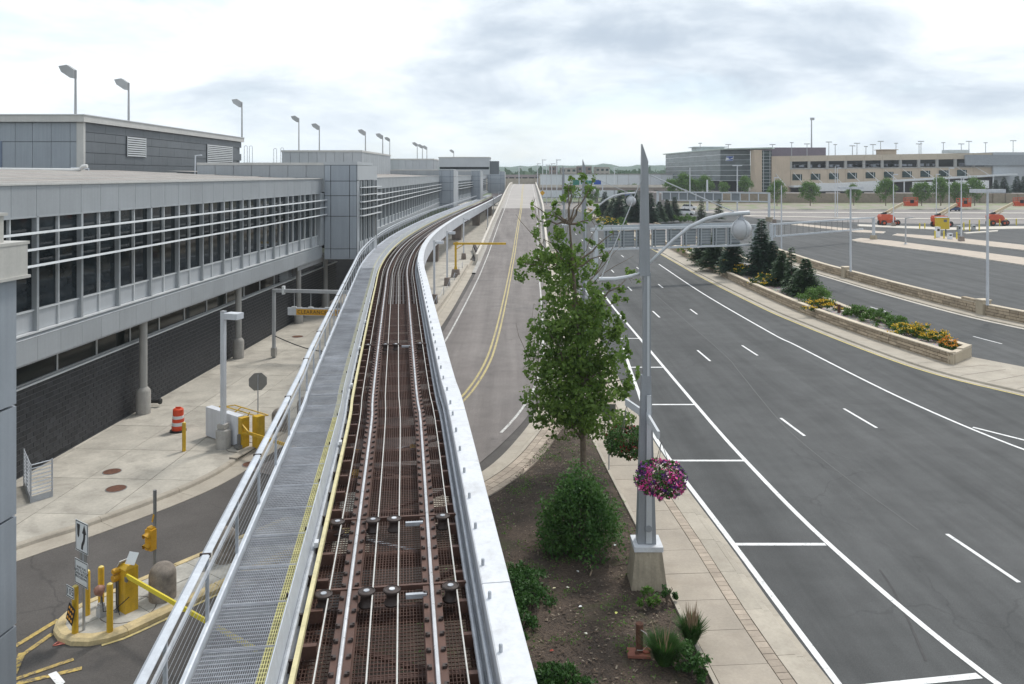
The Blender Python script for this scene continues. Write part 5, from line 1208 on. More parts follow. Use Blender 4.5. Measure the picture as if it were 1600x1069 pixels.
def planter():
    rnd = random.Random(4); t = thing('planter_wall', 'long tan stone planter between the two roads, full of shrubs', 'planter', (25.75, 48.1, 0)); o = Vector((25.75, 48.1, 0))
    stone_wall(t, W1, 0, W1.sY(128), .78, .3, 4, rnd, 230, -1, o); stone_wall(t, W2, 0, W2.sY(128), .78, .3, 4, rnd, 60, 1, o, 1.6)
    MB().sweep(W1, [(0, -.1), (0, .85), (.3, .85), (.3, -.1)], W1.sY(128), W1.L, 4, True).build('far_wall', STONE, t, -o); MB().sweep(W2, [(-.3, -.1), (-.3, .85), (0, .85), (0, -.1)], W2.sY(128), W2.L, 4, True).build('far_wall', STONE, t, -o)
    a, b = W1.P(0), W2.P(0); m = MB(); mid = a + (b - a) * .5
    MB().bar(a - o + Vector((0, 0, .38)), b - o + Vector((0, 0, .38)), .3, .8).build('end_wall', M('stone_smooth', (.42, .36, .27), .85, var=.1, scale=1.5), t)
    MB().bar(mid - o + Vector((0, 0, .80)), b - o + Vector((0, 0, .80)), .34, .14).build('end_cap', STONE_CAP, t); MB().bar(a - o + Vector((0, 0, .74)), mid - o + Vector((0, 0, .74)), .34, .10).build('end_cap', STONE_CAP, t)
    m = MB(); vs = []; n = 90
    for i in range(n + 1):
        p, q = W1.P(W1.L * i / n, .28), W2.P(W2.L * i / n, -.28)
        for k in range(5): r = p + (q - p) * k / 4; vs.append((r.x, r.y, .62 + .1 * mnoise.noise((r.x * .8, r.y * .8, 0))))
    m.add(vs, [(i * 5 + k, i * 5 + k + 1, (i + 1) * 5 + k + 1, (i + 1) * 5 + k) for i in range(n) for k in range(4)])
    gm = NT('planter_gravel'); p = gm.pos(); v = gm.n('ShaderNodeTexVoronoi', {'Vector': p, 'Scale': 9}).outputs; c = gm.mix(gm.rng(gm.noise(p, 1.2, 5), .4, .6, 0, 1), (.13, .105, .09, 1), (.24, .215, .20, 1))
    gm.L.new(gm.mix(.5, c, v['Color'], 'OVERLAY'), gm.b.inputs['Base Color']); gm.bump(v['Distance'], .6, .05)
    tag(m.build('planter_soil', gm.m, smooth=True), kind='structure')
    # walk around the planter
    pw = YELL.line(YELL.sY(36), YELL.sY(255), .55, 3); e = W1.line(0, W1.sY(255), -.02, 3)
    poly = [(p.x, p.y) for p in pw] + [(x.x, x.y) for x in e[::-1]] + [(26.5, 49), (28.1, 50.1), (31.5, 44.5), (36, 36)]
    tag(MB().prism(poly, -.1, .12).build('median_walk', CONC_TAN), kind='structure')
    kerb_run('kerb_median', YELL, YELL.sY(36), YELL.sY(120), CONC_TAN, 3.0, .35, .13, 1, .2)
    jn = MB()
    for k in range(8):
        s = YELL.sY(38) + k * 1.6; jn.bar(YELL.P(s, .56, .123), YELL.P(s, 4.2, .123), .025, .004)
    tag(jn.build('walk_joints', JOINT), kind='structure')
    # second wall across the narrow road
    t = thing('stone_wall', 'curved tan stone wall along the far side of the narrow road', 'wall', (W3.q[0].x, W3.q[0].y, 0)); o = W3.P(0); sp = W3.sY(64.6)
    stone_wall(t, W3, 0, W3.L, .95, .4, 4, rnd, 290, -1, o)
    for Y in (64.6, 87.7):
        s = W3.sY(Y); p = W3.P(s, .15) - o; MB().box((p.x, p.y, .62), (.8, .75, 1.24), W3.ang(s)).build('pilaster', M('stone_smooth', (.42, .36, .27), .85), t); MB().box((p.x, p.y, 1.28), (.9, .85, .1), W3.ang(s)).build('pilaster_cap', STONE_CAP, t)
    MB().sweep(W3, [(-.02, .95), (-.02, 1.2), (.38, 1.2), (.38, .95)], W3.sY(65.2), W3.sY(67.6), .5, True).build('raised_length', STONE, t, -o)
    tag(MB().sweep(W3, [(-1.15, -.1), (-1.15, .11), (-.02, .13), (-.02, -.1)], 0, W3.L, 1.5, True).build('wall_walk', CONC_TAN), kind='structure')
    tag(MB().sweep(W3, [(-1.5, -.1), (-1.5, .012), (-1.155, .02), (-1.155, -.1)], 0, W3.L, 1.5, True).build('wall_gutter', CONC_PALE), kind='structure')
planter()
# ------------------------------------------------------------------ overhead gantries
GANTRY = M('gantry_grey', (.34, .37, .39), .5, var=.06, metal=.15, streak=.08)
GANTRY_LT = M('gantry_pale', (.50, .53, .56), .5, var=.06, metal=.1)
GANTRY_DK = M('gantry_panel', (.20, .22, .235), .55, var=.08, metal=.2, rnd=.05)
def gantry_near():
    a, b = Vector((8.4, 82.2, 0)), Vector((24.6, 87.4, 0)); d = b - a; L = d.length; rz = math.atan2(d.y, d.x)
    t = thing('sign_gantry', 'grey louvred back of the overhead sign gantry crossing the main road', 'gantry', a, rz); z0, z1 = 3.72, 5.75
    MB().box((L / 2 + .6, 0, z1), (L + 2.2, .34, .26)).build('top_chord', GANTRY_LT, t); MB().box((L / 2 + .3, 0, z0), (L + 1.6, .34, .2)).build('bottom_chord', GANTRY_LT, t)
    for x in (.0, L + 1.5): MB().box((x, 0, 2.9), (.36, .36, 5.9)).build('post', GANTRY_LT, t); MB().box((x, 0, .35), (.7, .7, .6)).build('post_base', CONC_GREY, t)
    n = 9; w = (L - 1.0) / n
    for i in range(n):
        x = .9 + w * (i + .5); blk('sign_back', GANTRY, (x, .12, (z0 + z1) / 2), (w - .34, .06, 1.66), t)
        for k in range(6): blk('rib', GANTRY_DK, (x, .05, z0 + .3 + k * .29), (w - .36, .09, .09), t)
        for q in (-.5, -.5 + .2): MB().box((x + q * w, -.1, (z0 + z1) / 2), (.12, .14, 1.9)).build('upright', GANTRY, t)
    MB().box((L / 2, .3, z1 + .24), (L, .1, .24)).build('sign_top_edge', GANTRY, t)
    # foot of the right post stands in the planter
gantry_near()
def gantry_chain():
    a, b = Vector((38.3, 121, 0)), Vector((61.8, 140, 0)); d = b - a; L = d.length; rz = math.atan2(d.y, d.x)
    t = thing('height_gantry', 'pale height gantry over the entry lanes with a bar hung on chains', 'gantry', a, rz); zt = 3.85
    for x in (0, L): MB().box((x, 0, zt / 2), (.42, .34, zt)).build('post', GANTRY_LT, t); MB().box((x, 0, .4), (.95, .95, .9), top=(.8, .8)).build('post_base', PEDESTAL, t)
    MB().box((L / 2, 0, zt), (L + .4, .3, .24)).build('beam', GANTRY_LT, t); MB().box((L * .45, 0, 2.05), (L * .86, .16, .24)).build('hung_bar', GANTRY_LT, t)
    MB().box((.9, 0, 2.9), (.1, .3, 1.8)).build('frame_bar', GANTRY_LT, t)
    for k in range(15): MB().tube([(L * .06 + k * L * .055, 0, 2.1), (L * .06 + k * L * .055, 0, zt)], .035, 5).build('chain', POLE_DARK, t)
gantry_chain()
def gantry_far():
    a, b = Vector((37, 208, 0)), Vector((61.2, 195, 0)); d = b - a; L = d.length; rz = math.atan2(d.y, d.x)
    t = thing('sign_gantry', 'distant grey sign gantry with framed panels in front of the tan building', 'gantry', a, rz); z0, z1 = 4.7, 6.75
    MB().box((L / 2, 0, z1), (L + .4, .4, .3)).build('top_chord', GANTRY_LT, t); MB().box((L / 2 + 1, 0, z0), (L - 1.6, .4, .26)).build('bottom_chord', GANTRY_LT, t)
    for x in (0, L): MB().box((x, 0, 3.4), (.5, .5, 6.9)).build('post', GANTRY_LT, t); MB().box((x, 0, .5), (1.4, 1.4, 1.1)).build('post_base', PEDESTAL, t)
    n = 12; w = (L - 1.5) / n
    for i in range(n):
        x = 1.2 + w * (i + .5); 
        if i < 9 and i != 7: blk('sign_back', GANTRY_DK, (x, .1, (z0 + z1) / 2), (w - .3, .1, 1.7), t)
        MB().box((x - w / 2, -.1, (z0 + z1) / 2), (.22, .2, 2.0)).build('upright', GANTRY_LT, t)
gantry_far()
# ------------------------------------------------------------------ entry plaza on the right
def plaza_island(name, pts, mat=CONC_TAN):
    poly = [(G(x, y).x, G(x, y).y) for x, y in pts]; poly = poly if area(poly) > 0 else poly[::-1]
    root = tag(bpy.data.objects.new(name, None), kind='structure'); COL.objects.link(root)
    c = Vector((sum(p[0] for p in poly) / len(poly), sum(p[1] for p in poly) / len(poly)))
    MB().prism(poly, -.05, .13).build('kerb', CONC_PALE, root)
    ins = []
    for p in poly: v = c - Vector(p); ins.append((p[0] + v.x / v.length * .35, p[1] + v.y / v.length * .3))
    MB().prism(ins, 0, .142).build('paving', mat, root)
PINKCONC = M('concrete_pinkish', (.44, .375, .31), .88, var=.12, scale=.8)
plaza_island('traffic_island', [(1330, 376), (1345, 373), (1392, 377), (1600, 404), (1750, 425), (1750, 440), (1600, 415.5), (1480, 397), (1340, 379)], PINKCONC)
plaza_island('traffic_island', [(1394, 368.5), (1402, 366), (1480, 371), (1600, 384), (1750, 402), (1750, 411), (1600, 392), (1480, 378.5)], PINKCONC)
plaza_island('traffic_island', [(1236, 352), (1250, 350.5), (1340, 359.5), (1384, 363), (1380, 365.5), (1340, 364)], PINKCONC)
plaza_island('traffic_island', [(1505, 364.5), (1560, 360.5), (1558, 362.5), (1510, 366)], CONC_PALE)
tag(MB().prism([(p.x, p.y) for p in (G(1340, 354), G(1340, 351), G(1480, 356), G(1640, 353), G(1640, 357), G(1480, 360))][::-1], -.05, .1).build('plaza_kerb', CONC_PALE), kind='structure')
def tallpole(px, py, top, label, heads=2, base=True, w=.22, group='tall plaza light poles', zb=0.0, r=.09):
    p = G(px, py, zb); h = H - (top - CY) / F * p.y - zb; t = thing('light_pole', label, 'light pole', p, 0, group)
    if base: MB().box((0, 0, .45), (.8, .8, .9), top=(.85, .85)).build('base', CONC_BROWN if zb == 0 else CONC_GREY, t)
    MB().lathe([(r * 1.25, 0), (r * .85, h)], n=8).build('pole', POLE_WHITE, t)
    if heads == 1: MB().box((.5, 0, h - .1), (.8, .5, .24)).build('lamp_head', POLE_WHITE, t)
    if heads == 2:
        for s in (-1, 1): MB().box((s * .72, 0, h - .12), (1.0, .6, .26)).build('lamp_head', POLE_WHITE, t)
    return t
tallpole(1543, 477, 296, 'tall light pole on the right-hand stone wall pilaster', 2, False, zb=1.3)
tallpole(1329, 424, 292, 'tall light pole on the left stone wall pilaster', 2, False, zb=1.3)
tallpole(1221, 392, 290, 'tall light pole at the end of the stone wall, behind the spruces', 0, False)
tallpole(1396, 354, 272, 'light pole beside the left boom lift', 1)
tallpole(1502, 378, 277, 'light pole on the plaza island right of the yellow box', 1)
tallpole(1463, 340, 272, 'thin far light pole left of the yellow box', 1, False)
tallpole(1483, 358, 262, 'thin light pole with amber signal just right of the yellow box', 1, False)
tallpole(1210, 349, 277, 'thin far light pole in front of the left street tree', 1, True)
tallpole(1305, 340, 259, 'far pole left of the pair by the white trailers', 0, False); tallpole(1308.5, 340, 262, 'far pole right of the pair by the white trailers', 1, False)
tallpole(1078, 330, 262, 'thin white pole before the glass building', 0, False, r=.16); tallpole(1105, 330, 281, 'stout pale post before the dark garage opening', 0, False, r=.3); tallpole(1152, 338, 258, 'pole with curved globe arm before the glass building', 2, False, r=.16)
for i, (px, py, top) in enumerate(((1415, 383, 341),)):
    p = G(px, py); h = H - (top - CY) / F * p.y; t = thing('sign_post', 'grey post with a short top arm on the plaza island', 'post', p); MB().lathe([(.3, .1), (.3, .16), (.13, .3), (.11, h)], n=10).build('post', POLE_GREY, t); MB().bar((0, 0, h), (1.2, 0, h + .1), .16).build('arm', POLE_GREY, t)
def ycab():
    p = G(1472, 365); k = p.y / F; t = thing('pay_station', 'yellow box on posts at the plaza entry lane', 'pay station', p)
    MB().box((0, 0, 1.95), (18.5 * k, 1.0, 18 * k)).build('box', M('box_yellow', (.66, .46, .035), .5, var=.06), t); MB().box((0, 0, 1.95 + 9.2 * k), (19.5 * k, 1.2, .12)).build('box_top', SIGN_WHITE, t); blk('vent', POLE_DARK, (.35, -.52, 2.45), (.6, .03, .5), t)
    for x in (-.7, .7): MB().box((x, 0, .5), (.16, .16, 1.1)).build('leg', POLE_DARK, t)
ycab()
for i, (px, py, w, h, m, lb) in enumerate(((1465, 372, 6, 17, WHITE_CAB, 'white ticket machine left under the yellow box'), (1484, 375, 6, 10, WHITE_CAB, 'low white ticket machine right below the yellow box'), (1499, 366, 6, 13, POLE_GREY, 'grey cabinet right of the yellow box'), (1521, 360, 5, 8, POLE_GREY, 'small grey box between yellow posts'))):
    p = G(px, py); k = p.y / F; t = thing('ticket_machine', lb, 'ticket machine', p); MB().box((0, 0, h * k / 2), (w * k, .6, h * k)).build('cabinet', m, t); MB().box((0, -.02, h * k), (w * k * 1.1, .7, .12)).build('hood', POLE_WHITE, t); MB().box((0, -.31, h * k * .75), (w * k * .6, .03, h * k * .2)).build('screen', SIGN_BLACK, t)
for i, (px, py, h) in enumerate(((1461, 374, 13), (1475, 374, 13), (1495, 375, 12), (1506, 360, 12), (1515, 361, 17), (1530, 361, 17), (1546, 353, 10), (1562, 353, 10), (1572, 352, 10), (1588, 352, 10), (1437, 358, 9), (1445, 358, 9))):
    p = G(px, py); k = p.y / F; t = thing('guard_post', ORD[i] + ' yellow guard post of the plaza lanes, counted in order rightward from the pay box' if i < 10 else ('left' if i == 10 else 'right') + ' yellow post of the small hoop left of the yellow box', 'bollard', p, 0, 'yellow plaza guard posts')
    MB().lathe([(.12, 0), (.12, h * k), (.05, h * k + .06)], n=10).build('post', M('arm_yellow', (.64, .52, .04), .45), t)
LIFT_OR = M('lift_orange', (.50, .085, .035), .45, var=.1, scale=1.5)
BOOM = M('boom_cream', (.50, .42, .28), .5, var=.08)
def lift():
    t = thing('boom_lift', 'left orange boom lift with cream boom and basket raised to the right', 'boom lift', (0, 0, 0), 0, 'orange boom lifts in the plaza')
    MB().box((.3, 0, .85), (3.2, 1.5, .5)).build('chassis', LIFT_OR, t)
    for x, y in ((-1.1, -.95), (1.3, -.95), (-1.1, .95), (2.6, .6)):
        w = MB().lathe([(.3, -.2), (.55, -.2), (.6, -.14), (.6, .14), (.55, .2), (.3, .2)], (0, 0, 0), 18).build('wheel', BLACK, t, (x, y, .6)); w.rotation_euler = (R(90), 0, 0); MB().lathe([(.28, -.22), (.28, .22)], n=12).build('rim', LIFT_OR, w)
    m = MB(); prof = [(-1.6, 1.15), (1.3, 1.15), (1.45, 1.6), (1.0, 2.3), (.2, 2.5), (-1.5, 2.45), (-1.75, 2.0)]; k = len(prof)
    m.add([(x, y, z) for y in (-.95, .95) for x, z in prof], [tuple(range(k)), tuple(range(2 * k - 1, k - 1, -1))] + [(i, k + i, k + (i + 1) % k, (i + 1) % k) for i in range(k)]); m.build('turntable', LIFT_OR, t)
    MB().bar((-.9, 0, 2.5), (3.6, 0, 4.9), .45, .5).build('boom', BOOM, t); MB().bar((.2, 0, 2.4), (1.6, 0, 3.2), .2, .2).build('lift_ram', BOOM, t); MB().bar((-1.2, 0, 2.4), (-.2, 0, 2.85), .6, .5).build('boom_pivot', SIGN_BLACK, t)
    b = MB()
    for z in (4.3, 5.0, 5.6, 6.1):
        for y in (-.5, .5): b.bar((3.9, y, z), (6.5, y, z), .09)
        for x in (3.9, 6.5): b.bar((x, -.5, z), (x, .5, z), .09)
    for x in (3.9, 4.8, 5.7, 6.5):
        for y in (-.5, .5): b.bar((x, y, 4.3), (x, y, 6.1), .09)
    bk = b.build('basket', LIFT_OR, t); MB().box((5.2, 0, 4.3), (2.7, 1.05, .1)).build('basket_floor', LIFT_OR, bk); MB().box((5.2, 0, 4.85), (2.6, 1.02, .9)).build('basket_mesh', LIFT_OR, bk); MB().box((5.2, -.55, 5.3), (.8, .1, .7)).build('control_panel', SIGN_BLACK, bk)
    return t
lf = lift(); p = G(1386, 352.5); lf.location = p
copy_tree(lf, G(1470, 355), R(6), 'middle orange boom lift, behind the yellow box'); copy_tree(lf, G(1556, 352.5), R(-4), 'right orange boom lift beside the tall light pole')
# ------------------------------------------------------------------ cars
def car(name, label, p, rz, body, suv=False, s=1.0):
    t = thing(name, label, 'car', p, rz, 'cars beyond the plaza')
    L, Wd = 4.6 * s, 1.8 * s
    lo = [(-2.3, .35), (-2.28, .8), (-2.1, .95), (-1.0, 1.0), (1.9, 1.05), (2.25, .95), (2.3, .4)] if not suv else [(-2.3, .4), (-2.3, .95), (-2.1, 1.1), (-1.1, 1.15), (2.1, 1.2), (2.28, 1.1), (2.3, .45)]
    up = [(-1.15, 1.0), (-.4, 1.42), (.9, 1.46), (1.75, 1.04)] if not suv else [(-1.2, 1.14), (-.6, 1.75), (1.6, 1.78), (2.15, 1.2)]
    def ext(pr, w0, w1=None):
        w1 = w1 or w0; k = len(pr); zmx = max(z for _, z in pr); zmn = min(z for _, z in pr); f = lambda z: w0 + (w1 - w0) * (z - zmn) / (zmx - zmn)
        return MB().add([(x * s, y * f(z) * s, z * s) for y in (-1, 1) for x, z in pr], [tuple(range(k)), tuple(range(2 * k - 1, k - 1, -1))] + [(i, k + i, k + (i + 1) % k, (i + 1) % k) for i in range(k)])
    ext(lo, .9, .88).build('body', body, t); ext(up, .84, .68).build('cabin', PANE, t); ext([(x * .93 + .03, z + .02) for x, z in up[1:3]] + [(up[2][0] * .9, up[2][1] - .05), (up[1][0] * .85, up[1][1] - .05)], .69, .66).build('roof', body, t)
    for x in (-1.45, 1.45):
        for y in (-.82, .82):
            w = MB().lathe([(.2, -.1), (.33, -.1), (.33, .1), (.2, .1)], n=14).build('wheel', BLACK, t, (x * s, y * s, .33)); w.rotation_euler = (R(90), 0, 0)
    for y in (-.6, .6): blk('headlight', SIGN_WHITE, (-2.29 * s, y * s, .78 * s), (.05, .35, .14), t); blk('tail_light', ORANGE, (2.28 * s, y * s, .85 * s), (.05, .3, .16), t)
    return t
CARW = M('car_white', (.62, .63, .64), .3, var=.03); CARS = M('car_silver', (.48, .50, .52), .3, var=.03, metal=.3); CARB = M('car_navy', (.03, .05, .12), .3, var=.05)
car('parked_car', 'white sport utility car nearer, behind the median spruces', G(1072, 336), R(160), CARW, True)
car('parked_car', 'second white sport utility car just behind the first', G(1077, 328), R(165), CARW, True)
car('parked_car', 'silver sedan on the far road at the right photo edge', G(1592, 325.5), R(2), CARS)
car('parked_car', 'dark blue car partly hidden by the middle boom lift', G(1489, 330), R(5), CARB)
for i, (px, py) in enumerate(((906, 308), (926, 306), (942, 303.5), (955, 304), (965, 309), (974, 305), (958, 300))):
    car('parked_car', ORD[i] + ' pale car from the left in the far lot below the bridge', G(px, py), R(20 + i * 13), CARW if i % 2 == 0 else CARS, i % 3 == 0)
# ------------------------------------------------------------------ embankment, yard and mail building
def far_right():
    BERM = NT('berm'); p = BERM.pos(); c = BERM.mix(BERM.rng(BERM.noise(p, .25, 5), .4, .6, 0, 1), (.20, .165, .13, 1), (.12, .15, .05, 1)); BERM.L.new(c, BERM.b.inputs['Base Color'])
    tag(MB().add([(52, 262, .0), (120, 262, .0), (240, 252, .0), (52, 274, 1.6), (120, 274, 1.6), (240, 264, 1.6), (52, 276.2, 1.7), (120, 276.2, 1.7), (240, 266.2, 1.7)], [(0, 1, 4, 3), (1, 2, 5, 4), (3, 4, 7, 6), (4, 5, 8, 7)]).build('embankment', BERM.m), kind='structure')
    t = thing('retaining_wall', 'low tan-brown retaining wall below the trailer yard', 'wall', (52, 276, 0))
    for i in range(24): x = i * 4.0; blk('wall_panel', M('retaining_brown', (.27, .225, .175), .9, var=.12, rnd=.06), (x + 2, 0 - max(0, x - 68) * .083, 2.9), (3.97, .5, 3.8), t)
    for i in range(24): x = i * 4.0; blk('wall_panel', MATS['retaining_brown'], (x + 98, -2.4 - x * .083, 2.9), (3.97, .5, 3.8), t)
    tag(MB().prism([(52, 276.3), (122, 276.3), (245, 266), (245, 420), (52, 420)], -.05, 4.5).build('trailer_yard', ASPH_FAR), kind='structure')
    tag(MB().prism([(62, 219), (96, 205), (200, 205), (200, 207.5), (96, 208), (63, 222)], -.05, .1).build('far_kerb', CONC_PALE), kind='structure')
    tag(MB().prism([(56, 240), (110, 236), (240, 228), (240, 231), (110, 240), (56, 244)], -.05, .1).build('far_kerb', CONC_PALE), kind='structure')
far_right()
BEIGE = M('beige_wall', (.47, .385, .295), .85, var=.07, scale=.3, fine=3, rnd=.05, streak=.06)
BEIGE2 = M('beige_band', (.45, .39, .31), .85, var=.07, rnd=.05)
GLASSG = glass('curtain_glass', (.105, .125, .13), .2, .35, .3, .15)
GLASSD = glass('curtain_glass_dark', (.03, .05, .05), .1, .3)
def mail_building():
    t = thing('mail_building', 'long tan office and parking building with grey glass corner and canopy', 'building', (84, 300, 4.5)); o = Vector((84, 300, 4.5))
    def W(x, y, z): return (x - o.x, y - o.y, z - o.z)
    # glass corner block
    c, l, r = Vector((82, 322)), Vector((76, 405)), Vector((92.5, 318)); zt, zb = 20.9, 8.7
    MB().prism([(x - o.x, y - o.y) for x, y in ((82.6, 323), (92.5, 319), (96, 400), (76.8, 404))], zb - 4.5, zt - 4.6).build('glass_core', GLASSG, t)
    MB().prism([(x - o.x, y - o.y) for x, y in ((84.5, 327), (92.5, 322), (96, 398), (79, 400))], 0, zb - 4.5).build('garage', DARKCORE, t)
    for a, b, n in ((l, c, 14), (c, r, 6)):
        d = (b - a); ang = math.atan2(d.y, d.x); pl = d.length / n
        for i in range(n):
            for k in range(6):
                q = a + d * (i + .5) / n; z = zb + (k + .5) * (zt - zb) / 6; blk('glass_panel', GLASSG, W(q.x, q.y, z), (pl - .08, .12, (zt - zb) / 6 - (.22 if k % 2 else .1)), t, ang)
        for k in range(7): q = (a + b) / 2; z = zb + k * (zt - zb) / 6; blk('floor_band', FRAME_LT if k % 2 else FRAME, W(q.x, q.y, z), (d.length, .3, .18), t, ang)
    for x, y in ((82.3, 322.6), (91.5, 318.8)): blk('column', CONC_GREY, W(x, y, 6.5), (.9, .9, 4.2), t)
    MB().prism([(x - o.x, y - o.y) for x, y in ((74.8, 406), (81.6, 320.6), (97, 306), (100, 312), (97, 402))], zt - 4.55, zt - 4.1).build('roof_edge', M('roof_edge_green', (.40, .46, .42), .6), t)
    MB().box(W(86, 360, 22.0), (12, 10, 1.7)).box(W(86, 360, 23.0), (14.5, 12, .35)).build('roof_hut', M('hut_pale', (.5, .54, .55), .6), t)
    # pier and stair glass
    MB().box(W(93.0, 312, 12.4), (2.6, 6, 16)).build('pier', BEIGE, t); MB().box(W(96.2, 311.5, 12.4), (3.8, 4, 15.6)).build('stair_glass', GLASSD, t)
    for k in range(12): blk('stair_transom', FRAME_LT, W(96.2, 309.4, 5.5 + k * 1.25), (3.7, .1, .09), t)
    for x in (95.0, 97.4): blk('stair_mullion', FRAME_LT, W(x, 309.35, 12.4), (.14, .12, 15.4), t)
    # long wall rising slightly to the right with the parking deck
    X0, X1, Y = 98.2, 181, 309.0
    def shp(name, z0a, z1a, z0b, z1b, xa, xb, y, th, mat):
        m = MB(); m.add([W(x, yy, z) for yy in (y, y + th) for x, z in ((xa, z0a), (xb, z0b), (xb, z1b), (xa, z1a))], [(0, 1, 2, 3), (7, 6, 5, 4), (0, 4, 5, 1), (1, 5, 6, 2), (2, 6, 7, 3), (3, 7, 4, 0)]); return m.build(name, mat, t)
    lz = lambda a, b, x: a + (b - a) * (x - X0) / (X1 - X0)
    n = 12
    for i in range(n):
        xa, xb = X0 + (X1 - X0) * i / n + .03, X0 + (X1 - X0) * (i + 1) / n - .03
        shp('wall_panel', 4.5, lz(13.1, 13.9, xa), 4.5, lz(13.1, 13.9, xb), xa, xb, Y, 1, BEIGE); shp('parapet_panel', lz(15.9, 17.1, xa), lz(18.0, 19.3, xa), lz(15.9, 17.1, xb), lz(18.0, 19.3, xb), xa, xb, Y - .4, 1.4, BEIGE2)
        if i > 0: blk('deck_column', COLUMN, W(xa - .03, Y + .1, lz(14.5, 15.5, xa)), (.9, .8, 3.2), t)
        xm = (xa + xb) / 2
        if i in (0, 1, 2, 3, 4, 5, 6, 7, 8, 9, 10):
            w = blk('window', GLASSD, W(xm - 1.0, Y - .08, lz(9.8, 12.0, xm)), (3.6, .2, 2.3), t); blk('window_mullion', FRAME_LT, W(xm + .2, Y - .2, lz(9.8, 12.0, xm)), (.12, .1, 2.3), t)
        MB().tube([W(xa + 1, Y - .2, lz(11.6, 14.0, xa)), W(xa + 3.4, Y - 5, lz(7.0, 11.0, xa))], .1, 5).build('canopy_rod', FRAME_LT, t)
    shp('solid_end', 4.5, 18.0, 4.5, 18.0, X0 - .3, X0 + 6.5, Y - .5, 1.2, BEIGE)
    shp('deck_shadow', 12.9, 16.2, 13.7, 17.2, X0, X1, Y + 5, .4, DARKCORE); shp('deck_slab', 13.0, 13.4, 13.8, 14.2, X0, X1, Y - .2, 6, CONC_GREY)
    rnd = random.Random(2)
    m = MB()
    for k in range(40): x = X0 + 8 + rnd.random() * (X1 - X0 - 10); m.box(W(x, Y + 2, lz(14.2, 15.0, x)), (rnd.uniform(1.5, 2.6), 2, rnd.uniform(.7, 1.2)))
    m.build('parked_cars_inside', M('deck_cars', (.22, .24, .28), .4, var=.5, scale=.4), t, kind='stuff')
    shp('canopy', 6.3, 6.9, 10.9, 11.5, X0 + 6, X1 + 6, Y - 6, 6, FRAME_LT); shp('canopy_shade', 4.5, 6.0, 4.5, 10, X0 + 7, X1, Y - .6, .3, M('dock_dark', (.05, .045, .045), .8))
    for k in range(7): x = X0 + 14 + k * 11; blk('canopy_post', FRAME_LT, W(x, Y - 5.6, lz(5.4, 7.6, x)), (.4, .4, lz(2.0, 6.2, x)), t)
    # right-hand grey blocks
    MB().box(W(196, 318, 12), (30, 20, 15)).build('grey_block', M('far_panel', (.40, .42, .44), .6, var=.06, rnd=.04), t); shp('grey_glass', 14.5, 18.5, 14.5, 18.5, 170, 215, Y - 1.8, .6, M('grey_screen', (.26, .28, .30), .5, var=.08)); MB().box(W(199, 306.5, 12.5), (9, 1, 3.2)).build('green_glass', GLASSD, t)
    # roof screen, huts
    MB().box(W(112, 330, 18.9), (22, 18, 5.6)).build('roof_screen', M('screen_mauve', (.19, .155, .185), .6, var=.08), t); MB().box(W(142.5, 312, 19.6), (5.5, 5, 1.7)).box(W(142.5, 312, 20.5), (6.5, 6, .25)).build('roof_hut', BEIGE, t); MB().box(W(170, 314, 19.9), (8, 5, 1.2)).build('roof_hut', MATS['hut_pale'], t)
    # emblem: slanted blue eagle panel on the glass corner
    d = (r - c); ang = math.atan2(d.y, d.x); q = c + d * .30 + Vector((d.y, -d.x)).normalized() * .25
    e = thing('mail_emblem', 'blue and white eagle emblem on the grey glass corner block', 'emblem', (q.x, q.y, 17.4), ang)
    def pl(name, pts, y, mat): MB().add([(x, y, z) for x, z in pts], [tuple(range(len(pts)))]).build(name, mat, e)
    pl('panel', [(-1.5, -.95), (1.35, -.95), (1.75, .95), (-1.1, .95)], -.06, SIGN_WHITE); pl('blue_field', [(-1.32, -.84), (1.26, -.84), (1.42, -.1), (.3, -.42), (-1.28, -.7)], -.09, M('emblem_blue', (.01, .06, .28), .5)); pl('eagle_wing', [(-1.1, .8), (1.58, .82), (1.5, .45), (.9, .1), (.5, -.25), (-.4, -.1), (-.1, .25), (-1.2, .35)], -.09, MATS['emblem_blue']); pl('beak', [(.5, .1), (1.2, -.02), (.6, -.2)], -.12, SIGN_WHITE)
    b = thing('wall_panel_sign', 'small pale panel on the left face of the glass corner block', 'sign', W(0, 0, 0)); b.location = (81.6, 334, 17.2); b.rotation_euler = (0, 0, math.atan2((c - l).y, (c - l).x)); blk('panel', PANEL_LT, (0, -.4, 0), (7, .2, 1.4), b)
mail_building()
DECKL = [(1094, 231, 224), (1138, 231, 226), (1207, 231, 226), (1237, 241, 223), (1261, 241, 225), (1295, 241, 222), (1305, 241, 226), (1332, 240, 228), (1339, 240, 224), (1353, 240, 229), (1364, 240, 226), (1376, 240, 221), (1400, 239, 224), (1436, 239, 225), (1439, 239, 221), (1474, 238, 223), (1502, 238, 225), (1514, 237, 221), (1540, 237, 223), (1583, 240, 220)]
for i, (px, b, tp) in enumerate(DECKL):
    Y = 318; q = A(px, b, Y); h = (b - tp) * Y / F; t = thing('deck_light', ORD[i] + ' rooftop lamp from the left on the mail building', 'light pole', (q.x, Y, q.z - .6), 0, 'rooftop lamps of the mail building'); MB().lathe([(.14, 0), (.11, h + .6)], n=6).build('pole', POLE_GREY, t); MB().box((0, 0, h + .6), (2.2 if i % 3 else 1.3, .5, .3)).build('lamp_head', POLE_GREY, t)
q = A(1268, 241, 330); t = thing('radio_mast', 'single tall mast above the mail building roof', 'mast', (q.x, 330, q.z - 1)); MB().lathe([(.35, 0), (.2, 15.5)], n=8).build('mast', POLE_GREY, t); MB().box((.3, 0, 15.2), (1.6, .5, 1.0)).build('head', POLE_GREY, t)
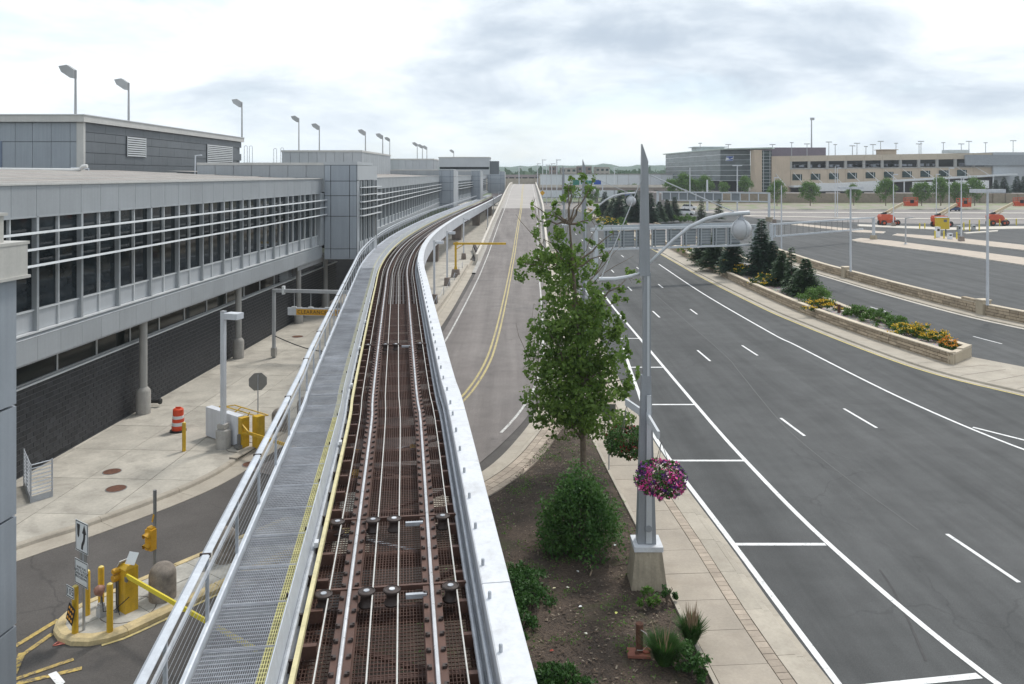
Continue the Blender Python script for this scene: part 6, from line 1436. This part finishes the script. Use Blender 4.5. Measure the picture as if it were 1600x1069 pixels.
def trailer(label, px, y, w, Y=283, z=4.5):
    X = (px - CX) / F * Y; t = thing('cargo_trailer', label, 'trailer', (X, Y, z), 0, 'white trailers in the raised yard'); L = w * Y / F
    MB().box((L / 2, 0, 2.3), (L, 2.5, 2.7)).build('box', CARW, t); MB().box((L / 2, -.2, .85), (L * .9, 2.2, .2)).build('frame', POLE_DARK, t)
    for x in (.12, .2, .82): 
        w_ = MB().lathe([(.3, -1.2), (.5, -1.2), (.5, 1.2), (.3, 1.2)], n=12).build('wheel', BLACK, t, (L * x, 0, .5)); w_.rotation_euler = (R(90), 0, 0)
for i, (px, w, z) in enumerate(((1276, 50, 4.5), (1338, 40, 4.5), (1428, 60, 4.9), (1496, 46, 5.4))): trailer(ORD[i] + ' white trailer from the left in the yard behind the street trees', px, 300, w, 283 + i, z)
# ------------------------------------------------------------------ far bridge, white hall, signs, hills
def far_middle():
    t = thing('road_bridge', 'far pale road bridge on columns crossing behind the planted median', 'bridge', (6, 330, 0))
    MB().box((28, 0, 5.4), (60, 12, 1.1)).build('girder', M('girder_brown', (.24, .205, .18), .85, var=.1), t); MB().box((28, -6.1, 6.5), (60, .3, 1.1)).build('parapet', CONC_PALE, t); MB().box((28, 0, 6.0), (60, 11.6, .1)).build('deck', CONC_GREY, t)
    for x in (4, 16, 28, 40, 52): MB().lathe([(.7, 0), (.7, 4.9)], (x, 0, 0), 10).build('column', CONC_GREY, t)
    t = thing('white_hall', 'long white panelled hall behind the far bridge', 'building', (14, 392, 0)); n = 12
    MB().box((31, 12.2, 5.4), (64, 24, 10.8)).build('core', CONC_PALE, t)
    for i in range(n): blk('wall_panel', M('hall_white', (.60, .62, .65), .6, var=.04, rnd=.05), (i * 5.3 + 2.0, 0, 5.7), (5.15, .4, 11.2), t)
    MB().box((31, 12, 11.3), (66, 25, .3)).build('roof', M('hall_roof', (.3, .27, .25), .8), t)
    t = thing('parking_ramp', 'low mauve parking structure with dark openings beyond the ramp top', 'building', (-8, 400, 0)); MB().box((16, 8, 5.5), (36, 16, 11)).build('deck', M('ramp_mauve', (.30, .255, .255), .85, var=.1), t)
    for k in range(2):
        for i in range(10): blk('opening', DARKCORE, (1.5 + i * 3.2, -.05, 6.5 + k * 2.6), (2.4, .2, 1.2), t)
    for i, (x, w, h, y) in enumerate(((24, 5, 16, 520), (31, 10, 15, 520), (42, 9, 16, 525), (54, 9, 15.5, 530))):
        t = thing('distant_block', ORD[i] + ' brown distant building from the left above the white hall', 'building', (x, y, 0), 0, 'brown distant buildings')
        MB().box((w / 2, 6, h / 2), (w, 12, h)).build('wall', M('far_brown_%d' % (i % 2), ((.19, .14, .125), (.33, .30, .27))[i % 2], .85, var=.1), t); MB().box((w / 2, 6, h + .2), (w + .4, 12.4, .4)).build('roof', CONC_GREY, t)
        for k in range(3):
            for j in range(3): blk('window', GLASSD, (w * (k + .5) / 3, -.05, h - 1.5 - j * 3), (w * .18, .15, 1.4), t)
    SG = M('sign_green', (.01, .15, .11), .5); SB = M('sign_blue', (.01, .06, .30), .5)
    t = thing('highway_signs', 'green and blue overhead highway signs beside the far bridge', 'sign', (22, 300, 0))
    MB().box((5, .3, 7.4), (13, .2, .3)).build('beam', GANTRY_LT, t)
    for x in (-1.2, 11.2): MB().box((x, .3, 3.7), (.35, .35, 7.4)).build('post', GANTRY_LT, t)
    for x, w, mm, h in ((.3, 2.4, SG, 2.0), (3.2, 2.6, SG, 1.4), (5.9, 1.6, SG, 1.2), (8.0, 2.6, SB, 1.6)): MB().box((x + w / 2, 0, 8.3), (w, .15, h)).build('panel', mm, t)
    t = thing('highway_signs', 'small blue road sign below the far bridge', 'sign', (44, 312, 0)); MB().box((0, 0, 3.6), (2.2, .1, .9)).build('panel', SB, t); MB().tube([(0, .1, 0), (0, .1, 3.6)], .08, 6).build('post', POLE_GREY, t)
    for i, (px, Y, top) in enumerate(((811, 300, 262), (840, 310, 256), (848, 300, 250), (854, 300, 258), (862, 280, 256), (870, 260, 250), (881, 280, 262), (960, 330, 262), (1003, 330, 265))):
        h = H - (top - CY) / F * Y; zb = 7.4 if px < 835 else 0; t = thing('far_light_pole', ORD[i] + ' thin far light pole counted from the left beyond the ramp', 'light pole', ((px - CX) / F * Y, Y, zb), 0, 'far light poles'); MB().lathe([(.2, 0), (.14, h - zb)], n=6).build('pole', POLE_WHITE, t); MB().box((.5, 0, h - zb), (1.6, .4, .25)).build('lamp_head', POLE_WHITE, t)
    t = thing('bridge_wall', 'tan wall closing the view at the top of the ramp', 'wall', (-9, 313, 6)); pts = [(-2, 4), (1, 1.0), (5, .2), (12, 0), (18.5, .4), (19.5, -3)]; P = Path(pts); MB().sweep(P, [(-.2, -1), (-.2, 3.6), (.2, 3.6), (.2, -1)], 0, P.L, .8, True).build('wall', CONC_TAN, t)
    p = G(834, 320); t = thing('warning_sign', 'small orange diamond warning sign at the right ramp parapet', 'sign', (RAMP.P(RAMP.sY(195), 4.9).x, 195, 5.2)); m = MB().box((0, 0, 1.6), (.9, .03, .9), ry=R(45)); m.build('plate', SIGNAL_YEL, t); MB().tube([(0, .04, 0), (0, .04, 1.5)], .05, 6).build('post', POLE_GREY, t)
far_middle()
def hills():
    m = MB(); n = 260; vs = []; k = 5
    for i in range(n + 1):
        a = R(-75 + 150 * i / n); r = 2600
        e = 38 + 14 * mnoise.noise((a * 3.1, 1, 0)) + 9 * mnoise.noise((a * 9, 4, 0)) + 6 * mnoise.noise((a * 40, 7, 0)) + 5 * mnoise.noise((a * 130, 2, 0))
        for j in range(k):
            t = j / (k - 1); rr = r + (t - .6) * 900; vs.append((rr * math.sin(a), rr * math.cos(a), -5 + (e + 5) * math.sin(t * math.pi * .5) + (7 * mnoise.noise((a * 90 + j * 9, j * 3.1, 1)) if 0 < j else 0)))
    m.add(vs, [(i * k + j, (i + 1) * k + j, (i + 1) * k + j + 1, i * k + j + 1) for i in range(n) for j in range(k - 1)])
    t = NT('wooded_hill'); p = t.pos(); c = t.mix(t.rng(t.noise(p, .02, 6, .65), .35, .65, 0, 1), (.018, .045, .022, 1), (.055, .095, .045, 1)); t.L.new(c, t.b.inputs['Base Color']); t.b.inputs['Roughness'].default_value = 1; t.b.inputs['Specular IOR Level'].default_value = 0; t.bump(t.noise(p, .06, 4), 1, 8)
    tag(m.build('hills', t.m), kind='structure')
hills()
# ------------------------------------------------------------------ vegetation
BARK = M('bark', (.16, .125, .095), .95, var=.3, scale=6, fine=40, bump=.6, bscale=40)
LEAF_T = leafmat('tree_leaf', (.062, .135, .024), (.20, .295, .06), .45)
LEAF_F = leafmat('far_leaf', (.06, .13, .025), (.15, .26, .055), .35)
SPRUCE = leafmat('spruce_needle', (.032, .074, .046), (.088, .145, .092), .22)
SPRUCE_G = leafmat('pine_needle', (.034, .074, .036), (.085, .14, .06), .2)
BUSH = leafmat('bush_leaf', (.022, .070, .014), (.06, .14, .028), .3)
BUSH_D = leafmat('bush_leaf_feathery', (.03, .095, .02), (.10, .20, .045), .38)
BUSH_L = leafmat('bush_leaf_light', (.07, .15, .03), (.14, .25, .05), .3)
GRASS = leafmat('grass_blade', (.03, .085, .018), (.07, .15, .035), .3)
GRASS_L = leafmat('daylily_leaf', (.05, .12, .02), (.12, .22, .04), .3)
STRAW = leafmat('grass_plume', (.20, .14, .09), (.30, .22, .14), .2)
def branch(m, a, b, r0, r1, rnd, seg=5, wob=.06):
    a, b = Vector(a), Vector(b); L = (b - a).length; pts = []
    for i in range(seg + 1):
        t = i / seg; w = Vector((rnd.uniform(-1, 1), rnd.uniform(-1, 1), rnd.uniform(-1, 1))) * L * wob * (1 if 0 < i < seg else 0); pts.append(a + (b - a) * t + w)
    m.tube(pts, [r0 + (r1 - r0) * i / seg for i in range(seg + 1)], 6); return pts
def main_tree():
    rnd = random.Random(21); base = Vector((2.66, 30.4, .2)); YB = base.y; k = YB / F
    t = thing('street_tree', 'young leafy tree with irregular open crown in the planting bed', 'tree', base)
    def Q(px, py, dy=0.0): return Vector(((px - CX) * k - base.x, dy, H - (py - CY) * k - base.z))
    w = MB(); trunk = [Q(912, 752), Q(911, 690), Q(908, 600), Q(903, 500), Q(895, 420), Q(890, 350), Q(888, 290)]
    trunk[0].z = -.1
    w.tube(trunk, [.125, .11, .10, .085, .06, .035, .012], 10)
    # blobs: px, py, rx, ry (pixels), depth offset, density
    B = [(890, 640, 50, 35, 0, 1), (930, 625, 48, 40, -.5, 1), (860, 610, 38, 40, .4, 1), (905, 590, 60, 45, .2, 1.1), (945, 575, 38, 38, -.3, 1), (870, 555, 42, 42, -.4, 1), (915, 535, 52, 45, .3, 1.1), (885, 505, 48, 38, 0, 1), (935, 500, 32, 40, .5, .9), (858, 520, 28, 30, -.2, .8),
         (860, 420, 44, 30, 0, .95), (890, 440, 42, 38, .3, 1), (845, 405, 30, 22, -.4, .8), (925, 470, 30, 26, -.3, .75), (905, 410, 30, 30, .2, .7), (955, 455, 26, 16, .3, .55), (985, 435, 18, 14, .5, .4), (880, 380, 30, 32, -.2, .75), (850, 375, 20, 25, .3, .5),
         (890, 340, 26, 30, 0, .7), (905, 310, 22, 30, .1, .6), (890, 290, 14, 18, 0, .55), (865, 330, 18, 22, -.2, .45), (925, 345, 16, 26, .3, .4), (840, 345, 10, 28, -.1, .3), (832, 320, 8, 14, -.1, .25), (945, 400, 14, 22, .2, .35), (820, 412, 10, 10, -.2, .5), (960, 520, 16, 30, .2, .7), (975, 590, 14, 30, -.2, .6), (905, 655, 60, 22, 0, .9), (925, 285, 8, 12, 0, .3), (960, 365, 10, 14, .2, .22), (968, 470, 14, 10, .1, .4)]
    lf = MB()
    for px, py, rx, ry, dy, dens in B:
        dens *= .5 if py < 400 else (.75 if py < 480 else 1)
        n = int(rx * ry * .70 * dens); c = Q(px, py, dy); RX, RZ = rx * k, ry * k; RY = (RX + RZ) / 2 * 1.05
        # limb to the blob
        i = min(range(len(trunk)), key=lambda j: abs(trunk[j].z - (c.z - .9)))
        pts = branch(w, trunk[i], c, .05, .012, rnd)
        for _ in range(3):
            d = Vector((rnd.gauss(0, 1), rnd.gauss(0, 1), rnd.gauss(0, 1))).normalized(); branch(w, c, c + Vector((d.x * RX, d.y * RY, d.z * RZ)) * .95, .012, .004, rnd, 3)
        cl = [Vector((rnd.gauss(0, .56), rnd.gauss(0, .56), rnd.gauss(0, .56))) for _ in range(max(3, n // 34))]
        for _ in range(n):
            q = rnd.choice(cl); v = q + Vector((rnd.gauss(0, .16), rnd.gauss(0, .16), rnd.gauss(0, .16)))
            if v.length > 1.35: v *= 1.3 / v.length
            leaf_quads(lf, c + Vector((v.x * RX, v.y * RY, v.z * RZ)), rnd.choice((.13, .17, .21)), rnd)
    for a, b in (((858, 395), (806, 335)), ((840, 640), (834, 475)), ((842, 600), (806, 505)), ((836, 560), (850, 470)), ((930, 430), (985, 330)), ((920, 440), (970, 385)), ((900, 420), (940, 340)), ((905, 450), (990, 400))): branch(w, Q(*a), Q(*b), .02, .005, rnd, 5, .04)
    w.build('trunk', BARK, t, smooth=True); lf.build('crown', LEAF_T, t, kind='stuff')
main_tree()
def bush(name, label, cat, p, rx, ry, h, n, leaf, mat, seed, flowers=None, group=None, stems=True, nf=0):
    rnd = random.Random(seed); t = thing(name, label, cat, p, 0, group); m = MB(); st = MB()
    for _ in range(7): a = rnd.uniform(0, 6.28); u = rnd.uniform(.2, .7); st.tube([(0, 0, -.05), (math.cos(a) * rx * u * .5, math.sin(a) * ry * u * .5, h * .4), (math.cos(a) * rx * u, math.sin(a) * ry * u, h * .75)], [.025, .018, .006], 5)
    cl = []
    for _ in range(max(8, n // 60)):
        a, u, e = rnd.uniform(0, 6.283), rnd.random() ** .5, rnd.random(); lb = 1 + .42 * mnoise.noise((math.cos(a) * 1.7 + seed, math.sin(a) * 1.7, e * 1.5)); cl.append(Vector((math.cos(a) * u * rx * lb * (1 - .45 * e * e), math.sin(a) * u * ry * lb * (1 - .45 * e * e), h * (.06 + .9 * e * (1 - .35 * u * u)) * (.85 + .3 * rnd.random()))))
    for _ in range(n): c = rnd.choice(cl); leaf_quads(m, c + Vector((rnd.gauss(0, .09) * rx, rnd.gauss(0, .09) * ry, rnd.gauss(0, .085) * h + .02)), leaf, rnd, 1.2)
    st.build('stems', BARK, t, kind='stuff'); m.build('foliage', mat, t, kind='stuff')
    if flowers:
        f = MB()
        for _ in range(nf): c = rnd.choice(cl); q = c + Vector((rnd.gauss(0, .16) * rx, rnd.gauss(0, .16) * ry, abs(rnd.gauss(0, .1)) * h + .1)); leaf_quads(f, q, leaf * 1.1, rnd, n=2)
        f.build('blossoms', flowers, t, kind='stuff')
    return t
bush('large_shrub', 'big dark green feathery shrub in front of the tree trunk', 'shrub', G(905, 862, .2), 1.28, 1.1, 2.3, 13000, .10, BUSH_D, 1)
bush('groundcover_shrub', 'low green shrub patch against the white guideway wall', 'shrub', G(815, 930, .2), .75, 1.35, .55, 4200, .085, BUSH, 2)
bush('groundcover_shrub', 'small low green patch behind the long patch by the white wall', 'shrub', G(812, 985, .2), .55, .6, .45, 1600, .08, BUSH, 12)
bush('groundcover_shrub', 'low green shrub at the very front of the bed', 'shrub', G(880, 1075, .2), .85, .5, .45, 2400, .085, BUSH, 3)
bush('groundcover_shrub', 'light green weed clump at the foot of the lamp pedestal', 'shrub', G(1014, 945, .2), .42, .3, .4, 700, .08, BUSH_L, 4)
bush('groundcover_shrub', 'small green weed at the right corner of the pedestal', 'shrub', G(1042, 938, .2), .3, .25, .45, 500, .08, BUSH, 5)
bush('groundcover_shrub', 'dark low weeds along the footpath edge at the bottom', 'shrub', G(1080, 1045, .2), .45, .7, .45, 1500, .08, BUSH, 6)
def grass(label, p, r, h, n, seed, plumes=0):
    rnd = random.Random(seed); t = thing('ornamental_grass', label, 'ornamental grass', p, 0, 'ornamental grass clumps'); m = MB(); pl = MB()
    for i in range(n + plumes):
        a, u = rnd.uniform(0, 6.283), rnd.random() ** .5; b = Vector((math.cos(a) * u * r * .4, math.sin(a) * u * r * .4, 0)); lean = Vector((math.cos(a), math.sin(a), 0)) * r * u * rnd.uniform(.5, 1.3); hh = h * rnd.uniform(.55, 1.05) * (1.55 if i >= n else 1)
        if i >= n: lean *= .5
        s = Vector((-math.sin(a), math.cos(a), 0)) * (.011 if i < n else .014); p1 = b + lean * .35 + Vector((0, 0, hh * .6)); p2 = b + lean + Vector((0, 0, hh))
        mm = m if i < n else pl; mm.add([b - s, b + s, p1 + s, p1 - s, p2], [(0, 1, 2, 3), (3, 2, 4)])
    m.build('blades', GRASS, t, kind='stuff')
    if plumes: pl.build('plumes', STRAW, t, kind='stuff')
grass('left green ornamental grass clump beside the rusty pipe', G(1038, 1036, .2), .42, .62, 1100, 1, 14)
grass('right ornamental grass clump with brown plumes by the footpath', G(1080, 1003, .2), .34, .58, 800, 2, 60)
def conifer_mesh(seed, h, r, mat, n=26, per=16, dens=1.0):
    rnd = random.Random(seed); m = MB(); w = MB(); w.tube([(0, 0, -.1), (.02, 0, h * .5), (0, 0, h * .98)], [.045 * h ** .6, .03 * h ** .5, .01], 7)
    for i in range(n):
        t = i / (n - 1); z = h * (.03 + .95 * t); R0 = r * (1 - t) ** .8 * rnd.uniform(.85, 1.12) + .04; k = max(4, int(per * (1 - t * .65)))
        for j in range(k):
            a = rnd.uniform(0, 6.283); l = R0 * rnd.uniform(.72, 1.15); d = Vector((math.cos(a), math.sin(a), 0)); dr = rnd.uniform(-.30, .02) + .2 * t
            ns = max(2, int(l / .16 * dens))
            for q in range(ns):
                u = (q + rnd.random()) / ns; p = d * l * u + Vector((0, 0, z + dr * l * u * u + rnd.gauss(0, .03))); sd = Vector((-d.y, d.x, 0)); ww = (.26 * (1.15 - u) + .10) * (.75 + .2 * h / 3)
                for s in (-1, 1):
                    e = p + d * ww * .9 + sd * s * ww + Vector((0, 0, -.05 + rnd.gauss(0, .03))); m.add([p, p + d * ww * .5 + Vector((0, 0, .03)), e, p + sd * s * ww * .4 - d * .02], [(0, 1, 2, 3)])
    return m.mesh('needles', mat), w.mesh('stem', BARK)
CM = [conifer_mesh(31, 4.2, 1.75, SPRUCE, 30, 20), conifer_mesh(32, 3.4, 1.55, SPRUCE, 28, 20), conifer_mesh(33, 3.2, 1.05, SPRUCE_G, 24, 11), conifer_mesh(34, 3.2, 1.7, SPRUCE_G, 28, 22)]
def conifer(label, p, kind, s=1.0, rz=0.0, group='spruces in the stone planter', sz=None):
    t = thing('spruce_tree', label, 'conifer', p, rz, group); sc = (s, s, sz or s); place('crown', CM[kind][0], t, scale=sc)['kind'] = 'stuff'; place('trunk', CM[kind][1], t, scale=sc)
SZ = .62
conifer('tallest dark spruce right of the gantry post', G(1190, 430, SZ), 0, 1.28, .3, sz=1.42); conifer('dark spruce crowded behind the tallest one', G(1208, 432, SZ), 1, 1.1, 1.2)
conifer('spruce between the tall one and the sparse brown-tipped one', G(1222, 446, SZ), 3, .95, .8, sz=1.05); conifer('thin sparse spruce with drooping tip, third from the planter end', G(1237, 455, SZ), 2, 1.05, 2.2, sz=1.25); conifer('broad dark spruce nearest the planter end', G(1259, 462, SZ), 3, 1.08, .1, sz=1.02)
conifer('dark spruce left of the gantry post, under the gantry', G(1146, 426, SZ), 1, 1.3, 2.7); conifer('dark spruce in shade beneath the gantry, second left of the post', G(1118, 417, SZ), 3, 1.25, .6); conifer('small dark conifer beneath the gantry, third left of the post', G(1100, 408, SZ), 3, 1.2, 3.6)
for i, (px, py, k, s) in enumerate(((945, 338, 0, 1.5), (958, 341, 3, 1.5), (968, 345, 0, 1.6), (982, 343, 1, 1.7), (992, 347, 0, 1.6), (1003, 345, 3, 1.7), (1016, 348, 0, 1.55), (1030, 346, 3, 1.4), (1043, 345, 1, 1.45), (1054, 344, 0, 1.3), (1096, 344, 2, 1.5), (1123, 342, 2, 1.45))):
    conifer(ORD[i] + ' spruce from the left in the far dark clump beyond the gantry', G(px, py, SZ), k, s, i * 1.7, 'far spruces of the median')
for i, (px, py, s) in enumerate(((1556, 312, 1.7), (1569, 312, 1.9), (1589, 311, 2.0), (1600, 311, 2.0))): conifer(ORD[i] + ' dark conifer from the left on the bank at the right edge', G(px, py, 2.2), 0, s, i, 'conifers on the far bank')
YFL = M('petal_yellow', (.72, .48, .03), .6, var=.2, scale=9); OFL = M('petal_orange', (.70, .30, .03), .6, var=.2, scale=9)
bush('flower_bush', 'rounded green bush with yellow flowers at the foot of the last spruce', 'flower bush', G(1275, 474, SZ), 1.6, 1.2, 1.35, 3600, .13, BUSH_L, 41)
bush('flower_bush', 'yellow daylilies in front of the rounded green bush', 'flower bush', G(1281, 485, SZ), 1.5, .7, .75, 1500, .12, BUSH, 42, YFL, None, True, 330)
for i, (px, py, rx, ry, h) in enumerate(((1340, 494, 1.2, .9, .85), (1368, 502, 1.25, .9, .85), (1396, 511, 1.25, .9, .85))): bush('daylily_clump', ORD[i] + ' plain green daylily clump from the left in the planter', 'flower bush', G(px, py, SZ), rx, ry, h, 2200, .13, GRASS_L, 50 + i, None, 'daylilies in the planter')
for i, (px, py, rx, ry, h) in enumerate(((1414, 524, 1.05, .7, .75), (1438, 526, 1.0, .7, .75), (1460, 533, .9, .7, .7), (1483, 545, .6, .55, .6))): bush('daylily_clump', ORD[i] + ' yellow-flowering daylily clump from the left near the planter end', 'flower bush', G(px, py, SZ), rx, ry, h, 1500, .11, GRASS_L, 60 + i, (YFL, OFL)[i % 2] if i != 1 else YFL, 'daylilies in the planter', True, 260)
for i, (px, py, mt, fl) in enumerate(((1158, 428, BUSH, YFL), (1192, 446, BUSH, YFL), (1138, 420, BUSH_L, YFL), (1115, 409, BUSH, None), (1097, 403, BUSH_L, YFL), (1072, 395, BUSH_L, YFL))): bush('low_bush', ORD[i] + ' low bush of the row below the gantry, counted from its post', 'shrub', G(px, py, SZ), 1.25, 1.0, 1.05, 1500, .14, mt, 70 + i, fl, 'low bushes along the planter wall', True, 110)
for i, (px, py, mt, fl) in enumerate(((1062, 346, BUSH_L, None), (1076, 346, BUSH_L, None), (945, 348, BUSH_L, YFL), (955, 353, BUSH, YFL), (925, 338, BUSH_L, OFL), (970, 352, BUSH_L, None))): bush('low_bush', ORD[i] + ' light green bush of the distant planter stretch behind the gantry', 'shrub', G(px, py, SZ), 2.0, 1.6, 1.6, 1000, .28, mt, 80 + i, fl, 'distant planter bushes', True, 70)
t = thing('uplight', 'short rusty post beside two white discs in the planter gravel', 'post', G(1311, 488, SZ)); MB().box((0, 0, .3), (.18, .18, .6)).build('post', RUST, t); 
for x, y in ((.45, .2), (.3, -.8)): MB().lathe([(.22, 0), (.22, .06), (.18, .07)], (x, y, .02), 16).build('disc', CONC_PALE, t)
def round_tree_mesh(seed, h, r, n, leaf):
    rnd = random.Random(seed); m = MB(); w = MB(); w.tube([(0, 0, -.2), (.03, 0, h * .45), (0, 0, h * .85)], [.13, .1, .03], 7); cl = []
    for _ in range(46):
        a, e = rnd.uniform(0, 6.283), rnd.random(); u = rnd.random() ** .4; rr = r * math.sin(math.pi * (.12 + .8 * e)) ** .75 * u * rnd.uniform(.85, 1.12); cl.append(Vector((math.cos(a) * rr, math.sin(a) * rr, h * (.26 + .72 * e)))); 
        if rnd.random() < .35: branch(w, (0, 0, h * (.2 + .5 * e)), cl[-1], .04, .012, rnd, 3)
    for _ in range(n): leaf_quads(m, rnd.choice(cl) + Vector((rnd.gauss(0, .15) * r, rnd.gauss(0, .15) * r, rnd.gauss(0, .06) * h)), leaf, rnd)
    return m.mesh('leaves', LEAF_F), w.mesh('wood', BARK)
TM = [round_tree_mesh(91, 6.6, 2.9, 2600, .42), round_tree_mesh(92, 7.4, 2.6, 2600, .42)]
def far_tree(label, px, py, zb, s, kind, group='street trees below the trailer yard', Y=None):
    p = G(px, py, zb) if Y is None else Vector(((px - CX) / F * Y, Y, zb)); t = thing('round_tree', label, 'tree', p, px * .7, group); place('crown', TM[kind][0], t, scale=(s, s, s))['kind'] = 'stuff'; place('trunk', TM[kind][1], t, scale=(s, s, s))
for i, (px, s, k) in enumerate(((1214, 1.02, 1), (1266, 1.08, 0), (1334, .85, 1), (1384, 1.1, 1), (1440, 1.05, 0), (1470, 1.15, 1), (1498, 1.05, 0), (1523, 1.12, 1))): far_tree(ORD[i] + ' round street tree from the left in front of the tan building', px, 320, 1.3, s, k, Y=262)
for i, (px, s, k) in enumerate(((1048, 1.0, 0), (1068, 1.15, 1), (1086, 1.0, 0), (1102, 1.05, 1), (1130, .7, 0), (1165, .9, 1))): far_tree(ORD[i] + ' bushy tree from the left below the glass corner block', px, 305, 3.6 if px > 1110 else 2.6, s, k, 'trees below the glass corner', Y=285)
for i, (px, Y, s, z) in enumerate(((975, 345, .9, 0), (990, 350, .9, 0), (1018, 345, .8, 0), (1000, 348, .7, 0), (925, 310, 1.0, 0), (893, 318, 1.0, 0))): far_tree(ORD[i] + ' small bushy tree from the middle of the view under the far bridge', px, 300, z, s, i % 2, 'trees by the far bridge', Y=Y)
def weeds():
    rnd = random.Random(15); m = MB()
    for _ in range(800):
        Y = rnd.uniform(13, 34); xl = -2.4 if Y < 24 else (-1.8 + (Y - 24) * .34); xr = BEDR.P(BEDR.sY(Y)).x - .15; x = rnd.uniform(xl, xr)
        if mnoise.noise((x * .7, Y * .7, 9)) < -.05: continue
        for _ in range(rnd.randint(5, 16)): leaf_quads(m, Vector((x + rnd.gauss(0, .1), Y + rnd.gauss(0, .1), .24 + rnd.random() * .07)), .055, rnd)
    tag(m.build('bed_weeds', BUSH_L), 'small light green weeds sprouting across the planting bed', 'weeds', kind='stuff')
weeds()
def treeline():
    rnd = random.Random(8); m = MB()
    for i in range(5200):
        a = R(rnd.uniform(-4, 42)); r = rnd.uniform(620, 1250); z = rnd.random() ** 1.5 * 13; leaf_quads(m, Vector((r * math.sin(a), r * math.cos(a), z + 1)), 8.5, rnd)
    tag(m.build('distant_trees', leafmat('distant_leaf', (.03, .07, .03), (.06, .115, .05), .2)), 'hazy belt of distant trees below the hills', 'trees', kind='stuff')
treeline()
# ------------------------------------------------------------------ summer haze
def haze():
    m = bpy.data.materials.new('haze_air'); m.use_nodes = True; N = m.node_tree.nodes; N.clear()
    o = N.new('ShaderNodeOutputMaterial'); v = N.new('ShaderNodeVolumePrincipled'); v.inputs['Color'].default_value = (.82, .90, .97, 1); v.inputs['Density'].default_value = 0.00019; v.inputs['Anisotropy'].default_value = .2
    m.node_tree.links.new(v.outputs[0], o.inputs['Volume'])
    b = MB().box((0, 0, 33), (17800, 17800, 86)).build('haze', m); tag(b, 'pale summer haze over the airport', 'haze', kind='stuff')
haze()
scene.cycles.volume_bounces = 1
